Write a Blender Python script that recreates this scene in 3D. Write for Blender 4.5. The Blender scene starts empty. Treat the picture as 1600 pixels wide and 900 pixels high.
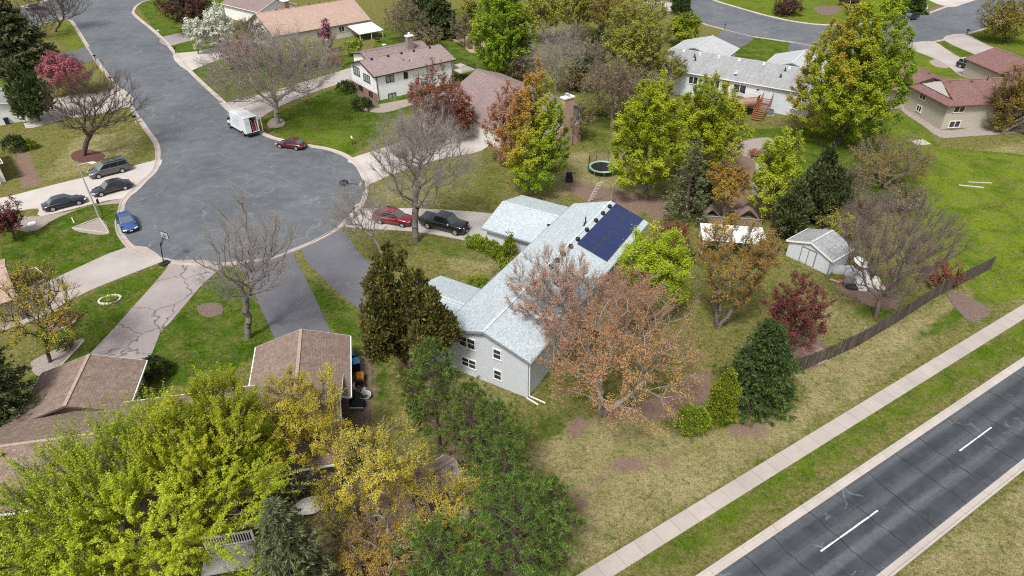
import bpy, bmesh, math, random
import numpy as np
from mathutils import Vector, Matrix

# ------------------------------------------------------------------ camera, sky, sun, exposure
SC = bpy.context.scene
COL = SC.collection
CAM_H, PITCH, FPX = 40.0, math.radians(34.5), 1067.0
cam = bpy.data.cameras.new("camera")
cam.sensor_width = 36.0
cam.lens = 36.0 * FPX / 1600.0
cam.clip_start, cam.clip_end = 0.5, 5000.0
cam_o = bpy.data.objects.new("camera", cam)
cam_o.location = (0, 0, CAM_H)
cam_o.rotation_euler = (math.pi / 2 - PITCH, 0, 0)
COL.objects.link(cam_o)
SC.camera = cam_o

SUN_EL, SUN_AZ = math.radians(56), math.radians(204)      # azimuth clockwise from +Y
world = bpy.data.worlds.new("World")
SC.world = world
world.use_nodes = True
nt = world.node_tree
bg = nt.nodes["Background"]
sky = nt.nodes.new("ShaderNodeTexSky")
sky.sky_type = 'NISHITA'
sky.sun_disc = False
sky.sun_elevation = SUN_EL
sky.sun_rotation = SUN_AZ
sky.dust_density = 3.0
hs = nt.nodes.new("ShaderNodeHueSaturation")
hs.inputs["Saturation"].default_value = 0.22          # overcast: nearly neutral cloud light
nt.links.new(sky.outputs[0], hs.inputs["Color"])
nt.links.new(hs.outputs[0], bg.inputs[0])
bg.inputs[1].default_value = 0.075
sun = bpy.data.lights.new("sun", 'SUN')
sun.energy = 1.5
sun.angle = math.radians(10)
sun.color = (1.0, 0.965, 0.92)
sun_o = bpy.data.objects.new("sun", sun)
sd = Vector((math.sin(SUN_AZ) * math.cos(SUN_EL), math.cos(SUN_AZ) * math.cos(SUN_EL), math.sin(SUN_EL)))
sun_o.rotation_euler = (-sd).to_track_quat('-Z', 'Y').to_euler()
sun_o.location = (0, 0, 120)
COL.objects.link(sun_o)
SC.render.filter_size = 1.1
SC.cycles.filter_width = 1.1
SC.cycles.use_denoising = False
SC.view_settings.view_transform = 'Standard'
SC.view_settings.look = 'None'
SC.view_settings.gamma = 1.0
SC.view_settings.use_curve_mapping = False
SC.view_settings.exposure = 1.22

# ------------------------------------------------------------------ placing helpers
CP, SP = math.cos(PITCH), math.sin(PITCH)
def at(px, py, z=0.0):
    """point of the place seen at photograph pixel (px, py), at height z"""
    a, b = (px - 800) / FPX, (450 - py) / FPX
    dx, dy, dz = a, CP + b * SP, -SP + b * CP
    t = (CAM_H - z) / -dz
    return Vector((dx * t, dy * t, z))
def pix(X, Y, Z):
    dz = np.asarray(Z) - CAM_H
    w = Y * CP - dz * SP
    u = Y * SP + dz * CP
    return 800 + FPX * X / w, 450 - FPX * u / w
def depth(X, Y, Z):
    return Y * CP - (Z - CAM_H) * SP
def height_at(px, py, top_y):
    """height of the vertical that stands at ground pixel (px,py) and ends at pixel row top_y"""
    p = at(px, py)
    lo, hi = 0.0, 39.0
    for _ in range(40):
        m = (lo + hi) / 2
        if pix(p.x, p.y, m)[1] > top_y: lo = m
        else: hi = m
    return lo

# ------------------------------------------------------------------ object helpers
def tag(o, label=None, cat=None, group=None, kind=None):
    if label: o["label"] = label
    if cat: o["category"] = cat
    if group: o["group"] = group
    if kind: o["kind"] = kind
    return o
def thing(name, label, cat, loc=(0, 0, 0), rz=0.0, group=None):
    o = bpy.data.objects.new(name, None)
    o.empty_display_size = 0.5
    COL.objects.link(o)
    o.location = loc
    o.rotation_euler = (0, 0, rz)
    return tag(o, label, cat, group)
def copy_thing(root, loc, rz=None, scale=None, label=None):
    r = root.copy(); COL.objects.link(r); r.location = loc
    if rz is not None: r.rotation_euler = (0, 0, rz)
    if scale is not None: r.scale = scale if hasattr(scale, '__len__') else (scale,) * 3
    if label: r["label"] = label
    for ch in list(root.children):
        c = ch.copy(); COL.objects.link(c); c.parent = r
        for g in list(ch.children):
            d = g.copy(); COL.objects.link(d); d.parent = c
    return r

class MB:
    """collects faces, links them as one mesh"""
    def __init__(s): s.v, s.f, s.uv = [], [], {}
    def add(s, vs, fs, uvs=None):
        n = len(s.v)
        s.v += [tuple(v) for v in vs]
        for i, f in enumerate(fs):
            if uvs is not None: s.uv[len(s.f)] = uvs[i]
            s.f.append(tuple(n + k for k in f))
        return s
    def box(s, x0, x1, y0, y1, z0, z1):
        vs = [(x, y, z) for z in (z0, z1) for y in (y0, y1) for x in (x0, x1)]
        return s.add(vs, [(0, 2, 3, 1), (4, 5, 7, 6), (0, 1, 5, 4), (2, 6, 7, 3), (0, 4, 6, 2), (1, 3, 7, 5)])
    def obox(s, c, ux, uy, uz, hx, hy, hz):
        c, ux, uy, uz = map(Vector, (c, ux, uy, uz))
        vs = [c + ux * (hx * i) + uy * (hy * j) + uz * (hz * k) for k in (-1, 1) for j in (-1, 1) for i in (-1, 1)]
        return s.add(vs, [(0, 2, 3, 1), (4, 5, 7, 6), (0, 1, 5, 4), (2, 6, 7, 3), (0, 4, 6, 2), (1, 3, 7, 5)])
    def bar(s, a, b, w, h=None):
        a, b = Vector(a), Vector(b); h = h or w
        d = b - a; L = d.length; d.normalize()
        r = Vector((0, 0, 1)) if abs(d.z) < .95 else Vector((1, 0, 0))
        x = d.cross(r).normalized(); y = x.cross(d)
        return s.obox((a + b) / 2, d, x, y, L / 2, w / 2, h / 2)
    def tube(s, a, b, r0, r1=None, n=8, cap=True):
        a, b = Vector(a), Vector(b); r1 = r0 if r1 is None else r1
        d = (b - a).normalized()
        r = Vector((0, 0, 1)) if abs(d.z) < .95 else Vector((1, 0, 0))
        x = d.cross(r).normalized(); y = d.cross(x)
        vs = []
        for p, q in ((a, r0), (b, r1)):
            for i in range(n):
                t = 2 * math.pi * i / n
                vs.append(p + x * (q * math.cos(t)) + y * (q * math.sin(t)))
        fs = [(i, (i + 1) % n, n + (i + 1) % n, n + i) for i in range(n)]
        if cap: fs += [tuple(range(n))[::-1], tuple(range(n, 2 * n))]
        return s.add(vs, fs)
    def ring(s, c, r, t, n=24, axis='z'):
        vs, fs = [], []
        c = Vector(c)
        for i in range(n):
            a = 2 * math.pi * i / n
            for j in range(6):
                b = 2 * math.pi * j / 6
                q = (r + t * math.cos(b))
                v = (q * math.cos(a), q * math.sin(a), t * math.sin(b))
                if axis == 'x': v = (v[2], v[0], v[1])
                if axis == 'y': v = (v[0], v[2], v[1])
                vs.append(c + Vector(v))
        for i in range(n):
            for j in range(6):
                k, l = (i + 1) % n, (j + 1) % 6
                fs.append((i * 6 + j, k * 6 + j, k * 6 + l, i * 6 + l))
        return s.add(vs, fs)
    def poly_prism(s, pts, z0, z1):
        n = len(pts)
        vs = [(p[0], p[1], z0) for p in pts] + [(p[0], p[1], z1) for p in pts]
        fs = [tuple(range(n - 1, -1, -1)), tuple(range(n, 2 * n))] + [(i, (i + 1) % n, n + (i + 1) % n, n + i) for i in range(n)]
        return s.add(vs, fs)
    def lathe(s, prof, n=16, c=(0, 0, 0)):
        vs, fs = [], []
        for r, z in prof:
            for i in range(n):
                t = 2 * math.pi * i / n
                vs.append((c[0] + r * math.cos(t), c[1] + r * math.sin(t), c[2] + z))
        for k in range(len(prof) - 1):
            for i in range(n):
                j = (i + 1) % n
                fs.append((k * n + i, k * n + j, (k + 1) * n + j, (k + 1) * n + i))
        fs.append(tuple(range(n))[::-1]); fs.append(tuple(range((len(prof) - 1) * n, len(prof) * n)))
        return s.add(vs, fs)
    def build(s, name, mat, parent=None, smooth=False, bevel=0.0, seg=2):
        me = bpy.data.meshes.new(name)
        me.from_pydata(s.v, [], s.f)
        if s.uv:
            ul = me.uv_layers.new(name="UVMap")
            for p in me.polygons:
                u = s.uv.get(p.index)
                for k, li in enumerate(p.loop_indices):
                    ul.data[li].uv = u[k] if u else (0, 0)
        me.materials.append(mat)
        me.update()
        if smooth:
            me.polygons.foreach_set('use_smooth', [True] * len(me.polygons))
        o = bpy.data.objects.new(name, me)
        COL.objects.link(o)
        if parent is not None: o.parent = parent
        if bevel:
            m = o.modifiers.new("bevel", 'BEVEL'); m.width = bevel; m.segments = seg; m.limit_method = 'ANGLE'
            m.angle_limit = math.radians(35)
        return o
def np_mesh(name, verts, faces, mat, parent=None, attrs=None, smooth=False):
    """fast mesh from numpy: faces (n,k) all of one size"""
    me = bpy.data.meshes.new(name)
    verts = np.ascontiguousarray(verts, dtype=np.float32); faces = np.ascontiguousarray(faces, dtype=np.int32)
    n, k = faces.shape
    me.vertices.add(len(verts)); me.vertices.foreach_set('co', verts.ravel())
    me.loops.add(n * k); me.loops.foreach_set('vertex_index', faces.ravel())
    me.polygons.add(n); me.polygons.foreach_set('loop_start', np.arange(0, n * k, k, dtype=np.int32))
    try: me.polygons.foreach_set('loop_total', np.full(n, k, dtype=np.int32))
    except Exception: pass
    for nm, (dom, arr) in (attrs or {}).items():
        arr = np.ascontiguousarray(arr, dtype=np.float32)
        if arr.ndim == 1:
            me.attributes.new(nm, 'FLOAT', dom).data.foreach_set('value', arr)
        else:
            a4 = np.ones((len(arr), 4), np.float32); a4[:, :arr.shape[1]] = arr
            me.attributes.new(nm, 'FLOAT_COLOR', dom).data.foreach_set('color', a4.ravel())
    me.materials.append(mat)
    me.update(calc_edges=True)
    if smooth: me.polygons.foreach_set('use_smooth', np.ones(n, bool))
    o = bpy.data.objects.new(name, me)
    COL.objects.link(o)
    if parent is not None: o.parent = parent
    return o

# ------------------------------------------------------------------ material helpers
class NT:
    def __init__(s, name, rough=0.8, spec=0.3):
        s.m = bpy.data.materials.new(name); s.m.use_nodes = True
        s.t = s.m.node_tree; s.N = s.t.nodes
        s.b = s.N["Principled BSDF"]
        s.b.inputs["Roughness"].default_value = rough
        s.b.inputs["Specular IOR Level"].default_value = spec
    def n(s, typ, **kw):
        x = s.N.new("ShaderNode" + typ)
        for k, v in kw.items():
            if k in x.inputs: x.inputs[k].default_value = v
            else: setattr(x, k, v)
        return x
    def l(s, a, b): s.t.links.new(a, b)
    def pos(s): return s.n("NewGeometry").outputs["Position"]
    def obj(s): return s.n("TexCoord").outputs["Object"]
    def uv(s): return s.n("TexCoord").outputs["UV"]
    def noise(s, vec, scale, detail=4.0, rough=0.6, dist=0.0):
        x = s.n("TexNoise"); x.inputs["Scale"].default_value = scale; x.inputs["Detail"].default_value = detail
        x.inputs["Roughness"].default_value = rough; x.inputs["Distortion"].default_value = dist
        s.l(vec, x.inputs["Vector"]); return x.outputs["Fac"]
    def ramp(s, fac, stops, interp='LINEAR'):
        x = s.n("ValToRGB"); x.color_ramp.interpolation = interp
        e = x.color_ramp.elements
        while len(e) < len(stops): e.new(0.5)
        for i, (p, c) in enumerate(stops):
            e[i].position = p
            e[i].color = (c, c, c, 1) if not hasattr(c, '__len__') else (*c, 1)
        s.l(fac, x.inputs[0]); return x.outputs[0]
    def mix(s, fac, a, b, mode='MIX'):
        x = s.n("Mix", data_type='RGBA', blend_type=mode)
        for sock, v in ((x.inputs[0], fac), (x.inputs[6], a), (x.inputs[7], b)):
            if hasattr(v, 'links'): s.l(v, sock)
            elif hasattr(v, '__len__'): sock.default_value = (*v, 1)
            else: sock.default_value = v
        return x.outputs[2]
    def math(s, op, a, b=0.0, clamp=False):
        x = s.n("Math", operation=op); x.use_clamp = clamp
        for sock, v in ((x.inputs[0], a), (x.inputs[1], b)):
            if hasattr(v, 'links'): s.l(v, sock)
            else: sock.default_value = v
        return x.outputs[0]
    def map(s, vec, scale=(1, 1, 1), rot=(0, 0, 0)):
        x = s.n("Mapping"); x.inputs["Scale"].default_value = scale; x.inputs["Rotation"].default_value = rot
        s.l(vec, x.inputs[0]); return x.outputs[0]
    def bump(s, h, strength=0.5, dist=0.05):
        x = s.n("Bump"); x.inputs["Strength"].default_value = strength; x.inputs["Distance"].default_value = dist
        s.l(h, x.inputs["Height"]); s.l(x.outputs[0], s.b.inputs["Normal"])
    def color(s, c):
        if hasattr(c, 'links'): s.l(c, s.b.inputs["Base Color"])
        else: s.b.inputs["Base Color"].default_value = (*c, 1)
        return s
def plain(name, c, rough=0.6, spec=0.4, metal=0.0, var=0.12, coat=0.0, scale=3.0):
    k = NT(name, rough, spec)
    f = k.noise(k.obj(), scale, 5.0, 0.65)
    k.color(k.mix(k.ramp(f, [(0.3, 0.0), (0.7, 1.0)]), tuple(x * (1 - var) for x in c), tuple(min(1, x * (1 + var)) for x in c)))
    k.b.inputs["Metallic"].default_value = metal
    k.b.inputs["Coat Weight"].default_value = coat
    k.b.inputs["Coat Roughness"].default_value = 0.06
    return k.m
# ------------------------------------------------------------------ ground
def smooth_line(pts, k=6, closed=False):
    P = [Vector((p[0], p[1])) for p in pts]; n = len(P); out = []
    rng = range(n if closed else n - 1)
    for i in rng:
        if closed: a, b, c, d = P[(i - 1) % n], P[i], P[(i + 1) % n], P[(i + 2) % n]
        else: a, b, c, d = P[max(i - 1, 0)], P[i], P[i + 1], P[min(i + 2, n - 1)]
        for j in range(k):
            t = j / k
            q = 0.5 * ((2 * b) + (c - a) * t + (2 * a - 5 * b + 4 * c - d) * t * t + (3 * b - a - 3 * c + d) * t ** 3)
            out.append(q)
    if not closed: out.append(P[-1])
    return out
def W(pts, z=0.0): return [at(x, y, z).to_2d() for x, y in pts]
def in_poly(px, py, poly):
    r = np.zeros(px.shape, bool); n = len(poly)
    for i in range(n):
        x0, y0 = poly[i]; x1, y1 = poly[(i + 1) % n]
        c = ((y0 > py) != (y1 > py)) & (px < (x1 - x0) * (py - y0) / ((y1 - y0) or 1e-9) + x0)
        r ^= c
    return r
def dense(a, b, s): return list(np.arange(a, b + s / 2, s))
gx = np.array([-3000, -1200, -500, -250, -160] + dense(-130, 145, 0.6) + [170, 250, 500, 1200, 3000.0])
gy = np.array([-1500, -500, -150, -40, -10] + dense(6, 225, 0.6) + [260, 350, 600, 1500, 4000.0])
GX, GY = np.meshgrid(gx, gy, indexing='ij')
with np.errstate(all='ignore'):
    GPX, GPY = pix(GX, GY, 0.0)
GPX = np.where(GY > 3, GPX, -9999.0); GPY = np.where(GY > 3, GPY, 9999.0)
LUSH = [(1.0, [(0, 335), (60, 345), (110, 330), (190, 312), (198, 330), (200, 350), (196, 372), (206, 386), (80, 437), (60, 420), (0, 430)]),
        (1.0, [(50, 520), (160, 447), (262, 412), (236, 448), (140, 556), (95, 575)]),
        (1.0, [(345, 414), (372, 420), (405, 480), (430, 525), (400, 560), (330, 600), (220, 600), (225, 560), (250, 522), (312, 450)]),
        (0.95, [(462, 405), (480, 430), (520, 460), (575, 500), (600, 560), (610, 640), (560, 620), (548, 525), (512, 515)]),
        (0.55, [(90, 33), (117, 38), (140, 75), (105, 84), (80, 60)]), (0.8, [(0, 100), (40, 105), (40, 135), (0, 135)]),
        (1.0, [(215, 10), (250, 58), (330, 45), (350, 0), (235, -5)]), (0.9, [(262, 72), (340, 56), (350, 70), (282, 88)]),
        (0.9, [(293, 112), (345, 92), (560, 85), (552, 106), (345, 160)]), (0.75, [(400, 190), (550, 124), (640, 170), (600, 210), (545, 250), (440, 215)]),
        (1.0, [(570, 90), (620, 20), (760, 10), (780, 120), (700, 165), (740, 190), (640, 180)]),
        (1.0, [(1150, 75), (1178, 58), (1242, 68), (1215, 98), (1140, 95)]), (0.8, [(1412, 74), (1475, 95), (1540, 120), (1430, 120)]),
        (0.9, [(1457, 66), (1475, 62), (1545, 90), (1515, 95)]), (0.7, [(1510, 54), (1550, 42), (1620, 40), (1620, 120), (1575, 82)]),
        (0.85, [(1200, 40), (1090, 0), (1400, -10), (1520, 2), (1440, 24), (1300, 38)]),
        (0.95, [(1140, 200), (1250, 200), (1420, 180), (1440, 300), (1330, 330), (1240, 280), (1150, 230)]),
        (0.8, [(1380, 200), (1430, 180), (1470, 230), (1600, 240), (1700, 300), (1700, 420), (1560, 480), (1480, 430), (1420, 330)]),
        (0.62, [(1130, 770), (1300, 665), (1640, 470), (1700, 470), (1700, 500), (1420, 660), (1150, 830), (1080, 890), (1000, 900), (960, 900)]),
        (0.65, [(1340, 590), (1480, 480), (1545, 440), (1545, 490), (1440, 540)]),
        (0.5, [(900, 130), (960, 130), (960, 250), (900, 220)]), (0.5, [(640, 360), (730, 380), (790, 420), (720, 410), (650, 395)]),
        (0.45, [(700, 250), (790, 260), (790, 330), (640, 310)]), (0.6, [(1330, 440), (1420, 420), (1400, 510), (1330, 500)]),
        (0.55, [(800, 640), (900, 640), (880, 690), (800, 700)]), (0.3, [(200, 230), (248, 235), (240, 258), (195, 262)])]
DRY = [(0.9, [(820, 700), (960, 640), (1080, 690), (1230, 640), (1330, 600), (1240, 690), (900, 890), (850, 890)]),
       (0.7, [(1230, 580), (1440, 480), (1560, 420), (1545, 470), (1300, 660)]), (0.8, [(1400, 900), (1610, 745), (1700, 745), (1700, 960), (1400, 960)]),
       (0.7, [(850, 240), (1010, 230), (1040, 330), (900, 300), (830, 330)]), (0.6, [(700, 390), (800, 400), (745, 450), (690, 420)]),
       (0.6, [(120, 210), (230, 205), (200, 262), (60, 285), (100, 230)]), (0.5, [(580, 290), (760, 260), (740, 320), (590, 320)]),
       (0.45, [(1230, 430), (1330, 460), (1370, 520), (1270, 540)]), (0.6, [(1480, 240), (1620, 215), (1640, 270), (1540, 265)]),
       (0.6, [(700, 560), (830, 620), (760, 640), (690, 620)]), (0.5, [(1560, 400), (1640, 380), (1640, 470), (1540, 480)])]
SOIL = [(1.0, [(890, 650), (930, 645), (915, 685), (880, 690)]), (0.95, [(960, 715), (1010, 705), (1005, 745), (965, 745)]), (0.8, [(920, 735), (960, 735), (955, 765), (915, 765)]),
        (0.95, [(870, 765), (915, 760), (925, 800), (870, 800)]), (0.75, [(1030, 700), (1065, 695), (1060, 735), (1020, 740)]), (0.8, [(870, 290), (900, 280), (1020, 310), (990, 345), (900, 310)]),
        (0.9, [(1050, 610), (1110, 560), (1120, 620), (1060, 660), (930, 660), (940, 640)]), (0.85, [(20, 230), (45, 235), (70, 290), (30, 295)]), (0.8, [(1000, 310), (1040, 300), (1060, 340), (1020, 350)]),
        (1.0, [(1300, 445), (1400, 440), (1410, 490), (1340, 475)]), (0.7, [(1090, 230), (1190, 210), (1210, 330), (1120, 340)]), (0.6, [(560, 560), (600, 560), (600, 680), (560, 680)]),
        (0.9, [(500, 760), (780, 700), (800, 900), (430, 900)]), (0.55, [(640, 640), (740, 600), (800, 700), (700, 740)]), (0.7, [(1120, 660), (1230, 640), (1200, 690), (1130, 690)])]
YEL = [(0.9, [(1380, 200), (1430, 180), (1470, 230), (1600, 240), (1700, 300), (1700, 480), (1560, 480), (1480, 430), (1420, 330)]), (0.6, [(90, 33), (117, 38), (140, 75), (105, 84), (80, 60)]),
       (0.6, [(1412, 74), (1475, 95), (1540, 120), (1430, 120)]), (0.5, [(1510, 54), (1620, 40), (1620, 120), (1575, 82)]), (0.6, [(1200, 40), (1090, 0), (1400, -10), (1520, 2), (1440, 24), (1300, 38)]),
       (0.5, [(440, 215), (500, 160), (560, 210), (530, 240)]), (0.45, [(1130, 780), (1300, 670), (1640, 470), (1700, 500), (1420, 660), (1150, 850), (1000, 900), (960, 900)])]
def blur(m, k):
    for _ in range(k):
        p = np.pad(m, 1, mode='edge')
        m = (p[:-2, 1:-1] + p[2:, 1:-1] + p[1:-1, :-2] + p[1:-1, 2:] + 2 * p[1:-1, 1:-1]) / 6
    return m
masks = []
for lst, k in ((LUSH, 3), (DRY, 6), (SOIL, 4), (YEL, 8)):
    m = np.zeros(GX.shape)
    for v, poly in lst:
        m = np.maximum(m, v * in_poly(GPX, GPY, poly))
    masks.append(blur(m, k))
MASK = np.stack(masks, -1)
nx, ny = GX.shape
idx = np.arange(nx * ny).reshape(nx, ny)
gf = np.stack([idx[:-1, :-1], idx[1:, :-1], idx[1:, 1:], idx[:-1, 1:]], -1).reshape(-1, 4)
gv = np.stack([GX, GY, np.zeros_like(GX)], -1).reshape(-1, 3)

def grass_material(name, blades=False):
    k = NT(name, 1.0, 0.0)
    p = k.pos()
    a = k.n("Attribute", attribute_name="mask")
    sep = k.n("SeparateColor"); k.l(a.outputs["Color"], sep.inputs[0])
    big = k.noise(p, 0.16, 3, 0.6); mid = k.noise(p, 0.9, 5, 0.65); fine = k.noise(p, 2.8, 8, 0.78); grain = k.noise(p, 9.0, 5, 0.8)
    tuft = k.noise(p, 1.1, 6, 0.75, 0.8)
    def soft(m, amt, lo, hi):
        v = k.math('ADD', m, k.math('MULTIPLY', k.math('SUBTRACT', mid, 0.5), amt))
        v = k.math('ADD', v, k.math('MULTIPLY', k.math('SUBTRACT', fine, 0.5), amt * 0.6))
        return k.ramp(v, [(lo, 0.0), (hi, 1.0)])
    fg = k.math('ADD', k.math('MULTIPLY', fine, 0.5), k.math('MULTIPLY', grain, 0.5))
    lush = k.mix(k.ramp(fg, [(0.38, 0.0), (0.62, 1.0)]), (0.018, 0.050, 0.004), (0.098, 0.162, 0.016))
    lush = k.mix(k.ramp(big, [(0.42, 0.0), (0.66, 0.5)]), lush, (0.085, 0.125, 0.013))
    lush = k.mix(k.ramp(k.noise(p, 0.30, 5, 0.7, 0.4), [(0.50, 0.0), (0.64, 0.55)]), lush, (0.022, 0.055, 0.006))
    yel = k.mix(k.ramp(fg, [(0.38, 0.0), (0.62, 1.0)]), (0.085, 0.125, 0.008), (0.215, 0.275, 0.030))
    yel = k.mix(k.ramp(k.noise(p, 0.22, 5, 0.7, 0.6), [(0.46, 0.0), (0.62, 0.75)]), yel, lush)
    lush = k.mix(k.math('MULTIPLY', a.outputs["Alpha"], 0.95), lush, yel)
    olive = k.mix(k.ramp(fg, [(0.39, 0.0), (0.60, 1.0)]), (0.052, 0.053, 0.014), (0.265, 0.235, 0.088))
    olive = k.mix(k.ramp(tuft, [(0.50, 0.0), (0.62, 0.8)]), olive, lush)
    lush = k.mix(k.ramp(k.noise(p, 0.55, 6, 0.7, 0.5), [(0.45, 0.0), (0.62, 0.70)]), lush, olive)
    dry = k.mix(k.ramp(fg, [(0.38, 0.0), (0.60, 1.0)]), (0.095, 0.080, 0.030), (0.42, 0.365, 0.19))
    dry = k.mix(k.ramp(k.noise(p, 0.35, 5, 0.7), [(0.42, 0.0), (0.62, 0.6)]), dry, olive)
    dry = k.mix(k.ramp(k.noise(p, 5.5, 3, 0.6), [(0.60, 0.0), (0.68, 0.8)]), dry, (0.055, 0.060, 0.014))
    dry = k.mix(k.ramp(tuft, [(0.56, 0.0), (0.64, 0.7)]), dry, olive)
    soil = k.mix(k.ramp(fg, [(0.3, 0.0), (0.68, 1.0)]), (0.105, 0.066, 0.048), (0.30, 0.215, 0.165))
    c = k.mix(soft(sep.outputs[1], 0.9, 0.30, 0.62), olive, dry)
    c = k.mix(soft(sep.outputs[0], 0.8, 0.36, 0.60), c, lush)
    c = k.mix(soft(sep.outputs[2], 0.8, 0.40, 0.62), c, soil)
    k.color(c)
    if not blades: k.bump(fg, 0.9, 0.12)
    return k.m
M_ground = grass_material("lawn")
ground = tag(np_mesh("ground", gv, gf, M_ground, attrs={'mask': ('POINT', MASK.reshape(-1, 4))}), kind='structure')

# ------------------------------------------------------------------ paving materials
def asphalt(name, c0, c1, crack=(0.30, 0.29, 0.29), crack_amt=0.55, cell=0.16, patch=0.25):
    k = NT(name, 0.85, 0.25); p = k.pos()
    big = k.noise(p, 0.09, 4, 0.6, 0.6); mid = k.noise(p, 0.7, 5, 0.7); gr = k.noise(p, 30, 3, 0.8)
    c = k.mix(k.ramp(big, [(0.32, 0.0), (0.70, 1.0)]), c0, c1)
    c = k.mix(k.math('MULTIPLY', k.ramp(mid, [(0.45, 0.0), (0.75, 1.0)]), patch), c, crack)
    c = k.mix(k.ramp(gr, [(0.3, 0.35), (0.7, 0.0)]), c, tuple(x * 0.6 for x in c0))
    if crack_amt:
        wv = k.n("VectorMath", operation='ADD')
        nz = k.n("TexNoise"); nz.inputs["Scale"].default_value = 0.5; nz.inputs["Detail"].default_value = 5
        sc = k.n("VectorMath", operation='SCALE'); sc.inputs["Scale"].default_value = 2.6
        k.l(p, nz.inputs["Vector"]); k.l(nz.outputs["Color"], sc.inputs[0]); k.l(p, wv.inputs[0]); k.l(sc.outputs[0], wv.inputs[1])
        vo = k.n("TexVoronoi", feature='DISTANCE_TO_EDGE'); vo.inputs["Scale"].default_value = cell
        k.l(wv.outputs[0], vo.inputs["Vector"])
        e = k.ramp(vo.outputs["Distance"], [(0.0, 1.0), (0.014, 0.0)])
        gate = k.ramp(k.noise(p, 0.22, 3, 0.6), [(0.46, 0.0), (0.58, 1.0)])
        c = k.mix(k.math('MULTIPLY', k.math('MULTIPLY', e, gate), crack_amt), c, crack)
    k.color(c); k.bump(gr, 0.25, 0.01)
    return k.m
def concrete(name, c0, c1, joint=0.0, stain=0.35, cracks=0.0, crack_c=(0.05, 0.045, 0.045)):
    k = NT(name, 0.9, 0.2); p = k.pos()
    big = k.noise(p, 0.25, 4, 0.6); mid = k.noise(p, 1.8, 5, 0.7); gr = k.noise(p, 22, 3, 0.8)
    c = k.mix(k.ramp(big, [(0.35, 0.0), (0.65, 1.0)]), c0, c1)
    c = k.mix(k.math('MULTIPLY', k.ramp(mid, [(0.5, 0.0), (0.8, 1.0)]), stain), c, tuple(x * 0.6 for x in c0))
    c = k.mix(k.ramp(gr, [(0.35, 0.22), (0.65, 0.0)]), c, tuple(x * 0.6 for x in c0))
    if joint:
        br = k.n("TexBrick"); br.offset = 0.0
        for nm, v in (("Scale", 1.0), ("Mortar Size", 0.022), ("Brick Width", joint), ("Row Height", 50.0), ("Mortar Smooth", 0.2)): br.inputs[nm].default_value = v
        br.inputs["Color1"].default_value = (0, 0, 0, 1); br.inputs["Color2"].default_value = (0.0, 0, 0, 1); br.inputs["Mortar"].default_value = (1, 1, 1, 1)
        k.l(k.uv(), br.inputs["Vector"])
        c = k.mix(k.math('MULTIPLY', br.outputs["Color"], 0.55), c, (0.13, 0.12, 0.11))
        # each slab its own tone
        b2 = k.n("TexBrick"); b2.offset = 0.0
        for nm, v in (("Scale", 1.0), ("Mortar Size", 0.0), ("Brick Width", joint), ("Row Height", 50.0), ("Bias", 0.0)): b2.inputs[nm].default_value = v
        b2.inputs["Color1"].default_value = (0.93, 0.93, 0.93, 1); b2.inputs["Color2"].default_value = (1.03, 1.02, 1.01, 1)
        k.l(k.uv(), b2.inputs["Vector"])
        c = k.mix(1.0, c, b2.outputs["Color"], 'MULTIPLY')
    if cracks:
        nz = k.n("TexNoise"); nz.inputs["Scale"].default_value = 0.9; nz.inputs["Detail"].default_value = 5
        sc = k.n("VectorMath", operation='SCALE'); sc.inputs["Scale"].default_value = 1.5
        wv = k.n("VectorMath", operation='ADD')
        k.l(p, nz.inputs["Vector"]); k.l(nz.outputs["Color"], sc.inputs[0]); k.l(p, wv.inputs[0]); k.l(sc.outputs[0], wv.inputs[1])
        vo = k.n("TexVoronoi", feature='DISTANCE_TO_EDGE'); vo.inputs["Scale"].default_value = cracks
        k.l(wv.outputs[0], vo.inputs["Vector"])
        c = k.mix(k.math('MULTIPLY', k.ramp(vo.outputs["Distance"], [(0.0, 1.0), (0.016, 0.0)]), 0.85), c, crack_c)
    k.color(c); k.bump(gr, 0.2, 0.01)
    return k.m
M_street = asphalt("street_asphalt", (0.092, 0.102, 0.116), (0.150, 0.161, 0.176), patch=0.30, crack_amt=0.6, cell=0.2)
M_drive_asphalt = asphalt("drive_asphalt", (0.112, 0.112, 0.128), (0.165, 0.166, 0.184), crack_amt=0.3, patch=0.12)
M_kerb = concrete("kerb_concrete", (0.40, 0.345, 0.31), (0.49, 0.435, 0.395), stain=0.5)
M_conc = concrete("drive_concrete", (0.37, 0.325, 0.305), (0.45, 0.405, 0.385))
M_conc_pale = concrete("drive_concrete_pale", (0.46, 0.42, 0.385), (0.54, 0.50, 0.46), stain=0.2)
M_conc_cracked = concrete("drive_cracked", (0.29, 0.25, 0.245), (0.37, 0.325, 0.31), cracks=0.20)
M_walk = concrete("sidewalk_concrete", (0.39, 0.345, 0.315), (0.455, 0.41, 0.375), joint=1.62, stain=0.35)

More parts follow.
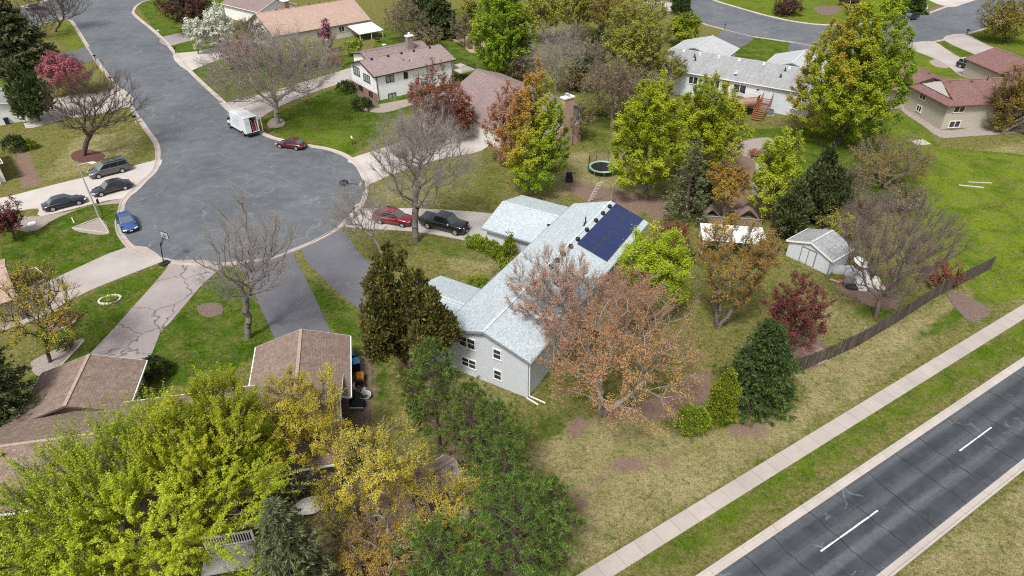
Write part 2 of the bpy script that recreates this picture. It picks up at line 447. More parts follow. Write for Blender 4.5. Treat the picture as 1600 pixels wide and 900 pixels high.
def sheet(name, pts, z, mat, thick=0.06, kind='structure', label=None, cat=None):
    b = MB(); n = len(pts)
    vs = [(p[0], p[1], z) for p in pts] + [(p[0], p[1], z - thick) for p in pts]
    b.add(vs, [tuple(range(n))] + [(i, n + i, n + (i + 1) % n, (i + 1) % n) for i in range(n)])
    bm_o = b.build(name, mat)
    bm = bmesh.new(); bm.from_mesh(bm_o.data); bmesh.ops.recalc_face_normals(bm, faces=bm.faces)
    if sum(f.normal.z * f.calc_area() for f in bm.faces if abs(f.normal.z) > .9 and f.calc_center_median().z > z - 0.01) < 0:
        bmesh.ops.reverse_faces(bm, faces=bm.faces)
    bm.to_mesh(bm_o.data); bm.free()
    return tag(bm_o, label, cat, None, kind)
def strip(pts, prof):
    """loft a kerb profile [(offset to the left, z)] along a 2-d polyline; uv u = metres along"""
    b = MB(); n = len(pts); m = len(prof); vs = []; acc = [0.0]
    for i in range(n):
        if i: acc.append(acc[-1] + (pts[i] - pts[i - 1]).length)
        d = (pts[min(i + 1, n - 1)] - pts[max(i - 1, 0)]).normalized()
        nn = Vector((-d.y, d.x))
        for o, z in prof: vs.append((pts[i].x + nn.x * o, pts[i].y + nn.y * o, z))
    fs, uv = [], []
    for i in range(n - 1):
        for j in range(m - 1):
            fs.append((i * m + j, (i + 1) * m + j, (i + 1) * m + j + 1, i * m + j + 1))
            uv.append(((acc[i], prof[j][0]), (acc[i + 1], prof[j][0]), (acc[i + 1], prof[j + 1][0]), (acc[i], prof[j + 1][0])))
    return b.add(vs, fs, uv)
def flip_up(o):
    bm = bmesh.new(); bm.from_mesh(o.data)
    if sum(f.normal.z * f.calc_area() for f in bm.faces) < 0: bmesh.ops.reverse_faces(bm, faces=bm.faces)
    bm.to_mesh(o.data); bm.free(); return o

# ------------------------------------------------------------------ cul-de-sac street
KR = [(262, -7), (225, 2), (212, 9), (207, 16), (209, 25), (250, 60), (292, 110), (347, 162), (385, 197), (405, 209), (430, 219), (482, 230), (510, 235),
      (535, 244), (552, 257), (565, 277), (568, 295), (562, 317), (550, 332), (530, 352), (500, 370), (467, 385), (425, 400), (400, 404), (350, 410), (295, 409),
      (250, 401), (212, 385), (195, 366), (190, 348), (194, 330), (200, 312), (225, 287), (246, 267), (251, 248), (249, 225), (232, 200), (212, 172),
      (190, 140), (162, 105), (140, 72), (117, 36), (110, 31), (100, 29), (88, 31), (0, 56), (-60, 82)]
KF = [(-60, 40), (0, 20), (23, 14), (75, 1), (110, -9), (200, -24)]
kr = smooth_line(W(KR), 5); kf = smooth_line(W(KF), 4)
street = sheet("street", kr + kf + W([(290, -26)]), 0.03, M_street)
prof = [(0.0, 0.02), (0.02, 0.045), (0.50, 0.055), (0.56, 0.115), (0.72, 0.14), (0.76, 0.0)]
tag(flip_up(strip(kr, prof).build("kerb", M_kerb)), kind='structure')
tag(flip_up(strip(kf, prof).build("kerb", M_kerb)), kind='structure')
# second street, upper right
FAR = [(1060, -22), (1112, 0), (1150, 12), (1200, 26), (1250, 36), (1300, 40), (1370, 36), (1440, 25), (1482, 11), (1522, 1), (1590, -18)]
NEAR = [(1700, -16), (1600, 20), (1550, 40), (1510, 52), (1457, 65), (1412, 72), (1345, 76), (1282, 72), (1242, 66), (1200, 60), (1175, 56), (1135, 46), (1097, 35), (1076, 17), (1066, 0), (1050, -22)]
fw, nw = smooth_line(W(FAR), 4), smooth_line(W(NEAR), 4)
sheet("street", fw + nw, 0.03, M_street)
tag(flip_up(strip(fw, prof).build("kerb", M_kerb)), kind='structure')
tag(flip_up(strip(nw, prof).build("kerb", M_kerb)), kind='structure')

# ------------------------------------------------------------------ main road, verge kerbs and footpath, lower right
rd = (at(1600, 558) - at(1088, 900)).to_2d().normalized(); rn = Vector((-rd.y, rd.x))       # rn points to the lawn side
r0 = at(1088, 900).to_2d()
def rp(u, v): return r0 + rd * u - rn * v                 # u along, v across towards the far lower-right side
RW = ((at(1397, 900).to_2d() - r0).dot(-rn))
def road_mat():
    k = NT("road_asphalt", 0.7, 0.35); p = k.pos(); uvw = k.uv()
    gr = k.noise(p, 28, 3, 0.8); mid = k.noise(p, 0.5, 5, 0.65)
    st = k.noise(k.map(uvw, (0.03, 1.3, 1)), 1.0, 4, 0.6)
    c = k.mix(k.ramp(mid, [(0.3, 0.0), (0.7, 1.0)]), (0.029, 0.035, 0.042), (0.064, 0.073, 0.084))
    band = k.n("SeparateXYZ"); k.l(uvw, band.inputs[0])
    w = k.math('SINE', k.math('MULTIPLY', k.math('ADD', band.outputs[1], -0.35), 2 * math.pi / (RW / 4)))
    wear = k.math('ADD', k.math('MULTIPLY', w, 0.22), k.math('MULTIPLY', st, 0.9))
    wear = k.math('ADD', wear, k.math('MULTIPLY', k.math('SUBTRACT', k.noise(p, 3.0, 6, 0.8), 0.5), 0.55))
    c = k.mix(k.ramp(wear, [(0.40, 0.0), (0.88, 0.75)]), c, (0.155, 0.164, 0.178))
    lane = k.ramp(k.math('ABSOLUTE', k.math('SUBTRACT', band.outputs[1], -RW * .62)), [(0.0, 1.0), (0.7, 0.0)])
    spots = k.math('MAXIMUM', k.ramp(k.noise(p, 1.2, 8, 0.85, 0.5), [(0.645, 0.0), (0.72, 0.7)]), k.math('MULTIPLY', lane, k.ramp(k.noise(p, 1.7, 8, 0.85, 0.6), [(0.50, 0.0), (0.66, 0.55)])))
    vo = k.n("TexVoronoi", feature='DISTANCE_TO_EDGE'); vo.inputs["Scale"].default_value = 0.32
    nz = k.n("TexNoise"); nz.inputs["Scale"].default_value = 1.1; nz.inputs["Detail"].default_value = 5; k.l(p, nz.inputs["Vector"])
    wv = k.n("VectorMath", operation='ADD'); k.l(p, wv.inputs[0]); k.l(nz.outputs["Color"], wv.inputs[1]); k.l(wv.outputs[0], vo.inputs["Vector"])
    spots = k.math('MAXIMUM', spots, k.math('MULTIPLY', k.ramp(vo.outputs["Distance"], [(0.0, 0.7), (0.024, 0.0)]), k.ramp(k.noise(p, 0.3, 4, 0.6), [(0.55, 0.0), (0.61, 1.0)])))
    c = k.mix(spots, c, (0.24, 0.24, 0.245))
    c = k.mix(k.ramp(gr, [(0.3, 0.4), (0.65, 0.0)]), c, (0.018, 0.02, 0.024))
    k.color(c); k.bump(gr, 0.25, 0.01)
    return k.m
line = [rp(-60 + 4 * i, 0) for i in range(90)]
tag(flip_up(strip(line, [(-0.55 - (RW - 1.1), 0.03), (-0.55, 0.03)]).build("road", road_mat())), kind='structure')
tag(flip_up(strip(line, [(0.0, 0.0), (0.0, 0.14), (-0.16, 0.14), (-0.2, 0.06), (-0.62, 0.034), (-0.62, 0.0)]).build("kerb", concrete("kerb_jointed", (0.42, 0.375, 0.34), (0.50, 0.455, 0.42), joint=3.05, stain=0.4))), kind='structure')
tag(flip_up(strip([rp(-60 + 4 * i, RW) for i in range(90)], [(0.62, 0.0), (0.62, 0.034), (0.2, 0.06), (0.16, 0.14), (0.0, 0.14), (0.0, 0.0)]).build("kerb", bpy.data.materials["kerb_jointed"])), kind='structure')
M_white_line = plain("road_paint", (0.62, 0.62, 0.60), 0.7, 0.2, var=0.28, scale=9)
def dash(p, q, w, name="road_marking", m=M_white_line, z=0.034):
    p, q = Vector(p).to_2d(), Vector(q).to_2d(); d = (q - p).normalized(); n = Vector((-d.y, d.x)) * w / 2
    rr = random.Random(int(p.x * 91)); L = (q - p).length; k = max(2, int(L / 0.35)); a, b_ = [], []
    for i in range(k + 1):
        c = p + d * (L * i / k)
        a.append(c + n * (1 + rr.uniform(-.22, .12))); b_.append(c - n * (1 + rr.uniform(-.22, .12)))
    b = MB(); vs = [(v.x, v.y, z) for v in a + b_]
    b.add(vs, [(i, k + 1 + i, k + 2 + i, i + 1) for i in range(k)])
    return tag(flip_up(b.build(name, m)), kind='structure')
dash(at(1282, 862), at(1371.5, 798), 0.115); dash(at(1499, 705), at(1549, 668), 0.115)
d0, d1 = at(1282, 862).to_2d(), at(1371.5, 798).to_2d()
cyc = (at(1499, 705).to_2d() - d0).length
for i in (-2, -1, 2, 3, 4):
    q = d0 + rd * cyc * i; dash(q, q + rd * (d1 - d0).length, 0.115)
M_tar = plain("tar_seal", (0.018, 0.018, 0.021), 0.45, 0.4)
rr = random.Random(5); b = MB()
for u in np.arange(-30, 150, 3.35):                      # sealed cracks across the carriageway
    u0 = u + rr.uniform(-.6, .6); n = 14; pts = []
    ya, yb = (0.62, RW - 0.62) if rr.random() < .75 else ((0.62, RW * rr.uniform(.4, .6)) if rr.random() < .5 else (RW * rr.uniform(.4, .6), RW - .62))
    x = 0.0
    for i in range(n + 1):
        x += rr.uniform(-.09, .09); pts.append((rp(u0 + x, ya + (yb - ya) * i / n), rr.uniform(.02, .038)))
    vs = [(p.x + rd.x * w * s, p.y + rd.y * w * s, 0.0345) for p, w in pts for s in (-1, 1)]
    b.add(vs, [(2 * i, 2 * i + 1, 2 * i + 3, 2 * i + 2) for i in range(n)])
tag(flip_up(b.build("crack_sealant", M_tar)), kind='structure')
s0 = at(900, 900).to_2d(); sdir = (at(1600, 475).to_2d() - s0).normalized(); sw = 1.28
tag(flip_up(strip([s0 + sdir * (-60 + 1.5 * i) for i in range(190)], [(0.0, 0.0), (0.0, 0.045), (-sw, 0.045), (-sw, 0.0)]).build("sidewalk", M_walk)), kind='structure')

# ------------------------------------------------------------------ driveways and paths
DRV = [("driveway", M_conc_pale, 0.047, [(254, 250), (210, 259), (100, 285), (15, 307), (-30, 318), (-30, 350), (20, 332), (60, 326), (64, 338), (140, 320), (170, 313), (203, 307), (230, 283)]),
       ("driveway", M_conc, 0.047, [(206, 384), (82, 437), (40, 455), (-20, 480), (-20, 520), (60, 498), (105, 472), (157, 447), (246, 412), (255, 405)]),
       ("driveway", M_conc_cracked, 0.049, [(270, 407), (350, 410), (335, 428), (312, 450), (270, 500), (250, 522), (224, 566), (138, 560), (142, 552), (175, 517), (235, 450), (262, 418)]),
       ("driveway", M_drive_asphalt, 0.047, [(372, 408), (425, 400), (458, 390), (462, 405), (490, 460), (517, 520), (430, 530), (407, 480), (395, 450), (380, 425)]),
       ("driveway", M_drive_asphalt, 0.049, [(470, 388), (500, 371), (528, 356), (545, 372), (562, 397), (600, 430), (650, 490), (665, 540), (640, 545), (575, 495), (517, 447), (478, 408)]),
       ("driveway", M_conc_pale, 0.051, [(562, 318), (556, 326), (650, 326), (777, 335), (800, 350), (790, 400), (760, 385), (727, 376), (647, 362), (540, 354), (548, 334)]),
       ("driveway", M_conc_pale, 0.047, [(545, 249), (556, 259), (566, 280), (577, 288), (620, 270), (690, 248), (752, 236), (765, 215), (720, 200), (660, 208), (610, 228)]),
       ("driveway", M_conc, 0.047, [(342, 160), (360, 178), (385, 195), (440, 165), (500, 141), (553, 123), (556, 105), (500, 121), (420, 144), (350, 160)]),
       ("driveway", M_conc_pale, 0.047, [(270, 86), (292, 110), (322, 101), (360, 88), (420, 75), (420, 60), (360, 68), (310, 80)]),
       ("driveway", M_conc_cracked, 0.047, [(250, 60), (262, 72), (300, 63), (360, 52), (360, 40), (290, 50)]),
       ("driveway", M_conc_pale, 0.047, [(189, 138), (206, 165), (95, 188), (40, 200), (50, 165), (110, 150), (160, 145)]),
       ("driveway", M_drive_asphalt, 0.047, [(140, 73), (152, 92), (125, 99), (0, 120), (0, 96), (105, 82)]),
       ("driveway", M_drive_asphalt, 0.047, [(1135, 46), (1178, 57), (1152, 76), (1112, 70), (1118, 60)]),
       ("driveway", M_drive_asphalt, 0.047, [(1242, 66), (1285, 72), (1300, 95), (1262, 90), (1232, 78)]),
       ("driveway", M_conc, 0.047, [(1414, 72), (1457, 65), (1490, 85), (1540, 112), (1535, 128), (1500, 118), (1470, 96)]),
       ("driveway", M_conc, 0.047, [(1473, 62), (1506, 53), (1545, 72), (1590, 88), (1560, 100), (1540, 92)]),
       ("driveway", M_conc_pale, 0.047, [(1482, 11), (1522, 1), (1600, -20), (1480, -20), (1440, -8)])]
for i, (nm, m, z, pts) in enumerate(DRV):
    sheet(nm, smooth_line(W(pts), 3, True) if i not in (3, 4) else W(pts), z + i * 0.0005, m)
M_chalk = plain("old_chalk", (0.215, 0.23, 0.242), 0.9, 0.1)
for a, c in (((355, 281), (420, 268)), ((420, 268), (470, 292)), ((355, 281), (392, 305)), ((392, 305), (468, 283)), ((400, 288), (440, 280)), ((262, 392), (305, 370)), ((300, 409), (335, 378)), ((300, 370), (333, 376))):
    dash(at(*a), at(*c), 0.06, "chalk_line", M_chalk)
# planting beds: bark, gravel and wood chip
def bed_mat(name, c0, c1, sc=9):
    k = NT(name, 0.95, 0.1); p = k.pos()
    f = k.noise(p, sc, 6, 0.8); v = k.n("TexVoronoi"); v.inputs["Scale"].default_value = sc * 1.4; k.l(p, v.inputs["Vector"])
    c = k.mix(k.ramp(f, [(0.32, 0.0), (0.66, 1.0)]), c0, c1)
    c = k.mix(k.math('MULTIPLY', v.outputs["Color"], 0.35), c, tuple(x * .4 for x in c0))
    k.color(c); k.bump(f, 0.8, 0.06); return k.m
M_mulch = bed_mat("red_mulch", (0.075, 0.034, 0.028), (0.20, 0.10, 0.085))
M_gravel = bed_mat("pink_gravel", (0.26, 0.21, 0.185), (0.46, 0.40, 0.36), 7)
M_chip = bed_mat("tan_wood_chip", (0.33, 0.23, 0.115), (0.50, 0.37, 0.235), 7)
M_brown = bed_mat("brown_soil", (0.12, 0.085, 0.07), (0.26, 0.19, 0.155), 5)
BEDS = [("mulch_bed", M_mulch, [(112, 240), (128, 234), (150, 236), (164, 243), (152, 253), (130, 254), (114, 250)]),
        ("gravel_bed", M_gravel, [(28, 340), (62, 338), (100, 332), (150, 320), (197, 309), (185, 318), (140, 322), (105, 334), (80, 346), (62, 358), (40, 362), (20, 355)]),
        ("gravel_bed", M_gravel, [(113, 357), (156, 342), (170, 364), (146, 366)]),
        ("gravel_bed", M_gravel, [(48, 570), (58, 560), (118, 533), (130, 532), (92, 575), (60, 588)]),
        ("brown_bed", M_brown, [(72, 500), (95, 488), (118, 488), (122, 497), (105, 512), (80, 520)]),
        ("brown_bed", M_brown, [(18, 428), (30, 422), (58, 421), (75, 433), (45, 452), (25, 440)]),
        ("brown_bed", M_brown, [(308, 480), (330, 473), (348, 478), (345, 492), (318, 495)]),
        ("gravel_bed", M_gravel, [(418, 193), (424, 186), (436, 185), (446, 190), (442, 197), (430, 200), (420, 199)]),
        ("gravel_bed", M_gravel, [(386, 186), (398, 178), (412, 173), (410, 182), (396, 192)]),
        ("gravel_bed", M_gravel, [(566, 172), (590, 164), (620, 158), (660, 150), (700, 138), (712, 142), (640, 165), (600, 176)]),
        ("brown_bed", M_brown, [(548, 125), (556, 122), (592, 163), (584, 168), (570, 160), (552, 140)]),
        ("wood_chip_bed", M_chip, [(700, 58), (735, 53), (756, 62), (757, 80), (735, 82), (722, 70)]),
        ("gravel_bed", M_gravel, [(1408, 172), (1428, 168), (1470, 203), (1540, 196), (1600, 196), (1600, 206), (1500, 214), (1468, 214), (1440, 195)]),
        ("gravel_bed", M_gravel, [(1452, 96), (1470, 92), (1490, 98), (1482, 106), (1462, 104)]),
        ("gravel_bed", M_gravel, [(1150, 225), (1200, 215), (1215, 235), (1195, 255), (1195, 300), (1175, 300), (1180, 255), (1155, 240)]),
        ("brown_bed", M_brown, [(1235, 535), (1258, 528), (1282, 532), (1300, 555), (1262, 578), (1240, 560)]),
        ("brown_bed", M_brown, [(1270, 12), (1290, 10), (1312, 10), (1310, 20), (1285, 24)]),
        ("brown_bed", M_brown, [(1440, 20), (1462, 10), (1480, 8), (1478, 14), (1450, 22)]),
        ("brown_bed", M_brown, [(555, 575), (572, 545), (580, 560), (580, 620), (572, 700), (552, 700)]),
        ("brown_bed", M_brown, [(1480, 462), (1500, 458), (1548, 486), (1524, 502), (1505, 495)])]
for i, (nm, m, pts) in enumerate(BEDS):
    tag(sheet(nm, smooth_line(W(pts), 4, True), 0.028 + 0.0007 * i, m, 0.04), kind='structure')

# ------------------------------------------------------------------ standing grass: short tufts over the lawns, denser where the turf is lush
def grass_tufts():
    rng = np.random.default_rng(77); n = 150000
    u, v = rng.uniform(-40, 1640, n), 940 - 780 * rng.random(n) ** 1.25
    a, b = (u - 800) / FPX, (450 - v) / FPX; t = CAM_H / (SP - b * CP); x, y = a * t, (CP + b * SP) * t
    ok = ~in_poly(u, v, [(KR + KF)[i] for i in range(len(KR) + len(KF))])
    for _, _, _, pts in DRV: ok &= ~in_poly(u, v, pts)
    for _, m, pts in BEDS: ok &= ~in_poly(u, v, pts)
    ok &= ~in_poly(u, v, FAR + NEAR)
    d = (x - r0.x) * (-rn.x) + (y - r0.y) * (-rn.y); ok &= (d < -.05) | (d > RW + .05)
    e = (x - s0.x) * sdir.y - (y - s0.y) * sdir.x; ok &= (e < -.03) | (e > sw + .03)
    i = np.clip(np.searchsorted(gx, x) - 1, 0, len(gx) - 2); j = np.clip(np.searchsorted(gy, y) - 1, 0, len(gy) - 2)
    mk = MASK[i, j]; ok &= rng.random(n) < np.clip(.55 + .45 * mk[:, 0] - .85 * mk[:, 2], .05, 1) * np.clip(.35 + np.sin(x * .9 + 2 * np.sin(y * .31)) * np.sin(y * 1.1 + 1.7 * np.sin(x * .43)) + .5, .15, 1)
    x, y, mk = x[ok], y[ok], mk[ok]; dp = depth(x, y, 0.0); k = 4
    q = np.repeat(np.arange(len(x)), k); m = len(q)
    cx = x[q] + rng.normal(size=m) * .07; cy = y[q] + rng.normal(size=m) * .07
    h = rng.uniform(.05, .13, m) * (1 + mk[q, 0] * .3); w = np.maximum(.018, dp[q] * .00028) * rng.uniform(.7, 1.3, m)
    an = rng.uniform(0, 6.283, m); ln = rng.normal(size=(m, 2)) * .06
    A = np.stack([cx - np.cos(an) * w, cy - np.sin(an) * w, np.zeros(m)], 1); B = np.stack([cx + np.cos(an) * w, cy + np.sin(an) * w, np.zeros(m)], 1); Cc = np.stack([cx + ln[:, 0], cy + ln[:, 1], h], 1)
    vv = np.stack([A, B, Cc], 1).reshape(-1, 3)
    tag(np_mesh("grass", vv, np.arange(m * 3).reshape(-1, 3), grass_material("grass_blades", True), attrs={'mask': ('POINT', np.repeat(mk[q], 3, 0))}), "short uneven spring grass standing over the lawns and verges", "grass", None, 'stuff')
grass_tufts()
MH = tag(sheet("manhole_cover", [(at(324, 258).x + .38 * math.cos(i * .524), at(324, 258).y + .38 * math.sin(i * .524)) for i in range(12)], 0.036, plain("rusty_iron", (.105, .090, .078), .8), 0.004, kind=None), "brownish iron manhole cover in the turning circle", "manhole cover")
# ------------------------------------------------------------------ plants
def unit(a): return a / np.maximum(np.linalg.norm(a, axis=-1, keepdims=True), 1e-9)
def perp(d, rng):
    r = rng.normal(size=d.shape)
    return unit(np.cross(d, r))
def tubes(a, b, ra, rb, k):
    """batch of k-sided open frusta -> verts, quad faces"""
    d = unit(b - a)
    ref = np.where(np.abs(d[:, 2:3]) < .9, np.array([[0, 0, 1.0]]), np.array([[1.0, 0, 0]]))
    x = unit(np.cross(d, ref)); y = np.cross(d, x)
    t = 2 * np.pi * np.arange(k) / k
    circ = np.cos(t)[None, :, None] * x[:, None, :] + np.sin(t)[None, :, None] * y[:, None, :]
    va = a[:, None, :] + circ * ra[:, None, None]
    vb = b[:, None, :] + circ * rb[:, None, None]
    v = np.concatenate([va, vb], 1).reshape(-1, 3)
    base = (np.arange(len(a)) * 2 * k)[:, None]
    i = np.arange(k); j = (i + 1) % k
    f = np.stack([base + i, base + j, base + k + j, base + k + i], -1).reshape(-1, 4)
    return v, f
def leaf_quads(c, ax, L, Wd, rng, side=None):
    s = perp(ax, rng) if side is None else side
    L = L[:, None]; Wd = Wd[:, None]
    v = np.stack([c - ax * L * .5, c + s * Wd * .5 + ax * L * .08, c + ax * L * .5, c - s * Wd * .5 + ax * L * .08], 1).reshape(-1, 3)
    f = np.arange(len(c) * 4).reshape(-1, 4)
    return v, f
def join(parts):
    vs, fs, n = [], [], 0
    for v, f in parts:
        if len(f): vs.append(v); fs.append(f + n); n += len(v)
    return np.concatenate(vs), np.concatenate(fs)
def lumpy(d, rng, n=9, amp=.38):
    f = np.full(len(d), 1 - amp * .62)
    dirs = unit(rng.normal(size=(n, 3))); pw = rng.uniform(5, 12, n); am = rng.uniform(.5, 1, n) * amp
    m = np.zeros(len(d))
    for q in range(n): m = np.maximum(m, am[q] * np.clip(d @ dirs[q], 0, 1) ** pw[q])
    return f + m
def field(p, rng, scale):
    """smooth random field 0..1 through space: natural drift of leaf tone over the crown"""
    v = np.zeros(len(p))
    for _ in range(5):
        k = rng.normal(size=3) / scale; v += np.sin(p @ k * 2.2 + rng.uniform(0, 6.28))
    return np.clip(.5 + v * .17, 0, 1)
def crown_points(rng, N, R, S, shape):
    if shape == 'vase':
        h = rng.random(N) ** .6; rad = R * (.30 + .70 * h ** .8) * np.sqrt(rng.uniform(.12, 1, N)); t = rng.uniform(0, 6.283, N)
        top = np.sqrt(np.clip(1 - (rad / (R * 1.05)) ** 2, .05, 1))
        return np.stack([rad * np.cos(t), rad * np.sin(t), -S + 2 * S * h * (.55 + .45 * top)], 1)
    if shape == 'cone':
        h = 1 - np.sqrt(rng.random(N)); rad = R * (1 - h) ** .75 * np.sqrt(rng.uniform(.15, 1, N)); t = rng.uniform(0, 6.283, N)
        return np.stack([rad * np.cos(t), rad * np.sin(t), -S + 2 * S * h], 1)
    if shape == 'egg':
        d = unit(rng.normal(size=(N, 3))); r = rng.random(N) ** (1 / 2.4) * lumpy(d, rng, 12, .25)
        p = d * r[:, None]; w = 1 - .32 * np.clip(p[:, 2], -1, 1)
        return p * np.stack([R * w, R * w, np.full(N, S)], 1)
    d = unit(rng.normal(size=(N, 3))); r = rng.random(N) ** (1 / 2.3) * lumpy(d, rng)
    p = d * r[:, None] * np.array([R, R, S])
    if shape == 'umbrella': p[:, 2] = np.where(p[:, 2] < -.35 * S, -.35 * S + .35 * (p[:, 2] + .35 * S), p[:, 2])
    return p
def grow(rng, P, stems, bf):
    """join crown points to the stems by the shortest balanced paths: nodes, parents"""
    X = [np.array(s) for s in stems[0]]; par = list(stems[1]); plen = [0.0] * len(X)
    for i in range(len(X)):
        if par[i] >= 0: plen[i] = plen[par[i]] + np.linalg.norm(X[i] - X[par[i]])
    N = len(P); best = np.full(N, 1e9); bi = np.zeros(N, int)
    def relax(i, best, bi):
        dv = P - X[i]
        c = np.linalg.norm(dv, axis=1) * (1.0 + .55 * (dv[:, 2] < -.3)) + bf * plen[i]
        m = c < best
        best[m] = c[m]; bi[m] = i
    for i in stems[2]: relax(i, best, bi)
    done = np.zeros(N, bool)
    for _ in range(N):
        j = int(np.argmin(np.where(done, 1e12, best))); done[j] = True
        a = bi[j]; dist = np.linalg.norm(P[j] - X[a]); k = max(1, int(dist / 1.3)); prev = a
        for q in range(1, k + 1):                         # long reaches get bent intermediate nodes
            pt = X[a] + (P[j] - X[a]) * (q / k)
            if q < k: pt = pt + rng.normal(size=3) * dist * .035
            X.append(pt); par.append(prev); plen.append(plen[prev] + dist / k); prev = len(X) - 1
        relax(prev, best, bi)
    return np.array(X), np.array(par)
_seed = [11]
def make_tree(name, label, cat, pos, R, S, zc, bark, leaf=None, shape='round', bf=.4, trunk_r=None, stems=1, cover=1.0, lsize=1.0, twigs=5, sub=0, twl=1.0,
              up=.5, out=.6, scatter=.12, aspect=.62, group=None, dens=1.0, dep=None, twig_r=.013, wood_twigs=True, lean=(0, 0), twig_mat=None, rnd_hue=.5, z0f=.85, grad=None, hoff=0.0):
    _seed[0] += 1; rng = np.random.default_rng(_seed[0])
    dep = dep or depth(pos[0], pos[1], zc)
    root = thing(name, label, cat, (pos[0], pos[1], 0), 0, group)
    N = int(np.clip(20 * R * S * dens, 70, 1500))
    P = crown_points(rng, N, R, S, shape) + np.array([lean[0], lean[1], zc])
    P = P[P[:, 2] > .35]
    z0 = max(.5, zc - S * z0f)
    nodes, par, act = [], [], []
    for s in range(stems):
        a = 2 * math.pi * s / stems + rng.uniform(-.4, .4); spread = 0 if stems == 1 else R * .22
        k = max(3, int(z0 / .6)); base = len(nodes)
        for i in range(k + 1):
            t = i / k
            nodes.append((math.cos(a) * (spread * t + (.12 if stems > 1 else 0)) + rng.normal() * .03 * min(i, 2) + lean[0] * .4 * t,
                          math.sin(a) * (spread * t + (.12 if stems > 1 else 0)) + rng.normal() * .03 * min(i, 2) + lean[1] * .4 * t, -.1 if i == 0 else z0 * t))
            par.append(-1 if i == 0 else base + i - 1)
            if t > .55: act.append(base + i)
    X, par = grow(rng, P, (nodes, par, act), bf)
    for _ in range(2):                                     # relax kinks
        ok = par >= 0; sm = X.copy(); cnt = np.ones(len(X))
        np.add.at(sm, np.arange(len(X))[ok], X[par[ok]]); np.add.at(cnt, np.arange(len(X))[ok], 1)
        np.add.at(sm, par[ok], X[ok]); np.add.at(cnt, par[ok], 1)
        Y = sm / cnt[:, None]; fixed = np.arange(len(X)) < len(nodes)
        X = np.where(fixed[:, None], X, X * .45 + Y * .55)
    desc = np.ones(len(X)); kids = np.zeros(len(X), int)
    for i in range(len(X) - 1, -1, -1):
        if par[i] >= 0: desc[par[i]] += desc[i]; kids[par[i]] += 1
    tr = trunk_r or (.035 * R + .06)
    rad = .013 + (tr - .013) * (desc / desc.max()) ** .60
    ok = par >= 0
    a, b, ra, rb = X[par[ok]], X[ok], rad[par[ok]], rad[ok]
    ra = np.minimum(ra, rb * 1.7)
    thick = rb > .06
    if dep > 110: thick &= False
    parts = []
    if thick.any(): parts.append(tubes(a[thick], b[thick], ra[thick], rb[thick], 7))
    if (~thick).any(): parts.append(tubes(a[~thick], b[~thick], ra[~thick], rb[~thick], 4 if dep < 110 else 3))
    v, f = join(parts)
    np_mesh("trunk", v, f, bark, root, smooth=True)
    # twigs
    crown = np.arange(len(X)) >= len(nodes)
    src = np.where(crown & ok)[0]
    rep = np.where(kids[src] == 0, twigs + 2, np.maximum(1, twigs - 1))
    src = np.repeat(src, rep)
    bd = unit(X[src] - X[par[src]])
    cen = np.array([lean[0], lean[1], zc - S * .55])
    od = unit(X[src] - cen)
    td = unit(bd * .55 + od * out + np.array([0, 0, up]) + rng.normal(size=bd.shape) * .42)
    tl = (.35 + .10 * R) * twl * rng.uniform(.5, 1.25, len(src))
    ts = X[src] - bd * rng.uniform(0, .5, len(src))[:, None] * np.linalg.norm(X[src] - X[par[src]], axis=1)[:, None]
    te = ts + td * tl[:, None]
    tparts = []
    if sub:
        q = np.repeat(np.arange(len(src)), sub); t = rng.uniform(.25, .9, len(q))
        ss = ts[q] + td[q] * (tl[q] * t)[:, None]
        sdn = unit(td[q] + rng.normal(size=(len(q), 3)) * .6 + np.array([0, 0, up * .4]))
        sl = tl[q] * rng.uniform(.3, .65, len(q))
        tparts.append(tubes(ss, ss + sdn * sl[:, None], np.full(len(q), twig_r * .75), np.full(len(q), .003), 3))
        ts = np.concatenate([ts, ss]); td = np.concatenate([td, sdn]); tl = np.concatenate([tl, sl]); te = ts + td * tl[:, None]
        n0 = len(src)
    else: n0 = len(src)
    tparts.insert(0, tubes(ts[:n0], te[:n0], np.full(n0, twig_r), np.full(n0, .004), 3))
    tv, tf = join(tparts)
    hue_rng = np.random.default_rng(_seed[0] + 999)
    if leaf is None:
        np_mesh("crown", tv, tf, twig_mat or bark, root)
        return root
    Lf = max(.115, .0027 * dep) * lsize
    n = int(min(300000, cover * 38.0 * R * S / (Lf * Lf * aspect)))
    q = rng.integers(0, len(ts), n); t = rng.uniform(.10, 1.05, n) ** .62
    c = ts[q] + td[q] * (tl[q] * t)[:, None] + rng.normal(size=(n, 3)) * scatter * (Lf / .17) ** .5
    nn = unit(np.array([0, 0, .95]) + unit(c - cen) * .55 + rng.normal(size=(n, 3)) * .50)     # blades face the light, as leaves do
    ax = unit(td[q] * .5 + rng.normal(size=(n, 3)) * .8); ax = unit(ax - nn * np.sum(ax * nn, 1, keepdims=True))
    lv, lf = leaf_quads(c, ax, Lf * rng.lognormal(-.08, .38, n), Lf * aspect * rng.uniform(.7, 1.2, n), rng, np.cross(nn, ax))
    hue = np.clip(field(c, hue_rng, R * .8) * (1 - rnd_hue) + rng.random(n) * rnd_hue, 0, 1)
    if grad: hue = np.clip(hue * .5 + .25 + hoff + ((c - np.array([lean[0], lean[1], zc])) / np.array([R, R, S])) @ np.array(grad) * .5, 0, 1)
    cr = np_mesh("crown", lv, lf, leaf, root, attrs={'hue': ('FACE', hue)})
    if wood_twigs: np_mesh("twigs", tv, tf, twig_mat or bark, cr)
    return root

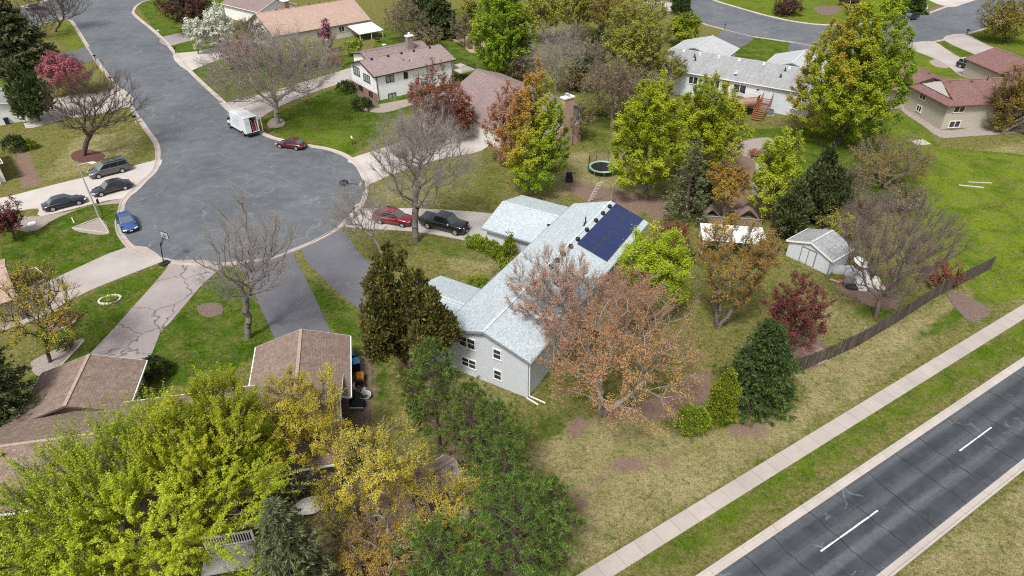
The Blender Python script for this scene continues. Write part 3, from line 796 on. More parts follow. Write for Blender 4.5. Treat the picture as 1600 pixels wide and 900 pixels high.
def sprays(c, ax, n, L, Wd, spread, rng, jit=.1):
    """n narrow leaf blades fanning out from every point c along ax"""
    q = np.repeat(np.arange(len(c)), n)
    d = unit(ax[q] + rng.normal(size=(len(q), 3)) * spread)
    LL = L * rng.uniform(.6, 1.25, len(q))
    cc = c[q] + d * (LL * .45)[:, None] + rng.normal(size=(len(q), 3)) * jit
    return leaf_quads(cc, d, LL, Wd * rng.uniform(.7, 1.2, len(q)), rng), cc
def make_conifer(name, label, cat, pos, R, H, style, needle, bark, group=None, dep=None, z0=.4, trunk_r=None, dens=1.0, apices=None):
    _seed[0] += 1; rng = np.random.default_rng(_seed[0])
    dep = dep or depth(pos[0], pos[1], H * .5); px = .0030 * dep
    root = thing(name, label, cat, (pos[0], pos[1], 0), 0, group)
    tr = trunk_r or (.03 * H + .04)
    k = 10; zz = np.linspace(-.1, H * (.62 if style == 'leaders' else .97), k + 1); tx = np.cumsum(rng.normal(size=(k + 1, 2)) * .03 * (H / 10), 0)
    T = np.stack([tx[:, 0], tx[:, 1], zz], 1); T[0, :2] = 0
    tw = [tubes(T[:-1], T[1:], tr * (1 - .93 * zz[:-1] / H), tr * (1 - .93 * zz[1:] / H), 7)]
    parts, hues = [], []
    def trunk_at(z): return np.stack([np.interp(z, zz, T[:, 0]), np.interp(z, zz, T[:, 1]), z], -1)
    if style in ('spruce', 'pine', 'sparse'):
        step = {'spruce': .30, 'pine': .48, 'sparse': .5}[style] * (H / 9) ** .4
        zs, az, ln = [], [], []
        for z in np.arange(z0, H - .2, step):
            h = (z - z0) / (H - z0); nb = int(rng.integers(8, 12)) if style == 'spruce' else int(rng.integers(5, 8))
            a0 = rng.uniform(0, 6.28)
            for i in range(nb):
                zs.append(z + rng.uniform(-.15, .15)); az.append(a0 + 6.283 * i / nb + rng.uniform(-.3, .3))
                prof = (1 - h) ** .68 if style == 'spruce' else (math.sin(math.pi * min(1, .22 + .78 * h)) ** .6 * (1 if h < .9 else .7))
                if style == 'sparse': prof = (1 - h) ** .7
                ln.append(max(.25, R * prof * rng.uniform(.72, 1.12)))
        zs, az, ln = map(np.array, (zs, az, ln)); zs = np.clip(zs, .15, H - .1)
        s = trunk_at(zs); rise = {'spruce': -.12, 'pine': .28, 'sparse': .05}[style] + rng.normal(size=len(zs)) * .1 + .5 * (zs / H) ** 3
        d = unit(np.stack([np.cos(az), np.sin(az), rise], 1)); e = s + d * ln[:, None]
        tw.append(tubes(s, e, .012 + ln * .011, np.full(len(s), .008), 4))
        # branchlets along every branch
        m = np.maximum(2, (ln / (.22 if style == 'spruce' else .46 if style == 'pine' else .3) * dens).astype(int)); q = np.repeat(np.arange(len(ln)), m)
        t = rng.uniform(.22 if style == 'spruce' else .38, 1.02, len(q))
        sdv = unit(np.cross(d[q], np.array([0, 0, 1.0]))) * np.where(rng.random(len(q)) < .5, -1, 1)[:, None]
        bl = ln[q] * .34 * (1.15 - t) * rng.uniform(.5, 1.2, len(q)) + .06
        c = s[q] + d[q] * (ln[q] * t)[:, None] + sdv * bl[:, None] * rng.uniform(0, 1, len(q))[:, None]
        c[:, 2] -= (.16 * bl if style == 'spruce' else -.08)
        if style == 'pine':
            ax = unit(d[q] * .5 + np.array([0, 0, .9]) + rng.normal(size=c.shape) * .25)
            (v, f), cc = sprays(c, ax, 34, max(.34, px * 2.2), max(.030, px * .24), .72, rng, .02)
        else:
            ax = unit(d[q] * .9 + sdv * .75 + np.array([0, 0, -.18 if style == 'spruce' else 0]))
            (v, f), cc = sprays(c, ax, 8 if style == 'spruce' else 4, max(.34, px * 1.8), max(.085, px * .6), .36, rng, .06)
        parts.append((v, f))
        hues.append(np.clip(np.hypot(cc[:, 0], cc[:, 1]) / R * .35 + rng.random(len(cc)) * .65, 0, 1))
    else:                                                   # 'leaders' (cedar, juniper), 'column' and 'ball' evergreens: upright tufts over an uneven shell
        apx = apices or [(0, 0, 1.0, 1.0)]
        for (ox, oy, hf, rf) in apx:
            h_, r_ = H * hf, R * rf; zi = z0 + (.34 * h_ * math.hypot(ox, oy) if style == 'leaders' else 0)
            cl = {'leaders': max(.50, px * 3.0), 'column': max(.24, px * 2.0), 'ball': max(.2, px * 1.8)}[style] * rng.uniform(.9, 1.1)
            n = int(np.clip(3.0 * dens * (r_ * h_) / (cl * cl) * (1.5 if style == 'leaders' else 2.0), 26, 900))
            if style == 'ball':
                dd = unit(rng.normal(size=(n, 3))); dd[:, 2] = np.abs(dd[:, 2]) - .25
                dd = unit(dd); p = dd * (lumpy(dd, rng, 14, .16) * rng.uniform(.72, .95, n))[:, None] * np.array([r_, r_, h_ * .56]) + np.array([ox * R, oy * R, h_ * .42]); nrm = dd
            else:
                h = 1 - rng.random(n) ** (.70 if style == 'leaders' else .62); t = rng.uniform(0, 6.283, n)
                prof = np.sin(np.pi * np.clip(.26 + .74 * h, 0, 1)) ** .85 * (1 - .25 * (1 - h) ** 3) if style == 'leaders' else np.clip(1 - h ** 1.7, 0, 1) ** .75 * (1 - .3 * (1 - h) ** 5)
                lump = 1 + .13 * np.sin(t * 3 + h * 9 + rng.uniform(0, 6)) + .10 * np.sin(t * 7 - h * 17 + rng.uniform(0, 6))
                r = np.maximum(0, r_ * prof * lump * np.sqrt(rng.uniform(.30, 1.25, n) if style == 'leaders' else rng.uniform(.66, 1, n)) - cl * .3)
                p = np.stack([ox * R + r * np.cos(t), oy * R + r * np.sin(t), zi + (h_ - zi) * h * .97], 1)
                nrm = unit(np.stack([np.cos(t), np.sin(t), np.full(n, .35)], 1))
            tone = rng.random(n)
            m = 26 if style == 'leaders' else 16
            q = np.repeat(np.arange(n), m)
            dd = unit(rng.normal(size=(len(q), 3)) + nrm[q] * .8 + np.array([0, 0, .55]))
            sz = cl * rng.uniform(.65, 1.3, n)[q]
            tall = 1.75 if style == 'leaders' else 1.3
            c = p[q] + dd * (sz * rng.uniform(.35, 1, len(q)))[:, None] * np.array([.8, .8, tall * .8])
            ax = unit(dd * .6 + np.array([0, 0, .75 if style != 'ball' else .3]) + rng.normal(size=c.shape) * .22)
            L = cl * (.75 if style == 'leaders' else .62); L = max(L, px * 1.1)
            (v, f), cc = sprays(c, ax, 2, L, L * .40, .35, rng, L * .12)
            parts.append((v, f)); hues.append(np.clip(np.repeat(tone[q], 2) * .5 + rng.random(len(cc)) * .5, 0, 1))
            if style == 'leaders' and (ox or oy):
                b0 = np.array([[0, 0, H * .12]]); b1 = np.array([[ox * R, oy * R, h_ * .92]])
                tw.append(tubes(b0, b1, np.array([tr * .5]), np.array([.02]), 5))
    v, f = join(tw); np_mesh("trunk", v, f, bark, root, smooth=True)
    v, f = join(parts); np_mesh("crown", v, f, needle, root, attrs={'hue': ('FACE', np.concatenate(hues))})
    return root

def leaf_mat(name, stops, trans=.36, rough=.6):
    k = NT(name, rough, .25)
    a = k.n("Attribute", attribute_name="hue")
    c = k.ramp(a.outputs["Fac"], stops)
    oi = k.n("ObjectInfo")
    hv = k.n("HueSaturation"); k.l(c, hv.inputs["Color"])
    k.l(k.math('ADD', k.math('MULTIPLY', oi.outputs["Random"], .24), .88), hv.inputs["Value"])
    k.l(k.math('ADD', k.math('MULTIPLY', oi.outputs["Random"], .02), .49), hv.inputs["Hue"])
    k.color(hv.outputs[0])
    if trans:
        tr = k.n("BsdfTranslucent"); k.l(hv.outputs[0], tr.inputs["Color"])
        mx = k.n("MixShader"); mx.inputs[0].default_value = trans
        k.l(k.b.outputs[0], mx.inputs[1]); k.l(tr.outputs[0], mx.inputs[2])
        k.l(mx.outputs[0], k.N["Material Output"].inputs[0])
    return k.m
def bark_mat(name, c0, c1):
    k = NT(name, .95, .1); p = k.pos()
    f = k.noise(k.map(p, (5, 5, 1.6)), 1.6, 6, .75)
    k.color(k.mix(k.ramp(f, [(.3, 0.0), (.7, 1.0)]), c0, c1)); k.bump(f, .6, .04); return k.m
B_grey = bark_mat("grey_bark", (.115, .098, .085), (.27, .235, .21))
B_pale = bark_mat("pale_bark", (.19, .165, .15), (.40, .355, .325))
B_brown = bark_mat("brown_bark", (.062, .045, .036), (.155, .115, .095))
B_tan = bark_mat("tan_twig", (.15, .115, .085), (.30, .235, .18))
B_pink = bark_mat("pinkish_twig", (.115, .088, .078), (.25, .195, .180))
B_cedar = bark_mat("cedar_bark", (.12, .075, .055), (.23, .16, .125))
L_maple = leaf_mat("fresh_maple_leaf", [(0, (.10, .155, .006)), (.45, (.31, .37, .012)), (1, (.58, .61, .045))])
L_lime = leaf_mat("lime_leaf", [(0, (.14, .20, .010)), (.5, (.37, .45, .020)), (1, (.62, .66, .075))])
L_green = leaf_mat("spring_green_leaf", [(0, (.085, .15, .008)), (.5, (.23, .32, .014)), (1, (.45, .49, .035))])
L_yellow = leaf_mat("yellow_blossom", [(0, (.27, .22, .02)), (.5, (.54, .45, .035)), (1, (.74, .63, .11))])
L_gold = leaf_mat("golden_leaf", [(0, (.20, .105, .020)), (.5, (.37, .23, .030)), (1, (.50, .38, .050))])
L_orange = leaf_mat("orange_bud", [(0, (.36, .165, .105)), (.4, (.52, .265, .14)), (.7, (.56, .35, .12)), (1, (.56, .47, .08))])
L_pinkor = leaf_mat("coral_bud", [(0, (.34, .165, .125)), (.55, (.47, .245, .155)), (1, (.52, .35, .14))])
L_orgreen = leaf_mat("turning_leaf", [(0, (.48, .27, .075)), (.15, (.48, .36, .05)), (.32, (.38, .46, .022)), (.62, (.24, .36, .015)), (1, (.12, .22, .010))])
L_rust = leaf_mat("rust_bud", [(0, (.15, .045, .032)), (.5, (.30, .10, .055)), (1, (.46, .20, .10))])
L_maroon = leaf_mat("maroon_leaf", [(0, (.060, .016, .018)), (.6, (.15, .038, .042)), (1, (.24, .085, .075))])
L_purple = leaf_mat("dark_crab_leaf", [(0, (.045, .020, .018)), (.6, (.115, .048, .040)), (1, (.16, .14, .055))])
L_magenta = leaf_mat("redbud_blossom", [(0, (.16, .038, .055)), (.5, (.32, .085, .12)), (1, (.48, .18, .235))])
L_white = leaf_mat("white_blossom", [(0, (.42, .45, .30)), (.4, (.62, .63, .53)), (1, (.78, .78, .72))])
L_olive = leaf_mat("olive_leaf", [(0, (.15, .16, .025)), (.5, (.32, .32, .045)), (1, (.49, .47, .095))])
L_brownish = leaf_mat("late_bud", [(0, (.12, .095, .055)), (.5, (.22, .175, .095)), (1, (.33, .27, .14))])
L_oakgold = leaf_mat("oak_catkin", [(0, (.12, .10, .018)), (.5, (.24, .185, .030)), (1, (.35, .27, .050))])
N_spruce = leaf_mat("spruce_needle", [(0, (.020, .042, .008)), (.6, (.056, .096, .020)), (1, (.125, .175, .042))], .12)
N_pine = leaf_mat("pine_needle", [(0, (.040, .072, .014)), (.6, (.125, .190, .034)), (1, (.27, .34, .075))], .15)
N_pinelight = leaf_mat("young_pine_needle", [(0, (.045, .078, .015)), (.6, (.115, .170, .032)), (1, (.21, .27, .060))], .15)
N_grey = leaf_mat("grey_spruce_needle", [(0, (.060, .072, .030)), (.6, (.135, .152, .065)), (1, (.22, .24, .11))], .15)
N_cedar = leaf_mat("bronze_cedar_needle", [(0, (.036, .046, .011)), (.5, (.098, .100, .021)), (.8, (.185, .150, .038)), (1, (.28, .20, .055))], .12)
N_juniper = leaf_mat("juniper_needle", [(0, (.028, .042, .014)), (.6, (.070, .090, .028)), (1, (.15, .165, .055))], .12)
N_arbor = leaf_mat("arborvitae_spray", [(0, (.065, .110, .008)), (.5, (.18, .245, .016)), (1, (.35, .40, .040))], .15)
N_darkarb = leaf_mat("dark_yew_spray", [(0, (.020, .038, .012)), (.6, (.050, .078, .020)), (1, (.10, .115, .035))], .12)

def spec(cx, cy, a, b, base=None, zc=None):
    """crown outline in the photograph -> base point, horizontal radius, vertical half height, centre height"""
    if base is not None:
        p = at(*base); zc = height_at(base[0], base[1], cy)
        off = at(cx, cy, zc) - Vector((p.x, p.y, zc))
    else:
        p = at(cx, cy, zc); off = Vector((0, 0, 0))
    dp = depth(p.x, p.y, zc); m = dp / FPX
    R = a * m; h = b * m
    dist = math.hypot(p.x, p.y); d = math.atan2(CAM_H - zc, dist)
    S = math.sqrt(max((h ** 2 - (R * math.sin(d)) ** 2), (.35 * R * math.cos(d)) ** 2)) / math.cos(d)
    return (p.x, p.y), R, S, zc, (off.x, off.y)
def T(name, label, cat, box, mats, base=None, zc=None, min_s=None, group=None, **kw):
    pos, R, S, zc, off = spec(*box, base=base, zc=zc)
    if min_s: S = max(S, min_s)
    S = min(S, zc * .98)
    if 'lean' not in kw: kw['lean'] = off
    return make_tree(name, label, cat, pos, R, S, zc, mats[0], mats[1], group=group, **kw)
def C(name, label, cat, base, top, half, style, mats, group=None, **kw):
    """conifer from its ground pixel, the pixel row of its tip and its half width in pixels"""
    p = at(*base); H = kw.pop('H', None) or height_at(base[0], base[1], top)
    R = half * depth(p.x, p.y, H * .35) / FPX
    return make_conifer(name, label, cat, (p.x, p.y), R, H, style, mats[0], mats[1], group=group, **kw)
# ------------------------------------------------------------------ houses
def shingle(name, c0, c1, streak=0.3, speck=1.0, row=.15):
    k = NT(name, .95, .12); u = k.uv()
    br = k.n("TexBrick"); br.offset = .5
    for nm, v in (("Scale", 1.0), ("Mortar Size", .008), ("Brick Width", .30), ("Row Height", row), ("Mortar Smooth", .3), ("Bias", 0.0)): br.inputs[nm].default_value = v
    br.inputs["Color1"].default_value = (*c0, 1); br.inputs["Color2"].default_value = (*c1, 1)
    br.inputs["Mortar"].default_value = (*[x * .45 for x in c0], 1)
    k.l(u, br.inputs["Vector"])
    p = k.obj(); f = k.noise(p, 9, 5, .8); big = k.noise(p, .5, 4, .65); st = k.noise(k.map(u, (1.6, .12, 1)), 1.0, 4, .6)
    c = k.mix(k.math('MULTIPLY', k.ramp(f, [(.36, 1.0), (.56, 0.0)]), .55 * speck), br.outputs["Color"], tuple(x * .42 for x in c0))
    c = k.mix(k.math('MULTIPLY', k.ramp(f, [(.52, 0.0), (.68, 1.0)]), .6 * speck), c, tuple(min(.85, x * 1.28) for x in c1))
    c = k.mix(k.math('MULTIPLY', k.ramp(st, [(.45, 0.0), (.75, 1.0)]), streak), c, tuple(x * .55 for x in c0))
    c = k.mix(k.math('MULTIPLY', k.ramp(big, [(.4, 0.0), (.7, 1.0)]), .3), c, tuple(x * .72 for x in c0))
    k.color(c); k.bump(br.outputs["Fac"], -.35, .015); return k.m
def siding(name, c, lap=.2, dirt=.12, vertical=False):
    k = NT(name, .7, .25); p = k.obj(); s = k.n("SeparateXYZ"); k.l(p, s.inputs[0])
    co = s.outputs[2] if not vertical else k.math('ADD', s.outputs[0], s.outputs[1])
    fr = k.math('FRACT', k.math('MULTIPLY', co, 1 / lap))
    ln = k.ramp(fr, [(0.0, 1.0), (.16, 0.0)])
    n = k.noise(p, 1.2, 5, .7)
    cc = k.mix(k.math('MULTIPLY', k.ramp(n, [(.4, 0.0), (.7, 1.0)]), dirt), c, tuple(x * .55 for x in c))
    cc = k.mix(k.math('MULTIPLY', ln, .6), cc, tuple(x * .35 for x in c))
    k.color(cc); k.bump(fr, .5, .02); return k.m
def brickwork(name, c0, c1, mortar=(.42, .38, .34)):
    k = NT(name, .9, .15); p = k.obj(); s = k.n("SeparateXYZ"); k.l(p, s.inputs[0])
    cb = k.n("CombineXYZ"); k.l(k.math('ADD', s.outputs[0], s.outputs[1]), cb.inputs[0]); k.l(s.outputs[2], cb.inputs[1])
    br = k.n("TexBrick")
    for nm, v in (("Scale", 1.0), ("Mortar Size", .014), ("Brick Width", .30), ("Row Height", .12)): br.inputs[nm].default_value = v
    br.inputs["Color1"].default_value = (*c0, 1); br.inputs["Color2"].default_value = (*c1, 1); br.inputs["Mortar"].default_value = (*mortar, 1)
    k.l(cb.outputs[0], br.inputs["Vector"])
    k.color(k.mix(k.ramp(k.noise(p, 6, 4, .7), [(.35, .35), (.65, 0.0)]), br.outputs["Color"], tuple(x * .5 for x in c0))); return k.m
R_grey = shingle("pale_grey_shingle", (.43, .495, .525), (.58, .645, .675), .08, 1.15)
R_brown = shingle("dusty_brown_shingle", (.27, .205, .195), (.37, .295, .285), .25)
R_oldbrown = shingle("aged_brown_shingle", (.215, .155, .125), (.31, .235, .195), .4, .9, .22)
R_pink = shingle("faded_pink_shingle", (.41, .285, .23), (.53, .395, .325), .15)
R_mauve = shingle("mauve_brown_shingle", (.235, .175, .168), (.33, .255, .248), .2)
R_weather = shingle("weathered_grey_shingle", (.30, .305, .31), (.43, .435, .44), .5)
R_light = shingle("light_grey_shingle", (.43, .445, .455), (.54, .55, .56), .2, .7)
R_red = shingle("dark_red_shingle", (.195, .105, .10), (.29, .165, .155), .15)
CAPS = {m.name: plain(m.name + '_cap', c, .95, .1, var=.25, scale=4) for m, c in ((R_grey, (.50, .55, .56)), (R_brown, (.30, .225, .195)), (R_oldbrown, (.37, .28, .23)), (R_pink, (.52, .36, .28)), (R_mauve, (.25, .185, .175)), (R_weather, (.47, .475, .48)), (R_light, (.53, .545, .555)), (R_red, (.27, .155, .145)))}
W_grey = siding("grey_lap_siding", (.61, .645, .685), .26)
W_white = siding("white_siding", (.84, .84, .825), .25, .05)
W_cream = siding("cream_siding", (.66, .645, .60), .25, .15)
W_pale = siding("pale_blue_white_siding", (.62, .66, .70), .2, .12)
W_tan = siding("tan_stucco", (.44, .40, .33), .3, .10)
W_brown = siding("brown_siding", (.155, .12, .10), .25, .25)
W_ltgrey = siding("light_grey_wall", (.50, .50, .49), .25, .15)
K_brick = brickwork("orange_brick", (.42, .235, .17), (.52, .33, .25))
K_redbrick = brickwork("red_brick", (.22, .085, .06), (.31, .14, .10))
K_white = plain("white_trim", (.78, .77, .75), .5, .3, var=.06)
K_dark = plain("dark_trim", (.030, .028, .028), .5, .35)
K_brown = plain("brown_trim", (.135, .09, .075), .6, .3)
K_redtrim = plain("red_brown_trim", (.13, .06, .055), .6, .3)
K_greytrim = plain("grey_trim", (.24, .26, .285), .5, .3)
K_conc = plain("plain_concrete", (.44, .41, .38), .9, .15, var=.15)
K_metal = plain("black_metal", (.022, .022, .024), .45, .45)
K_galv = plain("galvanised_metal", (.50, .50, .50), .45, .5, .4)
K_wood = plain("red_stained_wood", (.30, .115, .055), .75, .2, var=.25)
K_deck = plain("weathered_deck", (.46, .40, .345), .85, .15, var=.2)
K_newwood = plain("yellow_pine_boards", (.48, .36, .17), .8, .2, var=.2)
def glass_mat():
    k = NT("window_glass", .06, .6); p = k.obj()
    k.color(k.mix(k.ramp(k.noise(p, .9, 3, .6), [(.4, 0.0), (.65, 1.0)]), (.012, .014, .017), (.05, .055, .062))); return k.m
K_glass = glass_mat()
def blind_mat():
    k = NT("curtained_glass", .15, .5); k.color((.30, .33, .33)); return k.m
K_blind = blind_mat()

def slab(mb, pts, t=.17):
    """sloping roof sheet: pts[0]->pts[1] is the eave; uv in metres along and up the slope"""
    pts = [Vector(p) for p in pts]
    e = (pts[1] - pts[0]).normalized()
    nrm = (pts[1] - pts[0]).cross(pts[-1] - pts[0]).normalized()
    if nrm.z < 0: pts = [pts[1], pts[0]] + pts[2:][::-1]; e = -e; nrm = -nrm
    up = nrm.cross(e)
    uv = tuple(((p - pts[0]).dot(e), (p - pts[0]).dot(up)) for p in pts)
    n = len(pts); low = [p - Vector((0, 0, t)) for p in pts]
    fs = [tuple(range(n)), tuple(range(2 * n - 1, n - 1, -1))] + [(i, n + i, n + (i + 1) % n, (i + 1) % n) for i in range(n)]
    mb.add(pts + low, fs, [uv, uv[::-1]] + [((0, 0),) * 4] * n)
def fr(axis, a, c, z): return Vector((a, c, z)) if axis == 'u' else Vector((c, a, z))
def gable(parent, axis, s0, s1, c, w0, w1, ze, zr, mat, trim, wall=None, oh=.45, t=.17, ze2=None, zb=0.0, gut=True, ends=(1, 1), roof_name="roof"):
    """gabled block: ridge along axis from s0 to s1 at cross position c; eaves at c-w0 and c+w1 (heights ze, ze2)"""
    ze2 = ze if ze2 is None else ze2
    r = MB()
    slab(r, [fr(axis, s0, c - w0, ze), fr(axis, s1, c - w0, ze), fr(axis, s1, c, zr), fr(axis, s0, c, zr)], t)
    slab(r, [fr(axis, s0, c + w1, ze2), fr(axis, s1, c + w1, ze2), fr(axis, s1, c + .001, zr), fr(axis, s0, c + .001, zr)], t)
    ro = r.build(roof_name, mat, parent)
    g = MB()                                                # ridge cap course
    g.bar(fr(axis, s0 + .02, c, zr + .015), fr(axis, s1 - .02, c, zr + .015), .26, .035)
    g.build("ridge_cap", CAPS.get(mat.name, mat), ro)
    f = MB()
    if gut:
        for cc, z in ((c - w0 - .05, ze), (c + w1 + .05, ze2)):
            f.bar(fr(axis, s0, cc, z - .10), fr(axis, s1, cc, z - .10), .10, .13)
    for s, on, sg in ((s0, ends[0], -1), (s1, ends[1], 1)):
        if on:
            for cc, z in ((c - w0, ze), (c + w1, ze2)):
                f.bar(fr(axis, s + sg * .022, cc, z - .115), fr(axis, s + sg * .022, c, zr - .115), .035, .19)
    if f.f: f.build("gutter", trim, ro)
    if wall is not None:
        h0 = ze + (zr - ze) * oh / w0 - t - .02; h1 = ze2 + (zr - ze2) * oh / w1 - t - .02
        a0, a1 = s0 + oh, s1 - oh; c0, c1 = c - w0 + oh, c + w1 - oh
        prof = [(c0, zb), (c0, h0), (c, zr - t - .03), (c1, h1), (c1, zb)]
        w = MB(); vs = [fr(axis, a, cc, z) for a in (a0, a1) for cc, z in prof]; m = 5
        fs = [tuple(range(m)), tuple(range(2 * m - 1, m - 1, -1))] + [(i, m + i, m + i + 1, i + 1) for i in range(m - 1)]
        w.add(vs, fs); wo = w.build("wall", wall, parent)
        bm = bmesh.new(); bm.from_mesh(wo.data); bmesh.ops.recalc_face_normals(bm, faces=bm.faces); bm.to_mesh(wo.data); bm.free()
    return ro
def onface(face, a, z, d=0.0):
    ax, val, sg = face
    return Vector((val + sg * d, a, z)) if ax == 'u' else Vector((a, val + sg * d, z))
def face_box(mb, face, a0, a1, z0, z1, d0, d1):
    p, q = onface(face, a0, z0, d0), onface(face, a1, z1, d1)
    return mb.box(min(p.x, q.x), max(p.x, q.x), min(p.y, q.y), max(p.y, q.y), z0, z1)
def window(parent, face, a0, a1, z0, z1, frame=None, pane=None, split=2, sash=True, name="window"):
    frame = frame or K_white; a0, a1 = min(a0, a1), max(a0, a1); fw = .09
    b = MB()
    face_box(b, face, a0, a1, z1 - fw, z1, .0, .075); face_box(b, face, a0 - .04, a1 + .04, z0 - .03, z0 + fw - .02, .0, .10)
    face_box(b, face, a0, a0 + fw, z0 + fw - .02, z1 - fw, .0, .075); face_box(b, face, a1 - fw, a1, z0 + fw - .02, z1 - fw, .0, .075)
    for i in range(1, split):
        x = a0 + (a1 - a0) * i / split; face_box(b, face, x - .045, x + .045, z0 + fw - .02, z1 - fw, .0, .07)
    if sash: 
        zm = (z0 + z1) / 2
        for i in range(split):
            xa = a0 + (a1 - a0) * i / split + (.09 if i == 0 else .045); xb = a0 + (a1 - a0) * (i + 1) / split - (.09 if i == split - 1 else .045)
            face_box(b, face, xa, xb, zm - .025, zm + .025, .0, .05)
    w = b.build(name, frame, parent)
    g = MB(); face_box(g, face, a0 + .05, a1 - .05, z0 + .05, z1 - .05, .004, .028); g.build("pane", pane or K_glass, w)
    return w
def vent_box(parent, p, r=.24, mat=None, name="roof_vent"):
    b = MB(); x, y, z = p
    b.lathe([(r * 1.25, -.05), (r * 1.2, .03), (r * .75, .05), (r * .75, .16), (r * 1.15, .17), (r * 1.0, .27), (r * .4, .31)], 12, (x, y, z))
    b.build(name, mat or K_metal, parent, smooth=False)
def pipe(parent, p, h, r=.07, mat=None, name="vent_pipe"):
    b = MB(); b.tube(p, (p[0], p[1], p[2] + h), r, r, 10); b.tube((p[0], p[1], p[2] - .02), (p[0], p[1], p[2] + .07), r * 2.4, r * 1.2, 10); b.build(name, mat or K_metal, parent)
def downpipe(parent, face, a, z1, z0=.15, mat=None, foot=.9):
    b = MB(); p = onface(face, a, z1, .08); q = onface(face, a, z0, .08); b.bar(p, q, .09, .09); b.bar(q, onface(face, a, z0 - .08, foot), .09, .09)
    b.build("downpipe", mat or K_white, parent)
def garage_door(parent, face, a0, a1, z1, mat, name="garage_door"):
    b = MB(); n = 4
    for i in range(n):
        face_box(b, face, a0, a1, .05 + (z1 - .05) * i / n + .012, .05 + (z1 - .05) * (i + 1) / n - .012, .0, .05)
    b.build(name, mat, parent)
def chimney(parent, x0, x1, y0, y1, z0, z1, mat, pots=2, cap=None):
    b = MB(); b.box(x0, x1, y0, y1, z0, z1); ch = b.build("chimney", mat, parent)
    c = MB(); c.box(x0 - .12, x1 + .12, y0 - .12, y1 + .12, z1, z1 + .18); c.build("chimney_cap", cap or K_white, ch)
    for i in range(pots):
        p = MB(); px = x0 + (x1 - x0) * (i + .5) / pots; py = (y0 + y1) / 2
        p.lathe([(.17, .18), (.16, .5), (.24, .52), (.24, .58), (.05, .68)], 12, (px, py, z1)); p.build("flue", K_galv if cap is None else cap, ch)
    return ch
rad = math.radians
# ---- A: grey house in the middle
HA = thing("house", "light grey split-level house with pale grey roof and blue solar panels", "house", (-2.36, 43.51, 0), rad(60.17))
gable(HA, 'u', 0, 26.4, 0, 4.42, 4.42, 4.37, 5.8, R_grey, K_greytrim, W_grey)
zA = lambda v: 5.8 - 1.43 * abs(v) / 4.42
gable(HA, 'v', 3.9, 12.0, 23.45, 4.6, 4.6, 2.8, 4.0, R_grey, K_greytrim, W_grey, ends=(0, 1))
gable(HA, 'v', 3.9, 10.3, 4.35, 4.2, 4.2, 2.95, 4.1, R_grey, K_greytrim, W_grey, ends=(0, 1))
fa = ('u', .45, -1)
window(HA, fa, 1.03, 2.75, 3.05, 4.2); window(HA, fa, 1.03, 2.58, .88, 1.9); window(HA, fa, -1.48, -.65, 3.02, 4.1, split=1); window(HA, fa, -1.5, -.67, .77, 1.84, split=1)
downpipe(HA, ('v', -3.97, -1), .6, 4.1, foot=1.6); downpipe(HA, ('u', .45, -1), 3.85, 3.9, 3.0, K_dark, foot=.2)
b = MB(); b.box(.75, 26.0, 3.96, 3.99, 0, .45); b.build("foundation", K_conc, HA)
for u in (25.17, 23.41, 21.61, 19.37, 17.21, 15.63, 14.03, 12.73, 11.48, 10.0, 8.33): vent_box(HA, (u, -.33, zA(.33)), .21)
for u, v in ((5.2, -1.6), (6.1, -2.6), (12.1, -2.9)): vent_box(HA, (u, v, zA(v)), .14)
pipe(HA, (20.7, .45, zA(.45)), .75); pipe(HA, (20.2, .35, zA(.35)), .35)
vent_box(HA, (21.9, 5.2, 3.35), .22)
garage_door(HA, ('v', 11.55, 1), 20.6, 26.2, 2.25, K_white)
M_pv = NT("solar_glass", .12, .6)
uvb = M_pv.n("TexBrick"); uvb.offset = 0.0
for nm, v in (("Scale", 1.0), ("Mortar Size", .006), ("Brick Width", .16), ("Row Height", .16)): uvb.inputs[nm].default_value = v
uvb.inputs["Color1"].default_value = (.014, .024, .085, 1); uvb.inputs["Color2"].default_value = (.018, .031, .105, 1); uvb.inputs["Mortar"].default_value = (.024, .032, .10, 1)
M_pv.l(M_pv.obj(), uvb.inputs["Vector"]); M_pv.color(uvb.outputs["Color"])
K_pvframe = plain('panel_frame_grey', (.055, .062, .085), .4, .4)
def solar(u0, u1, v0, v1):
    sl = Vector((0, -4.42, -1.43)).normalized(); n = Vector((0, -1.43, 4.42)).normalized()
    c = Vector(((u0 + u1) / 2, -(v0 + v1) / 2, zA((v0 + v1) / 2))) + n * .11
    L = (v1 - v0) / 4.42 * math.hypot(4.42, 1.43)
    g = MB(); g.obox(c, (1, 0, 0), sl, n, (u1 - u0) / 2 - .022, L / 2 - .022, .02); o = g.build("solar_panel", M_pv.m, HA)
    f = MB()
    for su in (-1, 1): f.obox(c + Vector((su * ((u1 - u0) / 2 - .012), 0, 0)), (1, 0, 0), sl, n, .010, L / 2, .023)
    for sv in (-1, 1): f.obox(c + sl * (sv * (L / 2 - .012)), (1, 0, 0), sl, n, (u1 - u0) / 2 - .024, .010, .023)
    f.build("panel_frame", K_pvframe, o)
for i in range(6):
    for v0, v1 in ((.55, 2.15), (2.20, 3.80)):
        u1 = 26.32 - i * 1.63
        solar(u1 - 1.62, u1, v0, v1)
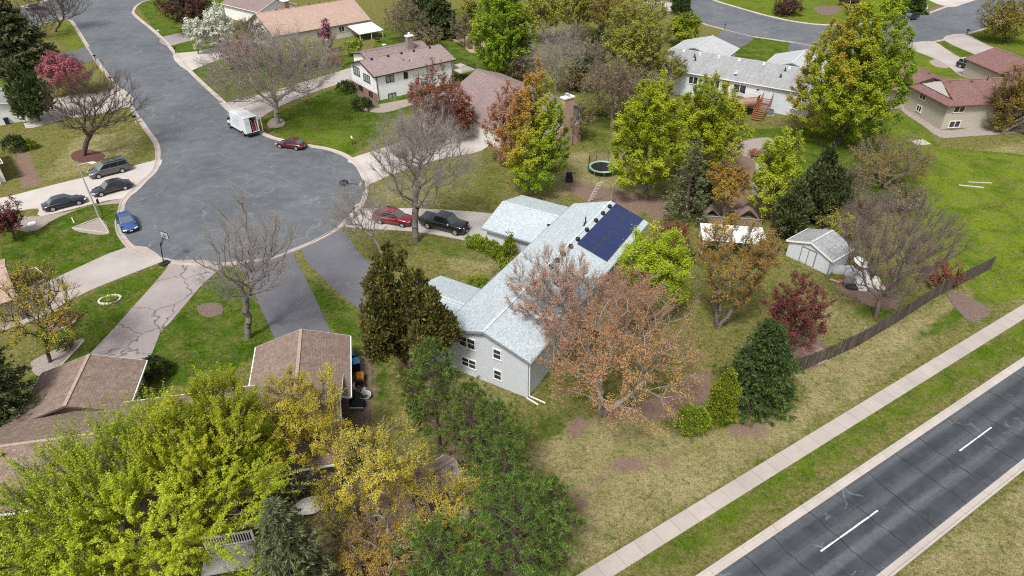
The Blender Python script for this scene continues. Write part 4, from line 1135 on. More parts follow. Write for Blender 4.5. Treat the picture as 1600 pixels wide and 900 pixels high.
# back deck of the grey house
DK = thing("deck", "yellow pine deck with board railing behind the grey house, under the orange tree", "deck", tuple(at(935, 505)), rad(60.17))
b = MB()
for i in range(22): b.box(-2.6 + i * .24, -2.6 + i * .24 + .225, -2.2, 2.2, 1.15, 1.2)
b.build("floor", K_newwood, DK)
b = MB(); b.bar((-2.6, -2.2, 2.1), (2.6, -2.2, 2.1), .14, .05); b.bar((2.6, -2.2, 2.1), (2.6, 2.2, 2.1), .05, .14)
for i in range(12): b.bar((-2.6 + i * .47, -2.2, 1.1), (-2.6 + i * .47, -2.2, 2.1), .05); b.bar((2.6, -2.2 + i * .4, 1.1), (2.6, -2.2 + i * .4, 2.1), .05)
b.build("railing", K_newwood, DK)
for x in (-2.4, 2.4):
    for y in (-2.0, 2.0): b = MB(); b.bar((x, y, 0), (x, y, 1.15), .12); b.build("post", K_newwood, DK)
# ---- B: white house with black windows
HB = thing("house", "white two-storey house with brown roof, black windows and a side balcony deck", "house", (-26.23, 118.39, -.35), rad(38.16))
gable(HB, 'u', 0, 16.6, 0, 5.05, 4.9, 4.65, 6.25, R_brown, K_dark, W_white)
gable(HB, 'u', 3.0, 16.0, 5.4, 3.0, 4.2, 4.9, 5.9, R_mauve, K_dark, W_white, ends=(1, 1))
zB = lambda v: 6.25 - 1.6 * abs(v) / 5.05
fb, fs_ = ('u', .45, -1), ('v', -4.6, -1)
window(HB, fb, 1.15, 3.5, 3.1, 4.55, K_dark, K_blind, 3, False); window(HB, fb, -2.5, -.15, 2.8, 4.1, K_dark, K_blind, 3, False)
window(HB, fs_, 2.35, 3.95, 3.1, 4.2, K_dark, K_blind, 2, False); window(HB, fs_, 5.85, 6.65, 3.1, 4.2, K_dark, None, 1, False); window(HB, fs_, 2.42, 4.0, .1, 1.15, K_dark, K_blind, 2, False)
b = MB(); b.box(.40, .44, -4.62, 4.4, .2, 1.55); b.build("brick_base", K_redbrick, HB)
window(HB, ('u', .40, -1), .6, 2.1, .7, 1.5, K_dark, None, 2, False); window(HB, ('u', .40, -1), -2.95, -1.6, .4, 1.35, K_dark, None, 2, False)
downpipe(HB, fs_, .6, 4.5, .5, K_dark); downpipe(HB, fs_, 15.9, 4.5, .5, K_dark)
chimney(HB, 11.7, 12.9, 3.2, 4.1, 4.8, 7.6, plain("taupe_chimney_cladding", (.25, .19, .165), .8), 1, K_white)
for u in (2.2, 5.4, 8.1, 10.6, 14.0): vent_box(HB, (u, -.5, zB(.5)), .2)
for u, v in ((7.3, -2.4), (8.2, -2.9), (12.0, -3.6)): pipe(HB, (u, v, zB(v)), .3, .06)
pipe(HB, (7.7, .4, zB(.4)), .8, .1, K_galv)
b = MB(); b.box(16.3, 19.6, -6.9, -2.0, 2.55, 2.72); dko = b.build("balcony", K_deck, HB)
b = MB()
for i in range(15): b.bar((16.4 + 3.15 * i / 14, -6.86, 2.72), (16.4 + 3.15 * i / 14, -6.86, 3.7), .03); b.bar((19.55, -6.8 + 4.75 * i / 14, 2.72), (19.55, -6.8 + 4.75 * i / 14, 3.7), .03); b.bar((16.4 + 3.15 * i / 14, -2.04, 2.72), (16.4 + 3.15 * i / 14, -2.04, 3.7), .03)
for a, c in (((16.4, -6.86), (19.55, -6.86)), ((19.55, -6.86), (19.55, -2.04)), ((19.55, -2.04), (16.4, -2.04))): b.bar((*a, 3.72), (*c, 3.72), .06)
b.build("railing", K_dark, dko)
for x, y in ((19.4, -6.7), (19.4, -2.2)): b = MB(); b.bar((x, y, 0), (x, y, 2.55), .14); b.build("post", K_dark, dko)
# ---- C: pale pink roof at the top
HC = thing("house", "cream house with long faded pink roof and white patio awning", "house", (-54.12, 151.21, 0), rad(39.33))
gable(HC, 'u', 0, 23.1, 0, 7.3, 7.3, 2.9, 6.2, R_pink, K_brown, W_cream)
window(HC, ('v', -6.85, -1), 15.2, 16.6, 1.3, 2.5, K_white, None, 2, False); window(HC, ('v', -6.85, -1), 18.3, 18.9, 1.7, 2.5, K_white, None, 1, False)
for u in (5, 7.5, 10, 12.6, 15, 17.5): vent_box(HC, (u, .5, 6.05), .22)
b = MB(); b.obox((20.2, -9.6, 2.0), (1, 0, 0), Vector((0, -1, -.16)).normalized(), Vector((0, -.16, 1)).normalized(), 3.0, 2.8, .05); aw = b.build("awning", K_white, HC)
for x in (17.4, 20.2, 23.0): b = MB(); b.bar((x, -12.2, 0), (x, -12.2, 1.55), .1); b.build("post", K_white, aw)
# ---- D: brown house with the brick chimney
HD = thing("house", "brown-roofed house with tall orange brick chimney and white gable", "house", (-1.9, 113.9, 0), rad(-52.6))
gable(HD, 'u', 0, 20.6, -4.7, 7.7, 4.7, 2.9, 6.7, R_mauve, K_brown, W_cream, ze2=5.1, oh=.4)
gable(HD, 'v', -17.5, -6.5, 5.2, 4.2, 4.2, 2.65, 4.5, R_brown, K_white, W_cream, ends=(1, 0))
chimney(HD, 20.24, 21.1, -4.3, -2.6, 0, 7.3, K_brick, 2)
b = MB(); b.box(20.22, 20.8, -4.7, -.55, 0, 3.0); b.build("brick_hearth", K_brick, HD)
b = MB(); b.box(6.5, 9.0, -17.16, -17.10, .05, 2.3); b.build("garage_door", K_dark, HD)
# ---- E: long grey duplex
HE = thing("house", "long white duplex with weathered grey roof, two garages and a wooden deck", "house", (29.8, 117.33, 0), rad(-32.8))
gable(HE, 'u', -5.4, 21.0, 6.75, 6.75, 6.75, 4.25, 6.0, R_weather, K_white, W_pale)
gable(HE, 'v', 12.9, 23.2, -3.4, 5.5, 5.5, 3.3, 4.9, R_light, K_white, W_pale, ends=(0, 1))
gable(HE, 'v', 12.9, 23.2, 14.4, 5.2, 5.2, 3.3, 4.9, R_light, K_white, W_pale, ends=(0, 1))
fe = ('v', .45, -1)
window(HE, fe, 8.3, 10.5, 2.0, 3.65, K_white, None, 2, False); window(HE, fe, 4.3, 6.0, 2.0, 3.75, K_white, None, 2, False); window(HE, fe, 12.0, 12.75, 3.05, 3.5, K_white, None, 1, False)
window(HE, fe, 17.9, 20.0, .35, 1.3, K_white, K_blind, 2, False); window(HE, fe, 18.6, 20.2, 2.6, 3.7, K_white, None, 2, False); window(HE, fe, .5, 2.2, 2.3, 3.6, K_white, None, 2, False)
b = MB(); b.box(6.5, 7.5, .38, .44, 1.9, 3.8); b.build("shutter", K_wood, HE)
downpipe(HE, fe, 14.6, 4.0)
zE_ = lambda v: 4.25 + 1.75 * v / 6.75
for u in (-3.0, 0.0, 3.4, 7.0, 11.2, 15.4, 19.0): vent_box(HE, (u, 6.1, zE_(6.1)), .2, K_white)
for u, v in ((-.5, 4.9), (0, 4.0), (15.0, 5.2), (14.9, 3.2)): pipe(HE, (u, v, zE_(v)), .5, .12)
pipe(HE, (8.0, 1.4, zE_(1.4)), .5, .04)
b = MB(); b.lathe([(.02, 0), (.25, .06), (.32, .14), (.30, .14), (.02, .02)], 14); dish = b.build("satellite_dish", K_galv, HE); dish.location = (8.0, 1.4, zE_(1.4) + .55); dish.rotation_euler = (rad(60), 0, rad(20))
DE = thing("deck", "red-stained wooden deck with a stair on the long grey-roofed duplex", "deck", HE.location, HE.rotation_euler.z)
poly = [(8.0, .1), (13.4, .1), (13.4, -3.2), (11.6, -5.0), (8.0, -5.0)]
b = MB(); b.poly_prism(poly, 2.15, 2.35); b.build("floor", K_deck, DE)
b = MB()
for (a, c) in zip(poly[1:], poly[2:] + poly[:0]):
    a, c = Vector((*a, 0)), Vector((*c, 0)); L = (c - a).length; n = int(L / .13)
    if a.x > 13 and a.y > 0: a = Vector((13.4, -1.6, 0)); L = (c - a).length; n = int(L / .13)
    for i in range(n + 1): q = a + (c - a) * (i / n); b.bar(q + Vector((0, 0, 1.9)), q + Vector((0, 0, 3.25)), .05)
    b.bar(a + Vector((0, 0, 3.28)), c + Vector((0, 0, 3.28)), .13, .05); b.bar(a + Vector((0, 0, 2.2)), c + Vector((0, 0, 2.2)), .06, .24)
b.build("railing", K_wood, DE)
for x, y in ((13.2, -3.1), (11.5, -4.8), (8.2, -4.8)): b = MB(); b.bar((x, y, 0), (x, y, 2.15), .15); b.build("post", K_wood, DE)
st = MB()
for i in range(11):
    y = -.2 - i * .43; z = 2.3 - i * .205; st.box(13.55, 15.0, y - .36, y, z - .05, z)
st.build("stair", K_wood, DE)
for x in (13.5, 15.05):
    b = MB(); b.bar((x, .1, 3.2), (x, -4.9, .95), .07, .09); b.bar((x, .1, 2.2), (x, -4.9, 0.05), .06, .25)
    for i in range(0, 12): y = .1 - 5.0 * i / 11; z = 2.2 - 2.15 * i / 11; b.bar((x, y, z), (x, y, z + .98), .045)
    b.build("stair_rail", K_wood, DE)
# ---- F: tan house on the right
HF = thing("house", "tan two-storey house with dark red roof and white window frames at the right edge", "house", (66.87, 101.94, 0), rad(8))
b = MB(); b.box(0, 17, 0, 10.6, 0, 3.95); b.build("wall", W_tan, HF)
r = MB(); e = .6; zl, zr_ = 3.95, 5.9; gu = 1.7
A0, A1 = Vector((gu, 5.3, zr_)), Vector((17.6, 5.3, zr_)); zs = zl + (zr_ - zl) * .18; vy = .18 * 5.9
slab(r, [(-e, -e, zl), (17.6, -e, zl), A1, A0, (gu - .6, -e + vy + .3, zs)], .18); slab(r, [(17.6, 11.2, zl), (-e, 11.2, zl), (gu - .6, 11.2 - vy - .3, zs), A0, A1], .18)
slab(r, [(-e, 11.2, zl), (-e, -e, zl), (gu - .6, -e + vy + .3, zs), (gu - .6, 11.2 - vy - .3, zs)], .18)
ro = r.build("roof", R_red, HF)
b = MB(); b.bar((gu, 5.3, zr_ + .02), (17.5, 5.3, zr_ + .02), .28, .04); b.build("ridge_cap", CAPS[R_red.name], ro)
b = MB(); b.add([(gu - .35, .75, zs), (gu - .35, 9.85, zs), (gu - .1, 5.3, zr_ - .12), (gu + .1, .75, zs - .05), (gu + .1, 9.85, zs - .05), (gu + .1, 5.3, zr_ - .15)], [(0, 1, 2), (3, 5, 4), (0, 3, 4, 1), (1, 4, 5, 2), (2, 5, 3, 0)]); b.build("gable_infill", W_cream, HF)
b = MB(); b.bar((-e - .05, -e - .05, zl - .1), (17.6, -e - .05, zl - .1), .1, .16); b.bar((-e - .05, -e, zl - .1), (-e - .05, 11.2, zl - .1), .1, .16); b.build("gutter", K_redtrim, ro)
ff, fl = ('v', 0, -1), ('u', 0, -1)
window(HF, ff, 1.07, 2.95, 2.65, 3.75, sash=False); window(HF, ff, 1.2, 3.1, .2, 1.3, sash=False); window(HF, fl, 5.2, 6.7, 2.75, 3.75, sash=False); window(HF, fl, 5.3, 6.5, .75, 1.75, sash=False)
gable(HF, 'v', 9.0, 20.5, 3.2, 6.0, 6.0, 3.3, 5.2, R_red, K_redtrim, W_tan, ends=(0, 1)); gable(HF, 'v', 9.5, 24.5, 26.5, 5.5, 5.5, 3.2, 5.0, R_red, K_redtrim, W_tan)
for u, v in ((2.9, 5.9), (6.5, 5.6)): vent_box(HF, (u, v - .9, 5.6), .22, K_redtrim)
vent_box(HF, (4.6, 12.0, 4.75), .22, K_redtrim); pipe(HF, (9.4, 4.9, 5.7), .6, .07); vent_box(HF, (9.6, 3.6, 5.25), .16, K_white); vent_box(HF, (9.5, 2.4, 4.8), .16, K_white)
DF = thing("outdoor_stair", "grey wooden outdoor stair with rails beside the tan house", "stair", HF.location, rad(8))
b = MB()
for i in range(10): b.box(8.6 + i * .38, 9.0 + i * .38, -2.6, -1.3, .12 + i * .21, .17 + i * .21)
b.build("steps", K_deck, DF)
for y in (-2.65, -1.25):
    b = MB(); b.bar((8.5, y, 1.0), (12.4, y, 3.15), .08, .1); b.bar((8.5, y, .1), (12.4, y, 2.2), .06, .25)
    for i in range(7): b.bar((8.5 + .65 * i, y, .1 + .35 * i), (8.5 + .65 * i, y, 1.0 + .358 * i), .07)
    b.build("stair_rail", K_deck, DF)
# ---- G: brown-roofed house lower left
HG_ = thing("house", "brown-roofed house with two front garages at the lower left, half under the lime maple", "house", (-37.56, 36.88, 0), rad(11.4))
gable(HG_, 'u', 0, 24.34, -4.7, 4.72, 4.7, 2.9, 4.4, R_oldbrown, K_white, W_brown)
gable(HG_, 'v', -.9, 5.2, 4.2, 4.0, 4.0, 2.72, 4.05, R_oldbrown, K_white, W_brown, ends=(0, 1)); gable(HG_, 'v', -2.6, 5.2, 20.95, 3.95, 3.95, 2.72, 4.05, R_oldbrown, K_white, W_brown, ends=(1, 1))
garage_door(HG_, ('v', 4.75, 1), 1.6, 6.8, 2.2, K_white); garage_door(HG_, ('v', 4.75, 1), 18.4, 23.5, 2.2, K_white)
fg = ('v', -8.97, -1)
for a0, a1, z0, z1 in ((3.0, 4.6, .9, 2.1), (8.0, 10.0, .2, 2.2), (14.0, 15.5, 1.0, 2.1), (19.0, 20.6, 1.0, 2.1)): window(HG_, fg, a0, a1, z0, z1, K_dark, None, 2, False)
downpipe(HG_, ('v', -.45, 1), 8.55, 2.7, .2)
b = MB(); b.tube((1.2, -5.2, 4.2), (1.9, -5.5, 4.33), .16, .13, 10); b.build("vent_pipe", K_brown, HG_)
vent_box(HG_, (9, -5.2, 4.27), .2, K_brown); vent_box(HG_, (15, -5.2, 4.27), .2, K_brown)
b = MB(); b.box(8.4, 13.5, -.35, 2.4, .0, .09); b.build("porch_slab", K_conc, HG_)
# ---- buildings cut by the left and top edges
HH = thing("garage", "white garage with grey roof behind the ragged juniper at the left edge", "garage", tuple(at(48, 187)), rad(128))
gable(HH, 'u', -.4, 9, 4.2, 4.6, 4.6, 2.7, 3.9, R_weather, K_white, W_white)
HI = thing("house", "white house with red-brown roof cut off by the left edge", "house", (-67.6, 83.2, 0), rad(132))
gable(HI, 'u', -.4, 9, 4.3, 4.8, 4.8, 2.8, 4.1, R_red, K_white, W_white)
b = MB(); b.box(-.30, .06, .6, 1.3, 0, 1.5); b.build("side_wall", W_white, HI)
HJ = thing("house", "white house with mauve roof at the top edge behind the pear blossom", "house", (-68.0, 176.0, 0), rad(-38))
gable(HJ, 'u', -1, 14, 3.0, 5.5, 5.5, 3.3, 5.4, R_mauve, K_white, W_white)
b = MB(); b.box(-.85, -.60, .5, 6.2, .1, 2.5); b.build("brick_front", K_redbrick, HJ)
chimney(HJ, 15.5, 17.0, 3.0, 4.2, 0, 5.0, K_redbrick, 0)
HK = thing("house", "brown-mauve roofed house glimpsed at the top behind the wood", "house", tuple(at(1020, 12)), rad(-32))
gable(HK, 'u', -4, 6, 3.0, 5.0, 5.0, 3.0, 4.8, R_mauve, K_brown, W_cream)
HL = thing("garage", "tan roof corner cut off by the left edge beside the framed bed", "garage", tuple(at(-70, 500)), rad(38))
gable(HL, 'u', -4.5, 5.6, 0.0, 4.6, 4.4, 2.7, 4.0, R_pink, K_brown, W_tan)
HM = thing("house", "white garage with bright blue door at the upper right top edge", "garage", tuple(at(1545, -14)), rad(-10))
gable(HM, 'u', -5, 5, 4.5, 4.5, 4.5, 2.9, 4.4, R_weather, K_white, W_white)
garage_door(HM, ('v', .45, -1), -3.4, 2.2, 2.3, plain("blue_door", (.035, .17, .55), .5))
# ---- sheds
SH = thing("shed", "white garden shed with double doors and grey roof", "shed", (33.42, 60.69, 0), rad(37.9))
gable(SH, 'u', -.15, 4.0, 2.42, 2.75, 2.75, 1.95, 2.95, R_weather, K_white, W_pale, oh=.22, t=.09)
b = MB(); face_box(b, ('u', .07, -1), 1.7, 2.47, .15, 1.85, 0, .05); b.build("door", W_pale, SH); b = MB(); face_box(b, ('u', .07, -1), 2.5, 3.27, .15, 1.85, 0, .05); b.build("door", W_pale, SH)
b = MB()
for a in (1.62, 2.485, 3.32): face_box(b, ('u', .07, -1), a - .045, a + .045, .1, 1.95, 0, .07)
face_box(b, ('u', .07, -1), 1.62, 3.32, 1.9, 2.0, 0, .07); face_box(b, ('u', .07, -1), -.12, -.02, .05, 1.95, 0, .05); b.build("door_trim", plain("grey_stain_trim", (.20, .20, .20), .8), SH)
CN = thing("canopy", "white flat canopy roof on posts behind the amber tree", "canopy", (*((at(1098.7, 361, 2.5) + at(1192, 368, 2.5)) / 2).to_2d(), 0), rad(-9))
b = MB(); n = 28
vs = [(-3.4 + 6.8 * i / n, y, 2.45 + (.035 if i % 2 else 0) + .10 * (1 - abs(y) / 1.9)) for i in range(n + 1) for y in (-1.9, 0, 1.9)]
b.add(vs, [(3 * i + j, 3 * i + 3 + j, 3 * i + 4 + j, 3 * i + 1 + j) for i in range(n) for j in (0, 1)]); co = b.build("roof", plain("white_canopy_sheet", (.80, .80, .79), .4, .4, var=.05), CN)
m = co.modifiers.new("solid", 'SOLIDIFY'); m.thickness = .05
for x in (-3.2, 3.2):
    for y in (-1.7, 1.7): b = MB(); b.bar((x, y, 0), (x, y, 2.45), .1); b.build("post", K_white, CN)
SS = thing("shed", "little brown-roofed garden shed beneath the yellow flowering trees", "shed", (-5.3, 31.9, 0), rad(40))
gable(SS, 'u', -1.6, 1.6, 0, 1.3, 1.3, 2.0, 2.75, R_mauve, K_deck, W_brown, oh=.15, t=.09)
# ------------------------------------------------------------------ vehicles
def paint(name, c, coat=1.0, metal=.25):
    k = NT(name, .32, .5); k.color(c); k.b.inputs["Metallic"].default_value = metal; k.b.inputs["Coat Weight"].default_value = coat; k.b.inputs["Coat Roughness"].default_value = .05
    return k.m
V_tyre = plain("tyre_rubber", (.018, .018, .018), .85, .2); V_rim = plain("alloy_rim", (.45, .45, .46), .35, .5, .6)
def vglass():
    k = NT("car_glass", .05, .6); k.color((.015, .018, .02)); return k.m
V_glass = vglass()
V_wind = NT("windscreen_glass", .04, .7); V_wind.color((.10, .135, .14)); V_wind = V_wind.m
V_lamp = plain("headlight_lens", (.75, .76, .76), .12, .6, var=.03); V_tail = plain("tail_light_lens", (.42, .02, .02), .2, .5); V_plate = plain("number_plate", (.72, .73, .75), .4)
V_black = plain("black_plastic", (.02, .02, .021), .6, .3)
def quad_inset(P, m, d, flipn=False):
    """P: 4 corners (bl, br, tr, tl) of a cabin face -> inset quad slightly proud of it"""
    P = [Vector(p) for p in P]; n = (P[1] - P[0]).cross(P[3] - P[0]).normalized() * (-1 if flipn else 1)
    def bi(u, v): return P[0] * (1 - u) * (1 - v) + P[1] * u * (1 - v) + P[2] * u * v + P[3] * (1 - u) * v
    u0, u1, v0, v1 = m
    a = [bi(u0, v0), bi(u1, v0), bi(u1, v1), bi(u0, v1)]
    return [p + n * d for p in a], [p - n * .02 for p in a]
def add_pane(parent, P, m, mat, name, d=.012):
    c = sum((Vector(p) for p in P), Vector()) / 4
    n = (Vector(P[1]) - Vector(P[0])).cross(Vector(P[3]) - Vector(P[0]))
    fl = n.dot(c - Vector((c.x * .6 if abs(n.normalized().y) < .5 else c.x, 0, .9))) < 0
    a, b_ = quad_inset(P, m, d, fl)
    g = MB(); g.add(a + b_, [(0, 1, 2, 3), (7, 6, 5, 4), (0, 4, 5, 1), (1, 5, 6, 2), (2, 6, 7, 3), (3, 7, 4, 0)]); o = g.build(name, mat, parent)
    bm = bmesh.new(); bm.from_mesh(o.data); bmesh.ops.recalc_face_normals(bm, faces=bm.faces); bm.to_mesh(o.data); bm.free()
    return o
def car(name, label, cat, loc, head, L, Wd, H, body, cab, style='sedan', belt=None, clear=.24, group=None, wr=.33, roof_mat=None, rails=False, tonneau=False):
    """head: direction the front points to. cab = (windscreen base x, windscreen top x, rear top x, rear base x) measured from the front bumper"""
    t = thing(name, label, cat, (loc[0], loc[1], .045), head, group)
    h = L / 2; belt = belt or H * .60; w = Wd / 2
    X = lambda x: h - x
    # lower body: sections along the length
    f0, r0 = (.72, .86) if style in ('sedan', 'hatch') else (.86, .96)
    if style == 'pickup': f0, r0 = .95, .97
    if style == 'van': f0, r0 = .80, .98
    st = [(0.0, .42, belt * f0 * .80, .80), (.10, .30, belt * f0 * .92, .90), (.35, clear, belt * f0, .97), (cab[0] * .75, clear, belt * (f0 * .45 + .55), 1.0), (cab[0] + .1, clear, belt, 1.0),
          (L * .5, clear, belt, 1.0), (min(cab[3], L - .5), clear, belt, 1.0), (L - .30, clear + .02, belt * (r0 + .02), .97), (L - .08, .33, belt * r0 * .97, .90), (L, .42, belt * r0 * .86, .82)]
    if style in ('suv', 'van', 'hatch'): st[-3] = (L - .25, clear + .02, belt, .98); st[-2] = (L - .06, .33, belt * .98, .93); st[-1] = (L, .42, belt * .90, .88)
    b = MB(); vs = []; m = 11
    for x, zb, zt, ws in st:
        W_ = w * ws; sh = [(0, zb), (W_ * .80, zb), (W_ * .97, zb + .08), (W_, zb + (zt - zb) * .45), (W_ * .985, zt - .10), (W_ * .90, zt - .015), ]
        ring = [(y, z) for y, z in sh] + [(0, zt + .03)] + [(-y, z) for y, z in sh[::-1][:-1]]
        m = len(ring); vs += [(X(x), y, z) for y, z in ring]
    fs = []
    for i in range(len(st) - 1):
        for j in range(m): k = (j + 1) % m; fs.append((i * m + j, i * m + k, (i + 1) * m + k, (i + 1) * m + j))
    fs += [tuple(range(m)), tuple(range((len(st) - 1) * m, len(st) * m))[::-1]]
    b.add(vs, fs); bo = b.build("body", body, t, smooth=True, bevel=.03)
    bm = bmesh.new(); bm.from_mesh(bo.data); bmesh.ops.recalc_face_normals(bm, faces=bm.faces); bm.to_mesh(bo.data); bm.free()
    for p_ in bo.data.polygons: p_.use_smooth = True
    # cabin
    wb, wt = w * .90, w * (.70 if style in ('sedan', 'hatch') else .78); zb = belt - .03; zr = H
    cb = MB(); c4 = [X(cab[0]), X(cab[1]), X(cab[2]), X(cab[3])]
    zfa = H - .05; zre = H - (.07 if style in ('sedan', 'hatch') else .03)
    fl = [(c4[0], -wb, zb), (c4[0], wb, zb), (c4[3], wb, zb), (c4[3], -wb, zb), (c4[1], -wt, zfa), (c4[1], wt, zfa), (c4[2], wt, zre), (c4[2], -wt, zre)]
    xm = (c4[1] + c4[2]) / 2; fl += [(xm, -wt, zr), (xm, wt, zr)]
    cb.add(fl, [(0, 1, 5, 4), (2, 3, 7, 6), (1, 2, 6, 9, 5), (3, 0, 4, 8, 7), (4, 5, 9, 8), (8, 9, 6, 7), (0, 3, 2, 1)])
    co = cb.build("roof", roof_mat or body, t, bevel=.07, seg=3)
    bm = bmesh.new(); bm.from_mesh(co.data); bmesh.ops.recalc_face_normals(bm, faces=bm.faces); bm.to_mesh(co.data); bm.free()
    add_pane(t, [fl[0], fl[1], fl[5], fl[4]], (.06, .94, .05, .95), V_wind, "windscreen")
    add_pane(t, [fl[2], fl[3], fl[7], fl[6]], (.08, .92, .12, .92), V_glass if style != 'sedan' else V_wind, "rear_window")
    n = 3 if style in ('suv', 'van') else 2
    for s, (A, B, Cc, D) in ((1, (fl[1], fl[2], fl[6], fl[5])), (-1, (fl[0], fl[3], fl[7], fl[4]))):
        for i in range(n): add_pane(t, [A, B, Cc, D], (.055 + .90 * i / n + .012, .055 + .90 * (i + 1) / n - .012, .16, .88), V_glass, "side_window", .02)
    # wheels and arches
    for x in ((.19 if style != 'pickup' else .17) * L, (.79 if style != 'van' else .77) * L):
        for s in (-1, 1):
            a = MB(); a.tube((X(x), s * (w - .30), wr + .02), (X(x), s * (w + .006), wr + .02), wr * 1.17, wr * 1.17, 18); a.build("wheel_arch", V_black, t)
            g = MB(); g.tube((X(x), s * (w - .22), wr), (X(x), s * (w + .02), wr), wr, wr, 18); wo = g.build("wheel", V_tyre, t)
            r_ = MB(); r_.lathe([(.02, 0), (wr * .62, .0), (wr * .66, .014), (.03, .03)], 16); q = r_.build("rim", V_rim, wo); q.rotation_euler = (-s * math.pi / 2, 0, 0); q.location = (X(x), s * (w + .021), wr)
    # lamps, mirrors, plates, bumpers
    for s in (-1, 1):
        g = MB(); g.obox((X(.17), s * w * .66, belt * f0 * .80), Vector((.92, -s * .38 * -1, 0)).normalized(), Vector((-.38 * s, .92, 0)).normalized(), (0, 0, 1), .13, .20, .085); g.build("headlight", V_lamp, t, bevel=.03)
        g = MB(); zt = belt * r0 * .84 if style in ('sedan',) else belt * .86
        g.obox((X(L - .05), s * w * .70, zt), (1, 0, 0), (0, 1, 0), (0, 0, 1), .07, .17, .09 if style in ('sedan', 'hatch') else .16); g.build("tail_light", V_tail, t, bevel=.02)
        g = MB(); g.obox((X(cab[0] + .42), s * (w + .07), belt + .05), (1, 0, 0), (0, 1, 0), (0, 0, 1), .07, .11, .07); g.build("mirror", body if style != 'pickup' else V_lamp, t, bevel=.03)
    g = MB(); g.box(X(.02), X(-.035), -w * .74, w * .74, .25, .44); g.build("front_bumper", V_black, t, bevel=.03)
    g = MB(); g.box(X(L + .035), X(L - .02), -w * .76, w * .76, .28, .46); g.build("rear_bumper", V_black, t, bevel=.03)
    g = MB(); g.box(X(L + .045), X(L + .036), -.16, .16, .50, .64); g.build("number_plate", V_plate, t); g = MB(); g.box(X(-.036), X(-.045), -.16, .16, .32, .44); g.build("number_plate", V_plate, t)
    if style in ('suv', 'pickup', 'van'):
        g = MB(); g.box(X(.04), X(-.012), -w * .42, w * .42, .50, belt * f0 * .84); g.build("grille", V_black, t)
    if rails:
        for s in (-1, 1): g = MB(); g.bar((c4[1] - .2, s * wt * .92, H + .05), (c4[2] + .15, s * wt * .92, H + .05), .05, .07); g.build("roof_rail", V_black if rails == 1 else V_rim, t)
    if tonneau:
        g = MB(); g.box(X(L - .12), X(cab[3] + .05), -w * .86, w * .86, belt + .0, belt + .055); g.build("bed_cover", plain("grey_bed_cover", (.075, .08, .09), .7), t, bevel=.02)
    return t
def park(pa, pb, side=0.0):
    """wheel-line pixels -> centre and heading from a towards b; side shifts away from the camera"""
    a, b_ = at(*pa), at(*pb); d = (b_ - a).normalized(); n = Vector((-d.y, d.x, 0))
    if n.y < 0: n = -n
    c = (a + b_) / 2 + n * side
    return (c.x, c.y), math.atan2(d.y, d.x)
SED = (1.35, 2.05, 3.55, 4.15)
l, h = park((197, 269), (153, 280), .85); car("minivan", "dark grey minivan with roof rails parked on the pale driveway, nearest the turning circle's grass", "minivan", l, h, 5.1, 1.98, 1.76, paint("gunmetal_paint", (.075, .085, .085)), (1.05, 1.95, 4.75, 5.0), 'van', 1.08, rails=1)
l, h = park((199, 297), (159, 308), .85); car("parked_car", "black sedan parked beside the dark grey minivan", "car", l, h, 4.8, 1.84, 1.46, paint("black_paint", (.022, .023, .03)), SED)
l, h = park((84, 331), (124, 321), .85); car("parked_car", "dark navy-black sedan parked by the gravel strip, facing the turning circle", "car", l, h, 4.8, 1.82, 1.42, paint("dark_navy_paint", (.014, .018, .035)), SED)
l, h = park((186, 345), (196, 366), .0)
p = at(200, 353); car("parked_car", "blue sedan parked at the kerb of the turning circle", "car", (p.x, p.y), math.atan2((at(208, 368) - at(191, 338)).y, (at(208, 368) - at(191, 338)).x), 4.6, 1.78, 1.42, paint("blue_paint", (.035, .085, .27)), SED)
l, h = park((466, 236), (436, 232), .85); car("parked_car", "burgundy sedan parked at the far kerb of the turning circle", "car", l, h, 4.55, 1.78, 1.46, paint("burgundy_paint", (.10, .010, .018)), SED)
l, h = park((588, 350), (634, 357), .9); car("suv", "red sport utility wagon with sunroof parked behind the leafless tree", "car", l, h, 4.75, 1.85, 1.68, paint("red_paint", (.24, .012, .026)), (1.2, 1.95, 4.35, 4.68), 'suv', 1.02, rails=1)
sr = MB()
l, h = park((664, 357), (713, 369), .98); PK = car("pickup_truck", "black crew-cab pickup truck with covered bed on the pale driveway", "pickup", l, h, 5.95, 2.02, 1.95, paint("gloss_black_paint", (.012, .013, .016)), (1.45, 2.15, 3.75, 3.98), 'pickup', 1.22, wr=.40, tonneau=True)
l, h = park((1497, 106), (1522, 113), .9); car("suv", "black sport utility vehicle with silver roof parked beside the dark red garage", "car", l, h, 4.7, 1.86, 1.78, paint("black_suv_paint", (.014, .015, .018)), (1.2, 1.85, 4.4, 4.66), 'suv', 1.05, wr=.37, roof_mat=paint("silver_paint", (.45, .47, .48)))
l, h = park((1438, 30), (1414, 34), .9); car("parked_car", "black wagon parked on the far side of the second street", "car", l, h, 4.7, 1.85, 1.62, paint("black_wagon_paint", (.014, .014, .016)), (1.2, 1.9, 4.3, 4.62), 'suv', 1.0)
p = at(347, 72); car("parked_car", "white car on the drive behind the white-blossoming pears", "car", (p.x, p.y), rad(-155), 4.6, 1.8, 1.45, paint("white_paint", (.70, .71, .72), 1, 0), SED)
p = at(28, 104); car("parked_car", "dark car parked beside the left-edge evergreens", "car", (p.x, p.y), rad(200), 4.7, 1.8, 1.45, paint("dark_green_paint", (.02, .028, .028)), SED)
p = at(57, 15); car("parked_car", "dark purple car on the cross street behind a leafless tree", "car", (p.x, p.y), rad(28), 4.7, 1.82, 1.5, paint("dark_purple_paint", (.035, .03, .04)), SED)
